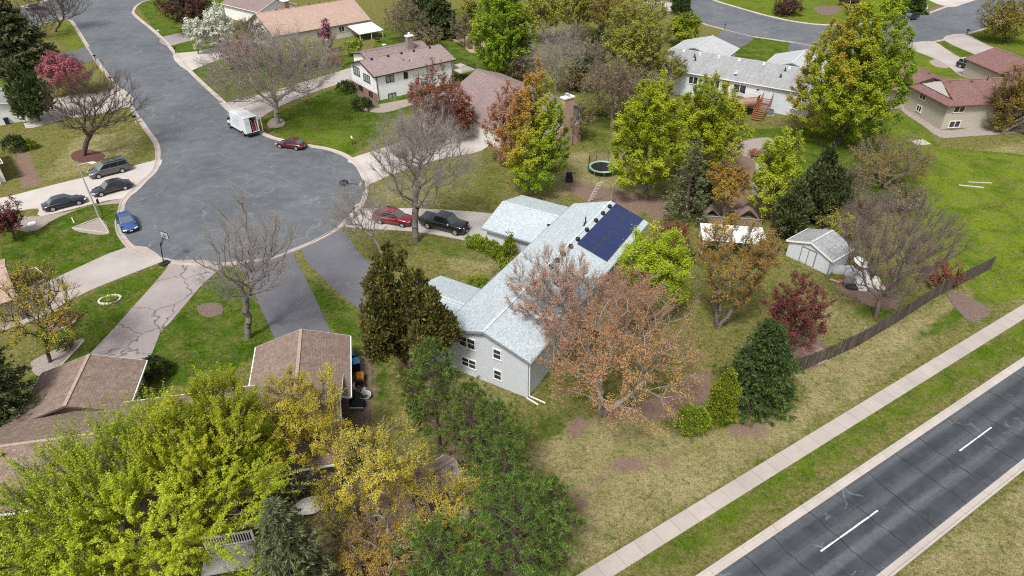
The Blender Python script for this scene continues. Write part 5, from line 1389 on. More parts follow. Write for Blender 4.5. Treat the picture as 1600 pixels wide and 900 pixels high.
# white step van with its rear doors open
VN_a, VN_b = at(388, 217), at(357, 199)
hd = math.atan2(VN_b.y - VN_a.y, VN_b.x - VN_a.x); nn = Vector((-math.sin(hd), math.cos(hd), 0))
c = (VN_a + VN_b) / 2; c = c + (nn if nn.x > 0 else -nn) * 1.05
VN = thing("delivery_van", "white high-roof service van with its rear doors open at the street edge", "van", (c.x, c.y, .045), hd)
V_white = paint("van_white_paint", (.74, .75, .76), .4, 0)
b = MB(); b.box(-3.1, 1.7, -1.08, 1.08, .5, .62); b.build("chassis", V_black, VN)
b = MB()
b.box(-3.1, 1.75, 1.02, 1.08, .55, 3.0); b.box(-3.1, 1.75, -1.08, -1.02, .55, 3.0); b.box(-3.1, 1.75, -1.02, 1.02, 2.93, 3.0); b.box(1.68, 1.75, -1.02, 1.02, .55, 2.93); b.box(-3.1, 1.68, -1.02, 1.02, .62, .70)
bo = b.build("cargo_box", V_white, VN)
b = MB(); vs = []
for x, zt, wv in ((1.75, 2.75, 1.02), (2.15, 2.45, 1.02), (2.75, 1.55, 1.0), (3.45, 1.25, .95), (3.6, .9, .9)): vs += [(x, -wv, .45), (x, wv, .45), (x, wv, zt * .62), (x, wv * .9, zt), (x, -wv * .9, zt), (x, -wv, zt * .62)]
fs = [(i * 6 + j, i * 6 + (j + 1) % 6, i * 6 + 6 + (j + 1) % 6, i * 6 + 6 + j) for i in range(4) for j in range(6)] + [(24, 25, 26, 27, 28, 29)]
b.add(vs, fs); cabo = b.build("cab", V_white, VN, bevel=.03); bm = bmesh.new(); bm.from_mesh(cabo.data); bmesh.ops.recalc_face_normals(bm, faces=bm.faces); bm.to_mesh(cabo.data); bm.free()
add_pane(VN, [(2.75, -.9, 1.55), (2.75, .9, 1.55), (2.15, .92, 2.45), (2.15, -.92, 2.45)], (.06, .94, .06, .94), V_wind, "windscreen")
for s in (-1, 1):
    b = MB(); b.add([(1.82, s * 1.03, 1.55), (2.62, s * 1.02, 1.50), (2.2, s * .99, 2.15), (1.82, s * .985, 2.2)], [(0, 1, 2, 3)]); b.build("side_window", V_glass, VN)
    for x in (2.7, -1.9):
        a = MB(); a.tube((x, s * .78, .40), (x, s * 1.095, .40), .47, .47, 18); a.build("wheel_arch", V_black, VN)
        g = MB(); g.tube((x, s * .82, .38), (x, s * 1.10, .38), .38, .38, 18); wo = g.build("wheel", V_tyre, VN)
        r_ = MB(); r_.lathe([(.02, 0), (.22, 0), (.24, .014), (.03, .03)], 14); q = r_.build("rim", V_rim, wo); q.rotation_euler = (-s * math.pi / 2, 0, 0); q.location = (x, s * 1.10, .38)
    b = MB(); b.box(3.5, 3.62, s * .62 - .17, s * .62 + .17, .78, 1.02); b.build("headlight", V_lamp, VN)
    b = MB(); b.box(2.2, 2.32, s * 1.22 - .1, s * 1.22 + .1, 1.5, 1.85); b.build("mirror", V_black, VN)
b = MB(); b.box(-3.16, -3.11, .22, 1.06, .72, 2.88); dro = b.build("rear_door", V_white, VN)           # left door shut
b = MB(); b.obox((-3.35, -1.46, 1.8), (math.cos(1.15), -math.sin(1.15) * -1, 0), (math.sin(1.15), -math.cos(1.15), 0), (0, 0, 1), .03, .42, 1.08); b.build("rear_door", V_white, VN)
b = MB(); b.box(-3.0, 1.6, -1.0, 1.0, .705, .74); b.build("floor", V_black, VN)
b = MB(); b.box(-3.35, -3.1, -1.0, 1.0, .40, .50); b.build("rear_bumper", V_black, VN)
V_red = plain("red_equipment", (.28, .035, .035), .5); b = MB(); b.box(-2.9, -1.9, -.95, .1, .75, 1.35); b.tube((-2.6, -.5, 1.35), (-2.6, -.5, 1.9), .16, .16, 10); b.box(-2.5, -1.6, -.98, -.5, 1.4, 2.0); b.build("cargo", V_red, VN)
b = MB(); b.tube((-2.95, -.15, .75), (-2.9, -.1, 2.5), .05, .05, 8); b.tube((-2.9, -.75, .75), (-2.8, -.7, 2.3), .06, .06, 8); b.build("cargo_pole", K_galv, VN)
V_ink = plain("faded_blue_lettering", (.30, .40, .43), .6)
def scrawl(face_pt, ux, uz, n_, word_w, hh, seed, rows):
    rr = random.Random(seed); b = MB()
    for r in range(rows):
        x = 0
        while x < word_w:
            wdt = rr.uniform(.07, .14); b.obox(face_pt + ux * (x + wdt / 2) - uz * (r * hh * 1.9), ux, uz, n_, wdt * .32, hh * rr.uniform(.35, .55), .004); x += wdt + .03
    return b
sc_side = 1 if nn.x < 0 else -1
scrawl(Vector((1.0, sc_side * 1.084, 2.2)), Vector((-1, 0, 0)), Vector((0, 0, 1)), Vector((0, 1, 0)), 2.2, .22, 3, 3).build("lettering", V_ink, VN)
scrawl(Vector((-3.164, .40, 2.35)), Vector((0, 1, 0)), Vector((0, 0, 1)), Vector((1, 0, 0)), .5, .14, 4, 2).build("lettering", V_ink, dro)

# ------------------------------------------------------------------ street furniture and garden things
def at2(x, y): p = at(x, y); return (p.x, p.y, 0)
LP = thing("street_lamp", "tall galvanised street lamp with a curved arm beside the parked sedans", "street lamp", at2(156, 342))
b = MB(); b.tube((0, 0, 0), (-.15, .0, 7.0), .11, .06, 10); b.build("pole", K_galv, LP)
b = MB()
for i in range(6):
    t0, t1 = i / 6, (i + 1) / 6; b.tube((-.15 + 1.5 * t0, 0, 7.0 + .35 * math.sin(t0 * 1.57)), (-.15 + 1.5 * t1, 0, 7.0 + .35 * math.sin(t1 * 1.57)), .045, .045, 8)
b.build("arm", K_galv, LP)
b = MB(); b.lathe([(.05, .12), (.20, .10), (.24, .02), (.18, -.08), (.05, -.12)], 12); o = b.build("lamp_head", plain("white_lamp_housing", (.8, .8, .78), .4), LP); o.location = (1.65, 0, 7.33); o.scale = (2.0, .85, .8)
for (x, y, h_, lab, mat) in ((1318, 44, 6.5, "grey street light pole on the far verge of the second street", K_galv), (1374, 22, 3.0, "black garden lamp post at the top by the second street", K_dark)):
    t = thing("lamp_post", lab, "street lamp", at2(x, y)); b = MB(); b.tube((0, 0, 0), (0, 0, h_), .09, .06, 10); b.build("pole", mat, t); b = MB(); b.lathe([(.08, 0), (.2, .12), (.2, .35), (.05, .5)], 8, (0, 0, h_)); b.build("lamp_head", mat, t)
SN = thing("sign_post", "thin dark sign post standing on the grass beside the street lamp", "post", at2(161, 337)); b = MB(); b.tube((0, 0, 0), (0, 0, 2.2), .035, .035, 6); b.build("post", K_dark, SN); b = MB(); b.box(-.02, .02, -.22, .22, 1.7, 2.25); b.build("plate", K_dark, SN)
HO = thing("basketball_hoop", "portable black basketball hoop standing on the grass at the kerb", "basketball hoop", at2(259, 412), rad(60))
b = MB(); b.box(-.62, .45, -.42, .42, 0, .22); b.build("base", V_black, HO, bevel=.08)
b = MB(); b.tube((-.2, 0, .2), (.15, 0, 2.5), .055, .05, 8); b.build("pole", V_black, HO); b = MB(); b.bar((.12, .08, 2.2), (.85, .12, 3.15), .05); b.bar((.12, -.08, 2.2), (.85, -.12, 3.15), .05); b.bar((-.1, 0, 1.3), (.25, 0, 2.6), .05); b.build("arm", V_black, HO)
b = MB(); b.box(.85, .885, -.62, .62, 2.70, 3.55); bd = b.build("backboard", plain("grey_backboard", (.38, .39, .40), .2, .5), HO)
b = MB()
for q in ((-.62, -.60, 2.70, 3.55), (.60, .62, 2.70, 3.55), (-.6, .6, 3.50, 3.55), (-.6, .6, 2.70, 2.75), (-.24, -.20, 2.9, 3.25), (.20, .24, 2.9, 3.25), (-.2, .2, 3.21, 3.25)): b.box(.835, .90, q[0], q[1], q[2], q[3])
b.build("backboard_frame", V_black, bd)
b = MB(); b.ring((1.14, 0, 2.85), .23, .018, 20); b.bar((.89, 0, 2.85), (.93, 0, 2.85), .1, .05); b.build("rim", plain("orange_rim", (.45, .10, .03), .5), HO)
BL = thing("ball", "pale ball resting beside the basketball hoop's base", "ball", at2(256, 409)); b = MB(); b.lathe([(.12 * math.sin(math.pi * i / 10) + .001, .12 - .12 * math.cos(math.pi * i / 10)) for i in range(11)], 14); b.build("shell", plain("grey_ball", (.48, .47, .45), .6), BL, smooth=True); BL.location.z = .24; BL.location.x += .05
H2 = thing("basketball_hoop", "fallen black basketball hoop lying across the kerb of the turning circle", "basketball hoop", at2(553, 290), rad(172))
b = MB(); b.tube((-.9, 0, .22), (1.0, .05, .38), .05, .05, 8); b.build("pole", V_black, H2); b = MB(); b.tube((-.95, -.3, .22), (-.95, .3, .22), .2, .2, 10); b.build("base", K_galv, H2)
b = MB(); b.lathe([(.05, 0), (.5, .05), (.56, .3), (.4, .5), (.05, .55)], 14, (1.3, 0, .12)); b.build("backboard", V_black, H2); b = MB(); b.ring((1.75, .1, .35), .25, .03, 16, 'y'); b.build("rim", V_black, H2)
def mailbox(x, y, lab, mat, rz=0.0, post=None, double=False):
    t = thing("mailbox", lab, "mailbox", at2(x, y), rz); b = MB(); b.bar((0, 0, 0), (0, 0, 1.05), .1); b.build("post", post or mat, t)
    for dx in ((-.18, .18) if double else (0,)):
        b = MB(); n = 8; vs = []
        for yy in (-.26, .26): vs += [(dx - .11, yy, 1.05), (dx + .11, yy, 1.05)] + [(dx + .11 * math.cos(math.pi * i / n), yy, 1.19 + .11 * math.sin(math.pi * i / n)) for i in range(n + 1)]
        m = n + 3; b.add(vs, [tuple(range(m)), tuple(range(m, 2 * m))[::-1]] + [(i, m + i, m + (i + 1) % m, (i + 1) % m) for i in range(m)]); b.build("box", mat, t)
    return t
mailbox(570, 297, "black mailbox on a post at the kerb by the fallen hoop", V_black, rad(20))
mailbox(150, 96, "black mailbox beside the upper left asphalt drive", V_black, rad(-40)); mailbox(175, 131, "small black mailbox beside the magenta redbud's drive", V_black, rad(-40)); mailbox(213, 193, "large dark double mailbox by the mulched tree's lawn corner", V_black, rad(-40), K_white, True)
mailbox(249, 56, "white mailbox on a white post by the grey-paved drive", K_white, rad(-40)); mailbox(275, 84, "black mailbox beside the pinkish drive on the right of the street", V_black, rad(-40))
mailbox(551, 226, "white box on a dark post on the lawn by the burgundy sedan", K_white, rad(20), K_dark); mailbox(1132, 46, "black mailbox at the kerb beside the grey hip-roofed garage", V_black, rad(-30)); mailbox(1510, 55, "black twin mailbox on the kerb beside the upper right driveway", V_black, rad(15), None, True)
TR = thing("trampoline", "round trampoline with pale green padding and black net poles", "trampoline", at2(941, 269)); R_ = 1.95
b = MB(); b.lathe([(.01, .80), (R_ * .80, .80), (R_ * .80, .79), (.01, .785)], 28); b.build("mat", plain("trampoline_mat", (.015, .015, .022), .8), TR)
b = MB(); vs = [(r * math.cos(2 * math.pi * i / 28), r * math.sin(2 * math.pi * i / 28), z) for r, z in ((R_ * .81, .80), (R_ * .83, .86), (R_ * .99, .86), (R_, .78)) for i in range(28)]
b.add(vs, [(k * 28 + i, k * 28 + (i + 1) % 28, k * 28 + 28 + (i + 1) % 28, k * 28 + 28 + i) for k in range(3) for i in range(28)]); b.build("padding", plain("pale_green_padding", (.33, .52, .37), .6), TR)
b = MB(); b.ring((0, 0, .72), R_ + .03, .045, 28); b.build("frame", V_black, TR)
net = NT("safety_net", .9, .1); net.color((.01, .01, .012)); tb = net.n("BsdfTransparent"); mx = net.n("MixShader"); mx.inputs[0].default_value = .22
net.l(tb.outputs[0], mx.inputs[1]); net.l(net.b.outputs[0], mx.inputs[2]); net.l(mx.outputs[0], net.N["Material Output"].inputs[0])
b = MB(); aa = [rad(60) + rad(200) * i / 16 for i in range(17)]; b.add([((R_ + .05) * math.cos(a), (R_ + .05) * math.sin(a), z) for z in (.85, 2.4) for a in aa], [(i, i + 1, 18 + i, 17 + i) for i in range(16)]); b.build("net", net.m, TR)
for a in (60, 110, 150, 190, 350, 30): b = MB(); b.tube(((R_ + .06) * math.cos(rad(a)), (R_ + .06) * math.sin(rad(a)), 0), ((R_ + .06) * math.cos(rad(a)), (R_ + .06) * math.sin(rad(a)), 2.45), .03, .03, 6); b.build("net_pole", V_black, TR)
for a in (230, 270, 310): b = MB(); b.tube((R_ * math.cos(rad(a)), R_ * math.sin(rad(a)), 0), (R_ * math.cos(rad(a)), R_ * math.sin(rad(a)), .72), .03, .03, 6); b.build("leg", K_galv, TR)
CH = thing("chair", "black upholstered chair standing alone on the bare lawn near the trampoline", "chair", at2(889, 284), rad(-90)); b = MB(); b.box(-.4, .4, -.4, .4, .15, .5); b.build("seat", V_black, CH, bevel=.06); b = MB(); b.box(-.42, -.2, -.4, .4, .5, 1.25); b.build("backrest", V_black, CH, bevel=.06)
for s in (-1, 1): b = MB(); b.box(-.3, .4, s * .42 - .06, s * .42 + .06, .15, .7); b.build("armrest", V_black, CH, bevel=.03)
LD = thing("ladder", "white trellis-like ladder leaning on the back of the grey roof", "ladder", at2(930, 318), rad(35)); b = MB()
for s in (-1, 1): b.bar((s * .35, .9, 0), (s * .35, -.6, 3.2), .07)
b.build("rail", K_white, LD); b = MB()
for i in range(7): t = i / 6.5; b.bar((-.34, .9 - 1.5 * t, .1 + 3.2 * t), (.34, .9 - 1.5 * t, .1 + 3.2 * t), .05)
b.build("rung", K_white, LD)
LT = thing("lattice", "pale lattice panel standing behind the grey roof ridge", "trellis", at2(956, 318), rad(70)); b = MB()
for i in range(6): b.bar((-.6 + .24 * i, 0, .1), (-.6 + .24 * i, 0, 2.4), .04)
for i in range(10): b.bar((-.6, .02, .2 + .24 * i), (.6, .02, .2 + .24 * i), .04)
b.build("panel", K_galv, LT)
# wooden fence along the footpath
FN = [at2(1227, 589), at2(1285, 567), at2(1340, 541), at2(1400, 505), at2(1460, 466), at2(1510, 440), at2(1549, 420)]
fx = thing("fence", "weathered dark wooden privacy fence between the back garden and the footpath", "fence", FN[0]); o0 = Vector(FN[0])
M_fence = NT("fence_boards", .9, .15); pp = M_fence.pos(); ff_ = M_fence.noise(M_fence.map(pp, (7, 7, .5)), 1.0, 3, .7)
M_fence.color(M_fence.mix(M_fence.ramp(ff_, [(.35, 0.0), (.68, 1.0)]), (.040, .032, .029), (.165, .130, .115))); M_fence = M_fence.m
b = MB(); rr = random.Random(8); posts = MB()
for p, q in zip(FN, FN[1:]):
    p, q = Vector(p) - o0, Vector(q) - o0; d = (q - p).normalized(); L = (q - p).length; n = int(L / .155); nrm = Vector((-d.y, d.x, 0))
    for i in range(n):
        if rr.random() < .03: continue
        c = p + d * (.155 * i + .075); hgt = 1.66 + rr.uniform(-.06, .05); b.obox(c + Vector((0, 0, hgt / 2 + .04)) + nrm * (.012 * (i % 2)), (d + nrm * rr.uniform(-.03, .03)).normalized(), nrm, (Vector((0, 0, 1)) + d * rr.uniform(-.03, .03)).normalized(), .072, .010, hgt / 2)
b.build("boards", M_fence, fx); b = MB()
for p, q in zip(FN, FN[1:]):
    p, q = Vector(p) - o0, Vector(q) - o0; d = (q - p).normalized(); nrm = Vector((-d.y, d.x, 0)) * .05
    for z in (.4, 1.2): b.bar(p + nrm + Vector((0, 0, z)), q + nrm + Vector((0, 0, z)), .05, .09)
b.build("rail", M_fence, fx)
tot = [(Vector(p) - o0, Vector(q) - o0) for p, q in zip(FN, FN[1:])]
for p, q in tot:
    n = max(1, int((q - p).length / 2.4))
    for i in range(n): c = p + (q - p) * (i / n) + Vector((-(q - p).y, (q - p).x, 0)).normalized() * .12; b = MB(); b.bar(c, c + Vector((0, 0, 1.6)), .1); b.build("post", M_fence, fx)
f2 = thing("fence", "short return of weathered fence boards at the far bend", "fence", at2(1490, 452)); b = MB(); d = (at(1492, 415) - at(1490, 452)).normalized()
for i in range(14): b.obox(d * (.16 * i) + Vector((0, 0, .75)), d, (-d.y, d.x, 0), (0, 0, 1), .072, .012, .72 + .03 * (i % 3))
b.build("boards", M_fence, f2)
# pens of weathered wood in the back garden
PN = thing("animal_pen", "weathered wooden pens with two small A-frame roofs in the back garden", "pen", at2(1140, 344), rad(-8)); b = MB()
for i in range(44): b.obox((-3.4 + .16 * i, -.9, .4), (1, 0, 0), (0, 1, 0), (0, 0, 1), .06, .012, .40)
b.build("boards", plain("grey_brown_boards", (.30, .22, .19), .9, .1, var=.3, scale=7), PN)
for cx, s in ((1.9, 1.35), (-2.3, 1.0)):
    b = MB()
    for sg in (-1, 1): b.bar((cx + sg * s, -.7, .7), (cx, -.7, .7 + s * .95), .12, .05); b.bar((cx + sg * s, .9, .7), (cx, .9, .7 + s * .95), .12, .05); b.obox((cx + sg * s * .5, .12, .72 + s * .475), Vector((sg * .72, 0, -.69)).normalized(), (0, 1, 0), Vector((sg * .69, 0, .72)).normalized(), s * .68, .82, .02)
    b.build("roof", plain("weathered_pen_roof", (.25, .17, .15), .9), PN); b = MB(); b.box(cx - s * .7, cx + s * .7, -.55, .7, .05, .72); b.build("hutch", W_brown, PN)
b = MB(); b.bar((-3.5, -.95, .85), (3.6, -.95, .85), .07, .09); b.bar((-.9, .9, .9), (.8, .9, .9), .08); b.bar((-.9, -.9, .9), (-.9, .9, .9), .08); b.bar((.8, -.9, .9), (.8, .9, .9), .08); b.build("rail", plain("pale_pen_rail", (.36, .30, .27), .9), PN)
EG = thing("ball", "small turquoise ball on the garden ground behind the pens", "ball", at2(1128, 313)); b = MB(); b.lathe([(.28 * math.sin(math.pi * i / 10) + .001, .28 - .28 * math.cos(math.pi * i / 10)) for i in range(11)], 14); b.build("shell", plain("turquoise_plastic", (.06, .35, .30), .4), EG, smooth=True)
UB = thing("utility_box", "green metal utility box behind the white shed", "utility box", at2(1290, 372), rad(30)); b = MB(); b.box(-.75, .75, -.6, .6, .08, .85); b.build("cabinet", plain("utility_green", (.13, .27, .19), .5), UB, bevel=.05); b = MB(); b.box(-.85, .85, -.7, .7, 0, .08); b.build("pad", K_conc, UB); b = MB(); b.box(-.78, .78, -.63, .63, .855, .92); b.build("lid", plain("utility_pale_green", (.24, .42, .31), .5), UB, bevel=.03)
# junk beside the white shed
def heap(name, label, cat, px, size, mat, seed, part="cover", z=0.0, lum=.22):
    t = thing(name, label, cat, at2(*px)); t.location.z = z; rng = np.random.default_rng(seed); b = MB(); n, m = 16, 9; vs = []
    dirs = unit(rng.normal(size=(9, 3))); am = rng.uniform(-.3, .4, 9)
    for i in range(m + 1):
        th = math.pi / 2 * i / m
        for j in range(n):
            ph = 2 * math.pi * j / n; d = np.array([math.cos(ph) * math.cos(th), math.sin(ph) * math.cos(th), math.sin(th)]); r = 1 + lum * 2 * float(np.sum(am * np.clip(dirs @ d, 0, 1) ** 4))
            vs.append((d[0] * r * size[0], d[1] * r * size[1], max(.01, d[2] * r * size[2]) if i else 0.0))
    b.add(vs, [(i * n + j, i * n + (j + 1) % n, i * n + n + (j + 1) % n, i * n + n + j) for i in range(m) for j in range(n)]); b.build(part, mat, t, smooth=True); return t
M_tarp = plain("white_tarpaulin", (.68, .68, .66), .5, .3, var=.12, scale=4)
heap("tarpaulin", "crumpled white tarpaulin over junk beside the shed, nearest the lawn", "tarpaulin", (1348, 448), (.95, .8, .95), M_tarp, 1); heap("tarpaulin", "upper crumpled white tarpaulin below the big dish", "tarpaulin", (1346, 436), (.8, .7, 1.05), M_tarp, 2)
heap("tarpaulin", "white cloth bundle under the leafless vase-shaped tree", "tarpaulin", (1366, 444), (.5, .55, .9), plain("cream_cloth", (.58, .56, .48), .8), 3); heap("tarpaulin", "pale blue-grey sheet over a heap against the shed", "tarpaulin", (1330, 430), (.8, .5, .8), plain("blue_grey_sheet", (.45, .50, .54), .5), 4)
heap("tarpaulin", "grey sheeted heap leaning on the shed's side wall", "tarpaulin", (1312, 424), (.9, .6, .8), plain("grey_sheet", (.36, .35, .36), .8), 5); heap("bag", "black rubbish bag in front of the white tarpaulins", "bag", (1334, 450), (.75, .5, .45), V_black, 6)
heap("bag", "small red bag on the grass beside the shed junk", "bag", (1314, 440), (.4, .25, .22), plain("faded_red_bag", (.45, .10, .09), .6), 7); heap("bag", "brown-grey heap of odds and ends in the middle of the shed junk", "junk", (1327, 440), (.7, .5, .5), plain("brown_junk", (.20, .17, .15), .9, var=.5, scale=6), 8, "heap")
DS = thing("satellite_dish", "large white satellite dish lying face up beside the shed", "satellite dish", at2(1341, 421), rad(20)); b = MB(); b.lathe([(.02, 0), (.5, .07), (.85, .2), (.87, .22), (.83, .21), (.5, .10), (.02, .03)], 22); o = b.build("dish", plain("white_dish", (.78, .77, .73), .5), DS, smooth=True); o.location = (0, 0, .75); o.rotation_euler = (rad(18), rad(10), 0); b = MB(); b.tube((0, 0, 0), (0, 0, .78), .06, .06, 8); b.build("mast", K_galv, DS); b = MB(); b.bar((0, .8, 1.2), (0, 0, 1.25), .03); o = b.build("feed_arm", K_galv, DS)
for i, (x, y, lab) in enumerate(((1369, 455, "white plastic chair tipped over left under the vase-shaped tree"), (1379, 456, "white plastic chair tipped over right under the vase-shaped tree"))):
    t = thing("chair", lab, "chair", at2(x, y), 1.1 * i); b = MB(); b.box(-.22, .22, -.22, .22, .38, .42); b.build("seat", K_white, t, bevel=.01); b = MB(); b.box(-.22, -.18, -.22, .22, .42, .85); b.build("backrest", K_white, t, bevel=.01)
    for sx in (-.19, .19):
        for sy in (-.19, .19): b = MB(); b.bar((sx, sy, 0), (sx, sy, .38), .04); b.build("leg", K_white, t)
heap("brush_pile", "pinkish pile of cut brush beside the dark red tree at the fence end", "brush pile", (1258, 555), (1.9, 1.5, .55), bed_mat("cut_brush", (.20, .12, .10), (.50, .36, .30), 5), 12, "branches")
# along the side of the brown-roofed house
BN = []
for (x, y, lab, c1, c2) in ((550, 566, "dark blue wheeled bin with blue lid beside the brown garage", (.018, .05, .17), (.03, .14, .42)), (558, 578, "navy wheeled bin with bright cyan-blue lid beside the brown garage", (.012, .018, .06), (.07, .38, .68))):
    t = thing("wheeled_bin", lab, "bin", at2(x, y), rad(20)); b = MB(); b.add([(-.25, -.28, .06), (.25, -.28, .06), (.25, .28, .06), (-.25, .28, .06), (-.32, -.38, 1.0), (.32, -.38, 1.0), (.32, .38, 1.0), (-.32, .38, 1.0)], [(3, 2, 1, 0), (4, 5, 6, 7), (0, 1, 5, 4), (1, 2, 6, 5), (2, 3, 7, 6), (3, 0, 4, 7)]); b.build("body", plain("bin_body", c1, .5), t, bevel=.04)
    b = MB(); b.add([(-.35, -.43, 1.02), (.35, -.43, 1.02), (.35, .42, 1.02), (-.35, .42, 1.02), (-.28, -.34, 1.12), (.28, -.34, 1.12), (.28, .36, 1.15), (-.28, .36, 1.15)], [(3, 2, 1, 0), (4, 5, 6, 7), (0, 1, 5, 4), (1, 2, 6, 5), (2, 3, 7, 6), (3, 0, 4, 7)]); b.build("lid", plain("bin_lid", c2, .4), t, bevel=.03)
    for s in (-1, 1): b = MB(); b.tube((s * .24, .32, .13), (s * .32, .32, .13), .13, .13, 12); b.build("wheel", V_black, t)
MW = thing("lawn_mower", "orange lawn tractor hood among the clutter beside the brown house", "lawn mower", at2(564, 598), rad(-80)); b = MB(); b.box(-.55, .35, -.33, .33, .35, .85); b.build("hood", plain("orange_plastic", (.62, .24, .02), .4), MW, bevel=.1); b = MB(); b.box(.35, .75, -.25, .25, .45, .62); b.box(.7, .85, -.25, .25, .6, .95); b.build("seat", V_black, MW, bevel=.05); b = MB(); b.box(-.6, .85, -.3, .3, .22, .36); b.build("chassis", V_red, MW)
for x in (-.4, .6):
    for s in (-1, 1): b = MB(); b.tube((x, s * .3, .22), (x, s * .44, .22), .22, .22, 12); b.build("wheel", V_tyre, MW)
def bucket(x, y, lab, mat, r, h_, name="bucket", cat="bucket"):
    t = thing(name, lab, cat, at2(x, y)); b = MB(); b.lathe([(r * .8, 0), (r, h_), (r * 1.06, h_), (r * 1.06, h_ + .03), (r * .95, h_ + .02), (r * .76, .04)], 16); b.build("tub", mat, t); return t
bucket(566, 607, "teal-blue bucket beside the orange tractor hood", plain("teal_plastic", (.12, .33, .42), .5), .28, .35); bucket(559, 611, "pale green bucket with a ring rim beside the clutter", plain("pale_green_plastic", (.50, .53, .32), .5), .26, .3); bucket(571, 622, "grey-white plastic tub lying open on the grass edge", plain("grey_tub", (.52, .54, .53), .5), .5, .38, "tub", "tub")
heap("bag", "white sack beside the teal bucket", "sack", (553, 606), (.2, .3, .5), M_tarp, 21); heap("bag", "white sack between the tub and the bucket", "sack", (569, 612), (.22, .5, .35), M_tarp, 22); heap("bag", "dark heap of covered tools below the clutter", "junk", (557, 624), (.5, .6, .6), V_black, 23, "heap")
CT = thing("cart", "dark flat garden cart with a pale front bar on the side path", "cart", at2(560, 634)); b = MB(); b.box(-.5, .5, -.6, .6, .25, .35); b.build("bed", V_black, CT); b = MB(); b.box(-.55, .55, -.68, -.6, .25, .42); b.build("front_bar", K_galv, CT)
for s in (-1, 1): b = MB(); b.tube((s * .5, 0, .2), (s * .6, 0, .2), .2, .2, 12); b.build("wheel", V_tyre, CT)
PT = thing("table", "oval white patio table littered with leaves behind the brown house", "table", at2(487, 800), rad(15)); b = MB(); b.lathe([(.02, .70), (1.0, .70), (1.02, .72), (1.0, .745), (.02, .75)], 26); o = b.build("tabletop", plain("leaf_littered_white", (.66, .65, .62), .6, var=.3, scale=5), PT); o.scale = (1.1, .75, 1)
for sx, sy in ((.6, .35), (-.6, .35), (.6, -.35), (-.6, -.35)): b = MB(); b.bar((sx, sy, 0), (sx * .8, sy * .8, .7), .06); b.build("leg", K_white, PT)
PR = thing("porch_railing", "white porch railing with pale deck boards at the bottom under the lime maple", "railing", at2(365, 862), rad(12)); b = MB()
for i in range(18): b.bar((-1.4 + .165 * i, 0, .9), (-1.4 + .165 * i, 0, 1.75), .05)
b.build("baluster", K_white, PR); b = MB(); b.bar((-1.5, 0, 1.8), (1.5, 0, 1.8), .12, .08); b.bar((-1.5, 0, .85), (1.5, 0, .85), .08, .08); b.build("rail", K_white, PR); b = MB(); b.box(-1.6, 1.6, -1.9, .1, .55, .68); b.build("floor", plain("pale_deck_boards", (.55, .54, .50), .8, var=.2), PR)
for x in (-1.5, 1.5): b = MB(); b.bar((x, 0, 0), (x, 0, 1.9), .12); b.build("post", K_white, PR)
for i, (x, y, s, lab) in enumerate(((735, 800, 1.4, "white-painted plank pile lying at the edge of the dark pines"), (712, 838, .6, "small white board lying left of the dark pines"), (648, 872, .5, "short white board under the amber tree"))):
    t = thing("plank_pile", lab, "planks", at2(x, y), rad(28 + 20 * i)); b = MB(); rr = random.Random(i)
    for k in range(5): b.obox((rr.uniform(-.1, .1), -.35 + .16 * k, .08 + .05 * (k % 2)), (1, rr.uniform(-.08, .08), 0), (0, 1, 0), (0, 0, 1), s * rr.uniform(.7, 1), .07, .025)
    b.build("boards", plain("flaking_white_board", (.60, .58, .54), .8, var=.3, scale=6), t)
for x, y in ((1517, 292), (1531, 286)):
    t = thing("board", "weathered board lying on the bright lawn, " + ("nearer and thicker" if y > 290 else "farther and thinner"), "board", at2(x, y), rad(-14 if y > 290 else -6)); b = MB(); b.obox((0, 0, .08), (1, 0, 0), (0, 1, 0), (0, 0, 1), 1.5, .11 if y > 290 else .07, .05); b.build("plank", plain("bleached_wood", (.46, .42, .36), .9), t)
SL = thing("slab", "square grey stone slab set in the lawn by the tan house", "slab", at2(1438, 223), rad(12)); b = MB(); b.box(-1.1, 1.1, -.9, .9, 0, .1); b.build("stone", K_conc, SL, bevel=.02)
# stone ring, bed edgings and other small garden pieces
M_stone = plain("white_edging_stone", (.55, .51, .45), .9, .1, var=.25, scale=5)
SR = thing("stone_ring", "ring of whitish stones around a small plant in the lawn", "stone ring", at2(172, 469), rad(18)); rr = random.Random(3)
for i in range(18):
    a = 2 * math.pi * i / 18; b = MB(); b.obox((1.0 * math.cos(a), .72 * math.sin(a), .09), (-math.sin(a), math.cos(a) * .8, 0), (math.cos(a), math.sin(a), 0), (0, 0, 1), .16, .10, .08 + .02 * rr.random()); b.build("stone", M_stone, SR, bevel=.03)
def edging(lab, pts, mat, h_=.14, w_=.12, closed=True):
    P = [Vector(at2(*p)) for p in pts]; t = thing("bed_edging", lab, "edging", P[0]); b = MB(); n = len(P)
    for i in range(n if closed else n - 1): b.bar(P[i] - P[0] + Vector((0, 0, h_ / 2)), P[(i + 1) % n] - P[0] + Vector((0, 0, h_ / 2)), w_, h_)
    b.build("border", mat, t)
edging("triangular pale edging of the gravel bed below the street lamp", [(113, 357), (156, 341), (171, 365)], K_conc)
edging("framed low border of the flower bed at the left edge by the driveway", [(18, 428), (56, 419), (76, 434), (44, 453)], M_stone)
edging("straight timber edging of the gravel bed beside the leaning tree", [(132, 533), (92, 577)], K_deck, closed=False)
edging("curved stone edging of the barberry bed", [(96, 514), (108, 510), (118, 503), (121, 494)], M_stone, closed=False)
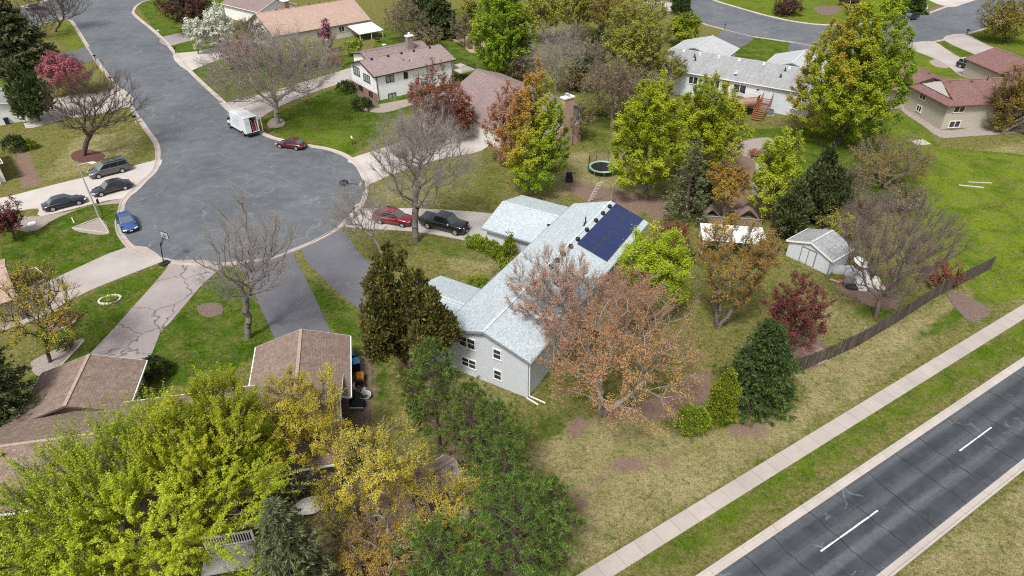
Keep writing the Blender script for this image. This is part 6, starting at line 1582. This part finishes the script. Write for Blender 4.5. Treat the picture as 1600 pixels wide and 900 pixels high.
for (x, y, lab) in ((50, 350, "flat white stepping stone in the gravel strip"), (116, 348, "short white pipe stub standing in the lawn by the triangular bed"), (600, 70, "white bench-like slab on the back lawn by the wood")):
    t = thing("garden_stone", lab, "stone", at2(x, y)); b = MB()
    if x == 116: b.tube((0, 0, 0), (-.12, .1, .65), .08, .08, 10); b.build("pipe", K_white, t)
    else: b.lathe([(.02, 0), (.5, .02), (.45, .12), (.02, .16)], 11); b.build("stone", K_white, t)
BNL = thing("wheeled_bin", "dark blue bin against the white garage at the left edge", "bin", at2(12, 194), rad(40)); b = MB(); b.add([(-.25, -.28, .06), (.25, -.28, .06), (.25, .28, .06), (-.25, .28, .06), (-.32, -.38, 1.0), (.32, -.38, 1.0), (.32, .38, 1.0), (-.32, .38, 1.0)], [(3, 2, 1, 0), (4, 5, 6, 7), (0, 1, 5, 4), (1, 2, 6, 5), (2, 3, 7, 6), (3, 0, 4, 7)]); b.build("body", plain("blue_bin_body", (.012, .03, .075), .5), BNL, bevel=.04); b = MB(); b.box(-.35, .35, -.42, .42, 1.02, 1.1); b.build("lid", plain("blue_bin_lid", (.018, .04, .09), .4), BNL, bevel=.03)
AC = thing("air_conditioner", "dark air conditioning unit beside the red deck stair", "air conditioner", at2(1203, 180), rad(-32.8)); b = MB(); b.box(-.42, .42, -.42, .42, .1, .9); b.build("case", plain("ac_case", (.16, .165, .17), .5), AC, bevel=.05); b = MB(); b.box(-.55, .55, -.55, .55, .05, .1); b.build("pad", K_conc, AC); b = MB(); b.lathe([(.02, .0), (.34, .0), (.34, .03), (.02, .05)], 16, (0, 0, .9)); b.build("fan_grille", V_black, AC)
TB = thing("table", "round pale table on the red-stained deck", "table", tuple(HE.matrix_basis @ Vector((10.3, -2.6, 2.35)))); b = MB(); b.lathe([(.02, .68), (.75, .68), (.75, .73), (.02, .74)], 20); b.build("tabletop", K_galv, TB); b = MB(); b.tube((0, 0, 0), (0, 0, .68), .05, .05, 8); b.build("pedestal", V_black, TB)
GR = thing("grill", "dark grill standing under the white patio awning", "grill", at2(590, 66)); b = MB(); b.box(-.5, .5, -.3, .3, .5, 1.0); b.build("firebox", V_black, GR, bevel=.06)
for x in (-.4, .4): b = MB(); b.bar((x, 0, 0), (x, 0, .5), .06); b.build("leg", V_black, GR)
SB = thing("sign_board", "tilted pale board on the verge behind the black wagon", "board", at2(1442, 19), rad(10)); b = MB(); b.obox((0, 0, .9), (1, 0, .15), (0, .4, .9), (0, -.9, .4), 1.0, .75, .04); b.build("panel", plain("pale_board", (.50, .47, .43), .8), SB); b = MB(); b.bar((0, .2, 0), (0, .1, .9), .08); b.build("leg", K_deck, SB)
for x, y, lab in ((735, 76, "dark round shrub stump in the wood-chip bed, largest"),): heap("shrub", lab, "shrub", (x, y), (.55, .5, .5), plain("dark_shrub", (.06, .045, .045), .9, var=.4, scale=9), 31, "foliage", lum=.3)
DR = thing("downspout_extension", "white downspout extension pipe lying on the grass at the grey house corner", "pipe", at2(832, 628), rad(-40)); b = MB(); b.bar((-.6, 0, .08), (.6, 0, .05), .1); b.build("tube", K_white, DR)

# small clutter beside the white shed
for i, (nm, x, y, col, sz, lab) in enumerate((("crate", 1322, 446, (.10, .10, .11), (.35, .25, .2), "dark plastic crate in front of the brown-grey heap"), ("crate", 1338, 440, (.30, .34, .37), (.3, .22, .25), "grey-blue crate between the two white tarpaulins"), ("crate", 1356, 452, (.13, .11, .10), (.4, .3, .15), "low brown crate right of the nearest white tarpaulin"),
                                         ("crate", 1326, 424, (.42, .42, .40), (.25, .4, .3), "pale grey box behind the blue-grey sheet"), ("crate", 1360, 432, (.05, .06, .06), (.3, .3, .4), "black box right of the upper white tarpaulin"), ("crate", 1304, 440, (.33, .25, .17), (.5, .12, .06), "short tan plank by the small red bag"))):
    t = thing(nm, lab, "box", at2(x, y), .5 * i); b = MB(); b.box(-sz[0], sz[0], -sz[1], sz[1], 0, sz[2] * 2); b.build("body", plain("crate_%s" % ("dark", "blue", "brown", "pale", "black", "tan")[i], col, .7, var=.3), t, bevel=.03)
    b = MB(); b.box(-sz[0] * .9, sz[0] * .9, -sz[1] * .85, sz[1] * .85, sz[2] * 2 + .002, sz[2] * 2 + .03); b.build("lid", plain("crate_lid", tuple(c * 1.4 for c in col), .7), t)
# ------------------------------------------------------------------ planting: every tree stands where the photograph shows its trunk
DEC = "street and garden trees"
# big foreground trees
T("maple_tree", "huge lime-green maple spreading over the brown-roofed house, largest crown of all", "tree", (195, 790, 250, 165), (B_grey, L_maple), zc=6.2, shape='round', bf=.35, cover=1.15, z0f=.9, twigs=4, twl=1.7, up=.75, out=.8, scatter=.075, sub=0, lsize=1.0, rnd_hue=.6)
T("maple_tree", "lime-green maple crown rising right beside the brown roof ridge, in front of the evergreen yew", "tree", (330, 690, 112, 105), (B_grey, L_maple), zc=7.5, bf=.35, cover=1.0, twigs=4, twl=1.8, up=.9, out=.7, scatter=.075, lsize=1.0)
T("ornamental_tree", "thin yellow-flowered tree leaning over the right brown garage roof", "tree", (462, 658, 100, 92), (B_tan, L_yellow), zc=6.0, bf=.4, cover=.34, twigs=6, sub=2, twl=1.0, up=.8, scatter=.08, lsize=.8)
T("bare_tree", "small leafless tree against the dark house wall beside the white patio table", "tree", (450, 735, 45, 50), (B_pale, None), zc=3.2, bf=.4, twigs=5, sub=2, up=.6)
T("forsythia_tree", "golden-yellow flowering tree left of the little brown shed roof", "tree", (590, 715, 82, 66), (B_grey, L_yellow), base=(585, 815), bf=.35, cover=.27, twigs=6, sub=2, twl=1.3, up=.9, scatter=.09, lsize=.85)
T("forsythia_tree", "golden-yellow flowering tree covering the near side of the little brown shed", "tree", (690, 795, 82, 62), (B_grey, L_yellow), zc=4.4, bf=.35, cover=.26, twigs=6, sub=2, twl=1.3, up=.8, scatter=.09, lsize=.85)
T("forsythia_tree", "amber flowering tree with many bare limbs at the bottom, beside the grey-green spruce", "tree", (610, 845, 90, 66), (B_pale, L_gold), zc=4.0, bf=.35, cover=.2, twigs=6, sub=2, twl=1.1, up=.5, scatter=.09, lsize=.85)
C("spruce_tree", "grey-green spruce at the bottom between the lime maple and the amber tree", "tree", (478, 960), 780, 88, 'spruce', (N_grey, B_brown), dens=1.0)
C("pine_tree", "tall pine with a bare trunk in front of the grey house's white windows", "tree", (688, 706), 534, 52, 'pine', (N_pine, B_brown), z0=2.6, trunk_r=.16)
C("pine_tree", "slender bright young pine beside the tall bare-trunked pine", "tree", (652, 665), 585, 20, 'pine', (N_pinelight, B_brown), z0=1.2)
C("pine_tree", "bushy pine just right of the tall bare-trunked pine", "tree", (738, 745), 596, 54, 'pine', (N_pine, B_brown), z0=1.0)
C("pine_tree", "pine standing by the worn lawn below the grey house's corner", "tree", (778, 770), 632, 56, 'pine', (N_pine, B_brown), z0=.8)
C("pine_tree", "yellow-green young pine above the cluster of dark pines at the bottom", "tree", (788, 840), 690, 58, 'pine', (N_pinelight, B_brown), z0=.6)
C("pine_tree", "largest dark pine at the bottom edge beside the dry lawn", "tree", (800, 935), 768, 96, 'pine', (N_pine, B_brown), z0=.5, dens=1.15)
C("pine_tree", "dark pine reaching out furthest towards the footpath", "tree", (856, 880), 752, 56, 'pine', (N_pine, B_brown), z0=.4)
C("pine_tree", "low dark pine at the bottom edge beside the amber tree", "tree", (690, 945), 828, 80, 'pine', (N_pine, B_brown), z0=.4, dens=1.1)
C("cedar_tree", "big bronze-green cedar with several tips in front of the grey house's side wing", "tree", (648, 612), 372, 66, 'leaders', (N_cedar, B_cedar), z0=2.2, trunk_r=.24, dens=.34,
  apices=[(-.28, .1, 1.0, .30), (-.52, -.05, .90, .28), (.02, .15, .93, .28), (.33, .05, .80, .32), (-.80, .0, .74, .26), (.62, -.05, .72, .30), (.86, .1, .56, .28), (-.68, -.40, .58, .30), (.3, -.5, .55, .28), (.45, .45, .70, .30), (-.5, .5, .72, .30), (.0, .6, .66, .3)])
C("fir_tree", "very dark spruce at the left edge beside the brown garage roof", "tree", (12, 680), 490, 96, 'spruce', (N_juniper, B_brown), z0=.6)
T("young_tree", "leaning tree with dark trunk and thin yellow-green leaves beside the wide concrete driveway", "tree", (60, 476, 76, 84), (B_brown, L_yellow), base=(78, 566), bf=.4, cover=.09, twigs=5, sub=1, up=.5, lsize=.8, scatter=.09, trunk_r=.16)
T("japanese_maple", "small deep-maroon maple by the gravel strip at the left edge", "tree", (8, 343, 30, 40), (B_brown, L_maroon), zc=2.6, cover=.6, twigs=4, up=.2, shape='umbrella')
# trees round the turning circle
T("bare_tree", "wide leafless tree with dark limbs in a ring of red mulch", "tree", (150, 165, 88, 62), (B_brown, None), base=(130, 243), bf=.42, twigs=4, sub=2, up=.55, out=.8, twl=1.1, trunk_r=.34, dens=.8)
T("bare_tree", "leafless grey tree between the cracked driveway and the dark asphalt one", "tree", (388, 402, 92, 96), (B_grey, None), base=(388, 528), bf=.5, twigs=5, sub=3, up=.5, twl=1.5, trunk_r=.30, dens=.6, twig_r=.009, twig_mat=B_pale)
T("bare_tree", "small leafless tree behind the bronze cedar, on the kerb of the turning circle", "tree", (560, 335, 62, 50), (B_pale, None), base=(602, 408), bf=.45, twigs=6, sub=3, up=.4, twl=1.6, dens=.8, trunk_r=.14, twig_r=.009)
T("bare_tree", "tall leafless tree with stout trunk between the red and the black parked vehicles", "tree", (652, 245, 96, 84), (B_grey, None), base=(650, 377), bf=.45, twigs=6, sub=3, up=.55, twl=1.35, trunk_r=.38, dens=.8, twig_r=.011, twig_mat=B_pale)
T("bare_tree", "broad budding tree in a round gravel bed between two white houses", "tree", (430, 108, 118, 66), (B_pale, L_brownish), base=(433, 193), bf=.38, twigs=5, sub=3, up=.4, out=.9, twl=1.35, trunk_r=.42, cover=.10, lsize=.7, dens=.6)
T("rust_tree", "rusty red-brown budding tree beside the white house with black windows", "tree", (680, 150, 56, 52), (B_grey, L_rust), base=(684, 226), bf=.4, cover=.34, twigs=5, sub=1, up=.5, scatter=.10)
T("rust_tree", "dark rust-red budding tree over the garage of the brown house with brick chimney", "tree", (722, 178, 26, 38), (B_grey, L_rust), zc=4.2, cover=.5, twigs=5, sub=1, up=.5)
T("shrub", "leafless twiggy shrub on the verge below the rust-coloured tree", "shrub", (655, 208, 46, 30), (B_tan, L_brownish), zc=2.2, stems=4, cover=.12, twigs=5, sub=2, up=.7, shape='round')
T("coral_tree", "coral-pink budding tree in front of the brown house roof", "tree", (796, 190, 42, 72), (B_grey, L_pinkor), zc=6.3, bf=.35, cover=.50, twigs=6, up=.9, twl=.9, shape='egg')
T("maple_tree", "orange and green maple left of the brick chimney", "tree", (836, 208, 56, 98), (B_grey, L_orgreen), base=(836, 303), bf=.35, cover=1.15, grad=(.8, 0, -.7), hoff=-.10, twigs=6, up=.9, twl=.9, shape='egg')
# upper left
T("redbud_tree", "magenta blossoming redbud beside the street, behind the leafless mulched tree", "tree", (97, 112, 42, 34), (B_brown, L_magenta), zc=4.2, cover=.75, twigs=5, up=.5)
C("juniper_tree", "ragged dark juniper with a brown trunk leaning over the white garage", "tree", (62, 190), 108, 30, 'leaders', (N_juniper, B_cedar), z0=1.0, apices=[(-.35, .1, 1.0, .62), (.4, 0, .84, .62), (0, -.3, .62, .7)])
C("spruce_tree", "large dark spruce in the upper left corner", "tree", (35, 108), -8, 62, 'spruce', (N_grey, B_brown), z0=.4)
T("bare_tree", "leafless tree behind the dark corner spruce", "tree", (58, 22, 36, 34), (B_brown, None), base=(62, 60), twigs=4, sub=2, up=.6, dens=.9)
T("bare_tree", "leafless tree at the street corner leaning out over the asphalt", "tree", (108, 8, 42, 34), (B_brown, None), base=(86, 50), twigs=4, sub=2, up=.5, dens=.9, lean=(3.0, 2.0))
T("crab_tree", "dark maroon-green crab apple at the top by the street", "tree", (290, 12, 46, 32), (B_brown, L_purple), base=(292, 56), cover=.95, twigs=5, up=.3)
T("pear_tree", "smaller white-blossoming pear beside the grey-paved drive", "tree", (308, 50, 22, 24), (B_brown, L_white), base=(310, 84), cover=1.0, twigs=5, up=.5)
T("pear_tree", "larger white-blossoming pear behind the white parked car", "tree", (340, 42, 27, 30), (B_brown, L_white), base=(342, 80), cover=1.0, twigs=5, up=.5)
T("shrub", "dull brown half-bare tree left of the pale pink roof", "tree", (388, 52, 30, 36), (B_tan, L_brownish), zc=3.6, cover=.3, twigs=5, sub=1, up=.5)
T("redbud_tree", "pink redbud behind the broad budding tree, next to the white car", "tree", (375, 84, 34, 24), (B_brown, L_magenta), zc=3.0, cover=.5, twigs=5, up=.4)
T("redbud_tree", "narrow purple-pink redbud at the corner of the pale pink roof", "tree", (510, 55, 13, 25), (B_brown, L_magenta), zc=3.6, cover=.8, twigs=5, up=.6, shape='egg')
T("shrub_tree", "olive-green half-leafed tree against the wall under the pale pink roof", "tree", (472, 82, 46, 26), (B_tan, L_olive), zc=2.8, cover=.36, twigs=5, sub=1, up=.4)
T("shrub", "reddish leafless shrubs along the drive behind the white house", "shrub", (520, 92, 22, 14), (B_tan, L_rust), zc=1.4, stems=4, cover=.3, twigs=5, sub=1, up=.5)
T("shrub", "small fresh green shrub by the white awning", "shrub", (552, 73, 16, 13), (B_brown, L_green), zc=1.8, stems=3, cover=1.0, twigs=5, up=.4)
C("yew_bush", "clipped dark yew nearest the driveway of the white house", "bush", (541, 144), 126, 13, 'ball', (N_darkarb, B_brown), H=1.5)
C("yew_bush", "clipped dark yew by the downpipe corner of the white house", "bush", (567, 171), 152, 14, 'ball', (N_darkarb, B_brown), H=1.6)
# top middle wood
T("linden_tree", "tall bright green pyramidal tree beside the wood-chip bed", "tree", (782, 45, 52, 88), (B_grey, L_green), base=(782, 122), cover=1.5, twigs=5, up=.7, shape='egg')
T("olive_tree", "pale olive-green drooping tree left of the bright pyramidal tree", "tree", (735, 22, 18, 34), (B_grey, L_olive), zc=6, cover=.8, twigs=5, up=.2)
C("pine_tree", "dark grey-green pine in the gap right of the pale pink roof", "tree", (688, 55), -2, 40, 'spruce', (N_juniper, B_brown), z0=.5)
T("bare_tree", "brownish leafless tree behind the white awning", "tree", (630, 28, 40, 34), (B_tan, L_brownish), zc=5.0, cover=.12, twigs=5, sub=2, up=.5)
T("shrub", "dark leafless thicket above the chimneyed brown roof", "tree", (662, 55, 36, 18), (B_brown, L_brownish), zc=2.6, cover=.25, twigs=5, sub=1, stems=3, up=.4)
OL = "olive-leaved trees of the wood behind the houses"
for i, (bx, lab, mt) in enumerate([((850, 15, 42, 36), "yellow-olive wood tree just right of the bright pyramidal tree", L_olive), ((905, 8, 46, 34), "yellow-olive wood tree at the top middle above the grey drooping tree", L_olive),
                               ((962, 18, 44, 36), "dull olive wood tree at the top, left of the tall pale olive one", L_oakgold), ((1010, 16, 34, 30), "olive wood tree at the top beside the dark columnar cedar", L_olive),
                               ((820, 55, 24, 50), "dull olive wood tree between the bright pyramidal and the grey drooping tree", L_oakgold)]):
    T("wood_tree", lab, "tree", bx, (B_grey, mt), zc=7.0, cover=.75, twigs=5, up=.4, group=OL)
T("wood_tree", "tall pale olive tree, most prominent of the wood behind the grey roof", "tree", (990, 72, 58, 66), (B_grey, L_olive), zc=7.5, cover=.8, twigs=6, up=.4, group=OL)
T("wood_tree", "olive tree overhanging the left end of the long grey roof", "tree", (1050, 105, 30, 26), (B_grey, L_olive), zc=5.0, cover=.45, twigs=6, sub=1, up=.3, group=OL)
T("bare_tree", "grey leafless tree with drooping branches right of the bright pyramidal tree", "tree", (868, 88, 54, 56), (B_pale, None), base=(868, 142), bf=.35, twigs=4, sub=2, up=-.4, out=.6, twl=1.5, dens=.7)
T("bare_tree", "brown leafless spreading tree between the brick chimney and the yellow-green pair", "tree", (958, 130, 58, 42), (B_tan, L_brownish), base=(955, 200), bf=.4, twigs=6, sub=2, up=.3, cover=.14, twl=1.2)
T("bare_tree", "brown leafless tree behind the yellow-green pair", "tree", (1000, 100, 40, 34), (B_tan, L_brownish), zc=5.0, bf=.4, twigs=6, sub=2, up=.4, cover=.2)
T("shrub", "dark leafless undergrowth beneath the grey drooping tree", "shrub", (900, 120, 34, 28), (B_brown, L_oakgold), zc=2.5, stems=4, cover=.3, twigs=5, sub=1)
T("shrub", "low bare shrub right of the brick chimney", "shrub", (935, 165, 30, 22), (B_tan, L_olive), zc=1.6, stems=4, cover=.2, twigs=5, sub=1)
C("arborvitae", "dark columnar evergreen at the top beside the second street", "tree", (1063, 22), -22, 15, 'column', (N_darkarb, B_brown), z0=.1)
T("round_tree", "rounded dark green tree beside the garage with grey hip roof", "tree", (1070, 44, 31, 30), (B_brown, L_green), zc=3.8, cover=1.3, twigs=5, up=.4)
# yellow-green pair and back garden
T("maple_tree", "left one of the yellow-green pair beside the trampoline", "tree", (1014, 212, 62, 94), (B_grey, L_maple), base=(1010, 312), bf=.35, cover=1.35, twigs=6, up=.9, twl=.9, shape='egg')
T("maple_tree", "right one of the yellow-green pair, by the wooden deck stairs", "tree", (1104, 200, 64, 86), (B_grey, L_maple), zc=6.8, bf=.35, cover=1.35, twigs=6, up=.9, twl=.9, shape='egg')
C("spruce_tree", "thin sparse spruce below the yellow-green pair", "tree", (1068, 345), 215, 42, 'sparse', (N_grey, B_brown), z0=.6, dens=1.2)
T("small_tree", "small golden tree beside the wooden pens", "tree", (1138, 288, 42, 36), (B_grey, L_gold), base=(1130, 346), cover=.6, twigs=5, sub=1, up=.7)
T("maple_tree", "upright yellow maple between the pens and the dark juniper", "tree", (1215, 268, 46, 72), (B_grey, L_lime), base=(1205, 345), cover=.9, twigs=6, up=1.0, twl=.9, shape='egg')
T("maple_tree", "very large rounded maple turning orange on its left side, by the long grey roof", "tree", (1338, 115, 90, 108), (B_brown, L_orgreen), base=(1308, 226), bf=.33, cover=1.5, grad=(.6, -.1, -.1), hoff=-.04, twigs=6, up=.7, shape='egg', twl=.8, trunk_r=.42)
C("juniper_tree", "dark green juniper behind the white shed", "tree", (1268, 345), 236, 34, 'leaders', (N_juniper, B_brown), z0=.4, apices=[(0, 0, 1, .7), (-.4, -.3, .8, .7), (.5, -.2, .75, .7)])
C("juniper_tree", "grey-green juniper left of the white shed", "tree", (1228, 372), 285, 26, 'leaders', (N_juniper, B_brown), z0=.3, apices=[(0, 0, 1, .8), (.4, .3, .8, .7)])
T("bare_tree", "brown leafless thicket tree on the edge of the bright lawn", "tree", (1392, 252, 74, 42), (B_tan, L_oakgold), zc=3.6, stems=3, bf=.35, cover=.16, twigs=6, sub=2, up=.4, twl=1.1)
T("bare_tree", "brown leafless thicket between the white shed and the juniper", "tree", (1322, 290, 48, 42), (B_tan, L_brownish), zc=3.0, stems=3, bf=.35, cover=.12, twigs=6, sub=2, up=.4)
T("bare_tree", "large vase-shaped leafless tree above the junk pile by the fence", "tree", (1395, 392, 96, 88), (B_pink, None), base=(1368, 497), shape='vase', bf=.3, twigs=6, sub=2, up=.9, out=.6, twl=1.25, stems=1, trunk_r=.22, dens=1.15, z0f=.95)
T("shrub", "green undergrowth between the white shed and the big vase-shaped tree", "shrub", (1318, 352, 34, 30), (B_tan, L_olive), zc=1.8, stems=4, cover=.3, twigs=5, sub=2)
T("shrub", "red-leaved bush at the bend of the wooden fence", "shrub", (1478, 428, 34, 28), (B_brown, L_rust), zc=1.7, stems=4, cover=.22, twigs=5, sub=2)
T("ornamental_tree", "amber vase-shaped tree in front of the white canopy roof", "tree", (1148, 418, 68, 74), (B_grey, L_gold), base=(1120, 512), shape='vase', stems=3, bf=.3, cover=.30, twigs=6, sub=2, up=.9, twl=1.1, z0f=.95, scatter=.09, lsize=.8)
T("grass_clump", "tan feathery clump behind the white canopy roof", "plant", (1145, 348, 20, 16), (B_tan, L_gold), zc=1.3, stems=3, cover=.25, twigs=6, sub=1, up=1.2)
T("lime_tree", "vivid lime-yellow tree below the solar panels", "tree", (1020, 425, 66, 72), (B_grey, L_lime), zc=5.2, bf=.35, cover=1.15, twigs=5, up=.5, scatter=.16)
T("rust_tree", "dull pinkish budding tree right of the solar panels", "tree", (1045, 372, 36, 34), (B_pink, L_rust), zc=3.0, cover=.25, twigs=5, sub=1, up=.5)
T("maple_tree", "orange-budded tree spreading over the grey roof", "tree", (872, 462, 100, 90), (B_pale, L_pinkor), base=(925, 560), bf=.4, cover=.125, twigs=6, sub=2, up=.8, out=.7, twl=1.0, scatter=.08, lsize=.75, trunk_r=.25, dens=.8)
T("maple_tree", "large orange-budded tree with pale bare limbs right of the grey house", "tree", (975, 545, 150, 116), (B_pale, L_orange), base=(938, 648), bf=.30, cover=.135, twigs=6, sub=2, up=.15, out=1.0, twl=1.05, grad=(.6, -.2, -.3), z0f=1.0, stems=3, dens=.8, twig_r=.009, twig_mat=B_tan, scatter=.09, lsize=.75, trunk_r=.19)
T("maple_tree", "rust-orange budding tree over the wooden back deck", "tree", (985, 462, 66, 56), (B_pale, L_orange), zc=5.0, bf=.35, cover=.20, grad=(.3, 0, -.4), twigs=6, sub=1, up=.6, scatter=.09, lsize=.8)
T("crab_tree", "dark red open tree beside the brush pile at the fence end", "tree", (1246, 490, 60, 74), (B_brown, L_maroon), base=(1222, 572), bf=.4, cover=.30, twigs=5, up=.3, scatter=.12, lsize=.9)
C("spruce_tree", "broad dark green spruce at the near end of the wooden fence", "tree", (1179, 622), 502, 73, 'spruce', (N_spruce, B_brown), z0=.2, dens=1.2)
C("arborvitae", "taller bright green arborvitae beside the broad dark spruce", "bush", (1124, 655), 576, 25, 'column', (N_arbor, B_brown), z0=.05)
C("arborvitae", "rounded bright green arborvitae, shorter of the pair by the footpath lawn", "bush", (1079, 672), 630, 27, 'ball', (N_arbor, B_brown), H=2.2)
# around the grey house
HG = "boxwoods of the clipped hedge before the grey garage"
for i, (x, y, r) in enumerate(((741, 384, 13), (755, 388, 12), (768, 394, 12), (780, 402, 12), (790, 412, 11), (793, 424, 10))):
    C("boxwood", "rounded boxwood forming part of the clipped hedge before the grey garage", "bush", (x, y + 2), y - 20, r, 'ball', (N_arbor, B_brown), H=1.35, group=HG)
C("arborvitae", "narrow pointed evergreen against the grey garage wall", "bush", (797, 416), 364, 11, 'column', (N_arbor, B_brown), z0=.05)
C("bush", "low green bush tucked in the corner of the grey roofs", "bush", (746, 452), 430, 18, 'ball', (N_arbor, B_brown), H=1.2)
C("bush", "dark rounded bush beside the left brown garage's white downpipe", "bush", (245, 588), 556, 24, 'ball', (N_darkarb, B_brown), H=1.7)
C("bush", "dark upright bush beside the white house at the left edge", "bush", (26, 236), 202, 15, 'ball', (N_juniper, B_brown), H=2.2)
C("bush", "small yellow-green shrub in the brown bed at the left edge", "bush", (48, 232), 218, 9, 'ball', (N_arbor, B_brown), H=1.0)
C("bush", "dry grey shrub in the gravel bed beside the leaning tree", "bush", (104, 546), 532, 10, 'ball', (N_grey, B_brown), H=.9)
for (x, y, lab) in ((26, 433, "ragged flowering plant left in the framed bed by the driveway"), (52, 432, "ragged flowering plant right in the framed bed by the driveway")):
    T("flower_plant", lab, "plant", (x, y, 11, 8), (B_tan, L_olive), zc=.5, stems=3, cover=.8, twigs=4, dep=60)
T("barberry", "brownish-red barberry in the bed beside the wide concrete driveway", "shrub", (98, 497, 24, 14), (B_tan, L_gold), zc=.6, stems=4, cover=.5, twigs=5, sub=1)
T("flower_plant", "low green plant inside the white stone ring", "plant", (172, 468, 11, 5), (B_tan, L_green), zc=.3, stems=3, cover=.6, twigs=4, dep=60)
# upper right
T("oak_tree", "golden-brown spreading tree on the lawn at the upper right edge", "tree", (1572, 28, 46, 40), (B_brown, L_oakgold), base=(1576, 66), bf=.4, cover=.5, twigs=5, up=.3, trunk_r=.35)
T("oak_tree", "golden-olive tree hiding the right end of the dark red roof", "tree", (1598, 150, 52, 62), (B_brown, L_oakgold), zc=5.5, cover=.55, twigs=5, up=.4)
T("shrub", "dark shrub mound on the far verge of the second street", "bush", (1232, 10, 28, 22), (B_brown, L_purple), zc=2.0, stems=4, cover=.8, twigs=5)
T("round_tree", "dark green tree behind the black car on the second street", "tree", (1396, 8, 26, 24), (B_brown, L_green), zc=3.5, cover=1.0, twigs=5)
C("spruce_tree", "dark spruce at the top beside the white sign board", "tree", (1424, 20), -18, 20, 'spruce', (N_spruce, B_brown), z0=.2)
T("shrub", "dark red shrub at the top by the stone bed", "bush", (1328, 0, 20, 12), (B_brown, L_purple), zc=1.4, stems=4, cover=.8, twigs=5)
T("shrub", "low twiggy shrub under the golden-olive tree beside the outdoor stair", "shrub", (1560, 195, 24, 12), (B_tan, L_olive), zc=1.0, stems=4, cover=.3, twigs=5, sub=1)
T("perennial", "brown dead perennials in the gravel path bed behind the pens", "plant", (1180, 240, 12, 10), (B_tan, L_rust), zc=.5, stems=4, cover=.5, twigs=5)

# understorey of the wood between the white house and the duplex
BW = "bare brownish trees of the wood"
for i, (bx, lab) in enumerate((((900, 62, 34, 34), "bare wood tree left of the tall pale olive tree, near the top"), ((928, 92, 34, 34), "bare wood tree between the grey drooping tree and the tall pale olive tree"), ((905, 185, 30, 24), "low bare tree between the brick chimney and the trampoline lawn"),
                           ((985, 150, 38, 34), "bare tree touching the left side of the yellow-green pair"), ((1030, 140, 30, 26), "bare tree behind the left yellow-green maple, below the roof end"), ((815, 100, 30, 26), "bare thicket tree right of the linden, above the brown roof"), ((725, 45, 24, 30), "bare thicket tree left of the linden"))):
    T("bare_tree", lab, "tree", bx, ((B_tan, B_pale, B_brown)[i % 3], L_brownish), zc=3.6, bf=.4, twigs=6, sub=2, up=.3, cover=.15, twl=1.2, group=BW)
for i, (x, y, t_, hw, lab) in enumerate(((945, 95, 40, 22, "dark juniper in the shade under the pale olive tree"), (915, 140, 95, 20, "dark juniper at the foot of the grey drooping tree"), (650, 30, -8, 26, "dark juniper behind the awning at the top edge"), (1085, 330, 262, 22, "dark evergreen right under the yellow-green pair"))):
    C("juniper_tree", lab, "tree", (x, y), t_, hw, 'leaders', (N_juniper, B_brown), z0=.2)

# thick planting behind the brown-roofed house, between the maple, the yellow trees and the pines
for i, (nm, bx, mt, lab) in enumerate((
    ("forsythia_tree", (540, 770, 60, 50), L_yellow, "yellow flowering tree right of the white patio table"), ("forsythia_tree", (640, 745, 58, 46), L_yellow, "bright yellow flowering tree touching the near left corner of the little shed roof"),
    ("forsythia_tree", (560, 870, 62, 48), L_gold, "amber bush-like tree at the bottom edge right of the grey-green spruce"), ("forsythia_tree", (655, 840, 56, 44), L_gold, "amber flowering tree left of the lowest dark pine"), ("forsythia_tree", (735, 765, 44, 40), L_yellow, "yellow flowering tree between the little shed and the yellow-green young pine"),
    ("shrub", (520, 815, 44, 34), L_olive, "olive undergrowth beside the white patio table"), ("shrub", (600, 890, 50, 30), L_rust, "rust-coloured undergrowth at the bottom edge"), ("shrub", (430, 830, 40, 34), L_green, "green undergrowth between the porch railing and the patio table"), ("shrub", (700, 850, 40, 28), L_olive, "olive undergrowth round the small white board"))):
    T(nm, lab, "tree" if nm != "shrub" else "shrub", bx, ((B_grey, B_pale, B_tan)[i % 3], mt), zc=3.4 if nm != "shrub" else 1.5, stems=1 if nm != "shrub" else 3, bf=.33, cover=.25, twigs=6, sub=2, twl=1.2, up=.8, scatter=.09, lsize=.85)
T("maple_tree", "lime-green maple at the bottom left corner in front of the huge one", "tree", (40, 870, 120, 80), (B_grey, L_maple), zc=4.6, bf=.35, cover=1.0, twigs=4, twl=1.7, up=.8, scatter=.075, lsize=1.0)
T("maple_tree", "lime-green maple at the bottom edge right of the porch railing", "tree", (425, 900, 62, 44), (B_grey, L_maple), zc=4.0, bf=.35, cover=.9, twigs=4, twl=1.7, up=.8, scatter=.075, lsize=1.0)

# tangled bare shrubs round the pens and the white shed
for i, (bx, lab) in enumerate((((1232, 350, 26, 24), "tangled bare shrub left of the white shed, under the juniper"), ((1290, 335, 30, 26), "tangled bare shrub directly behind the white shed"), ((1352, 330, 36, 30), "tangled bare shrub behind the vase-shaped tree"), ((1085, 312, 24, 22), "tangled bare shrub left of the wooden pens"),
                           ((1420, 310, 40, 26), "tangled bare shrub on the edge of the bright lawn above the vase-shaped tree"), ((1070, 395, 24, 22), "tangled bare shrub between the lime tree and the white canopy"), ((1195, 395, 22, 16), "low tangled shrub between the amber tree and the white shed"))):
    T("shrub", lab, "shrub", bx, ((B_tan, B_pink, B_brown)[i % 3], (L_brownish, L_olive)[i % 2]), zc=1.6, stems=4, cover=.2, twigs=6, sub=2, up=.4, twl=1.2)
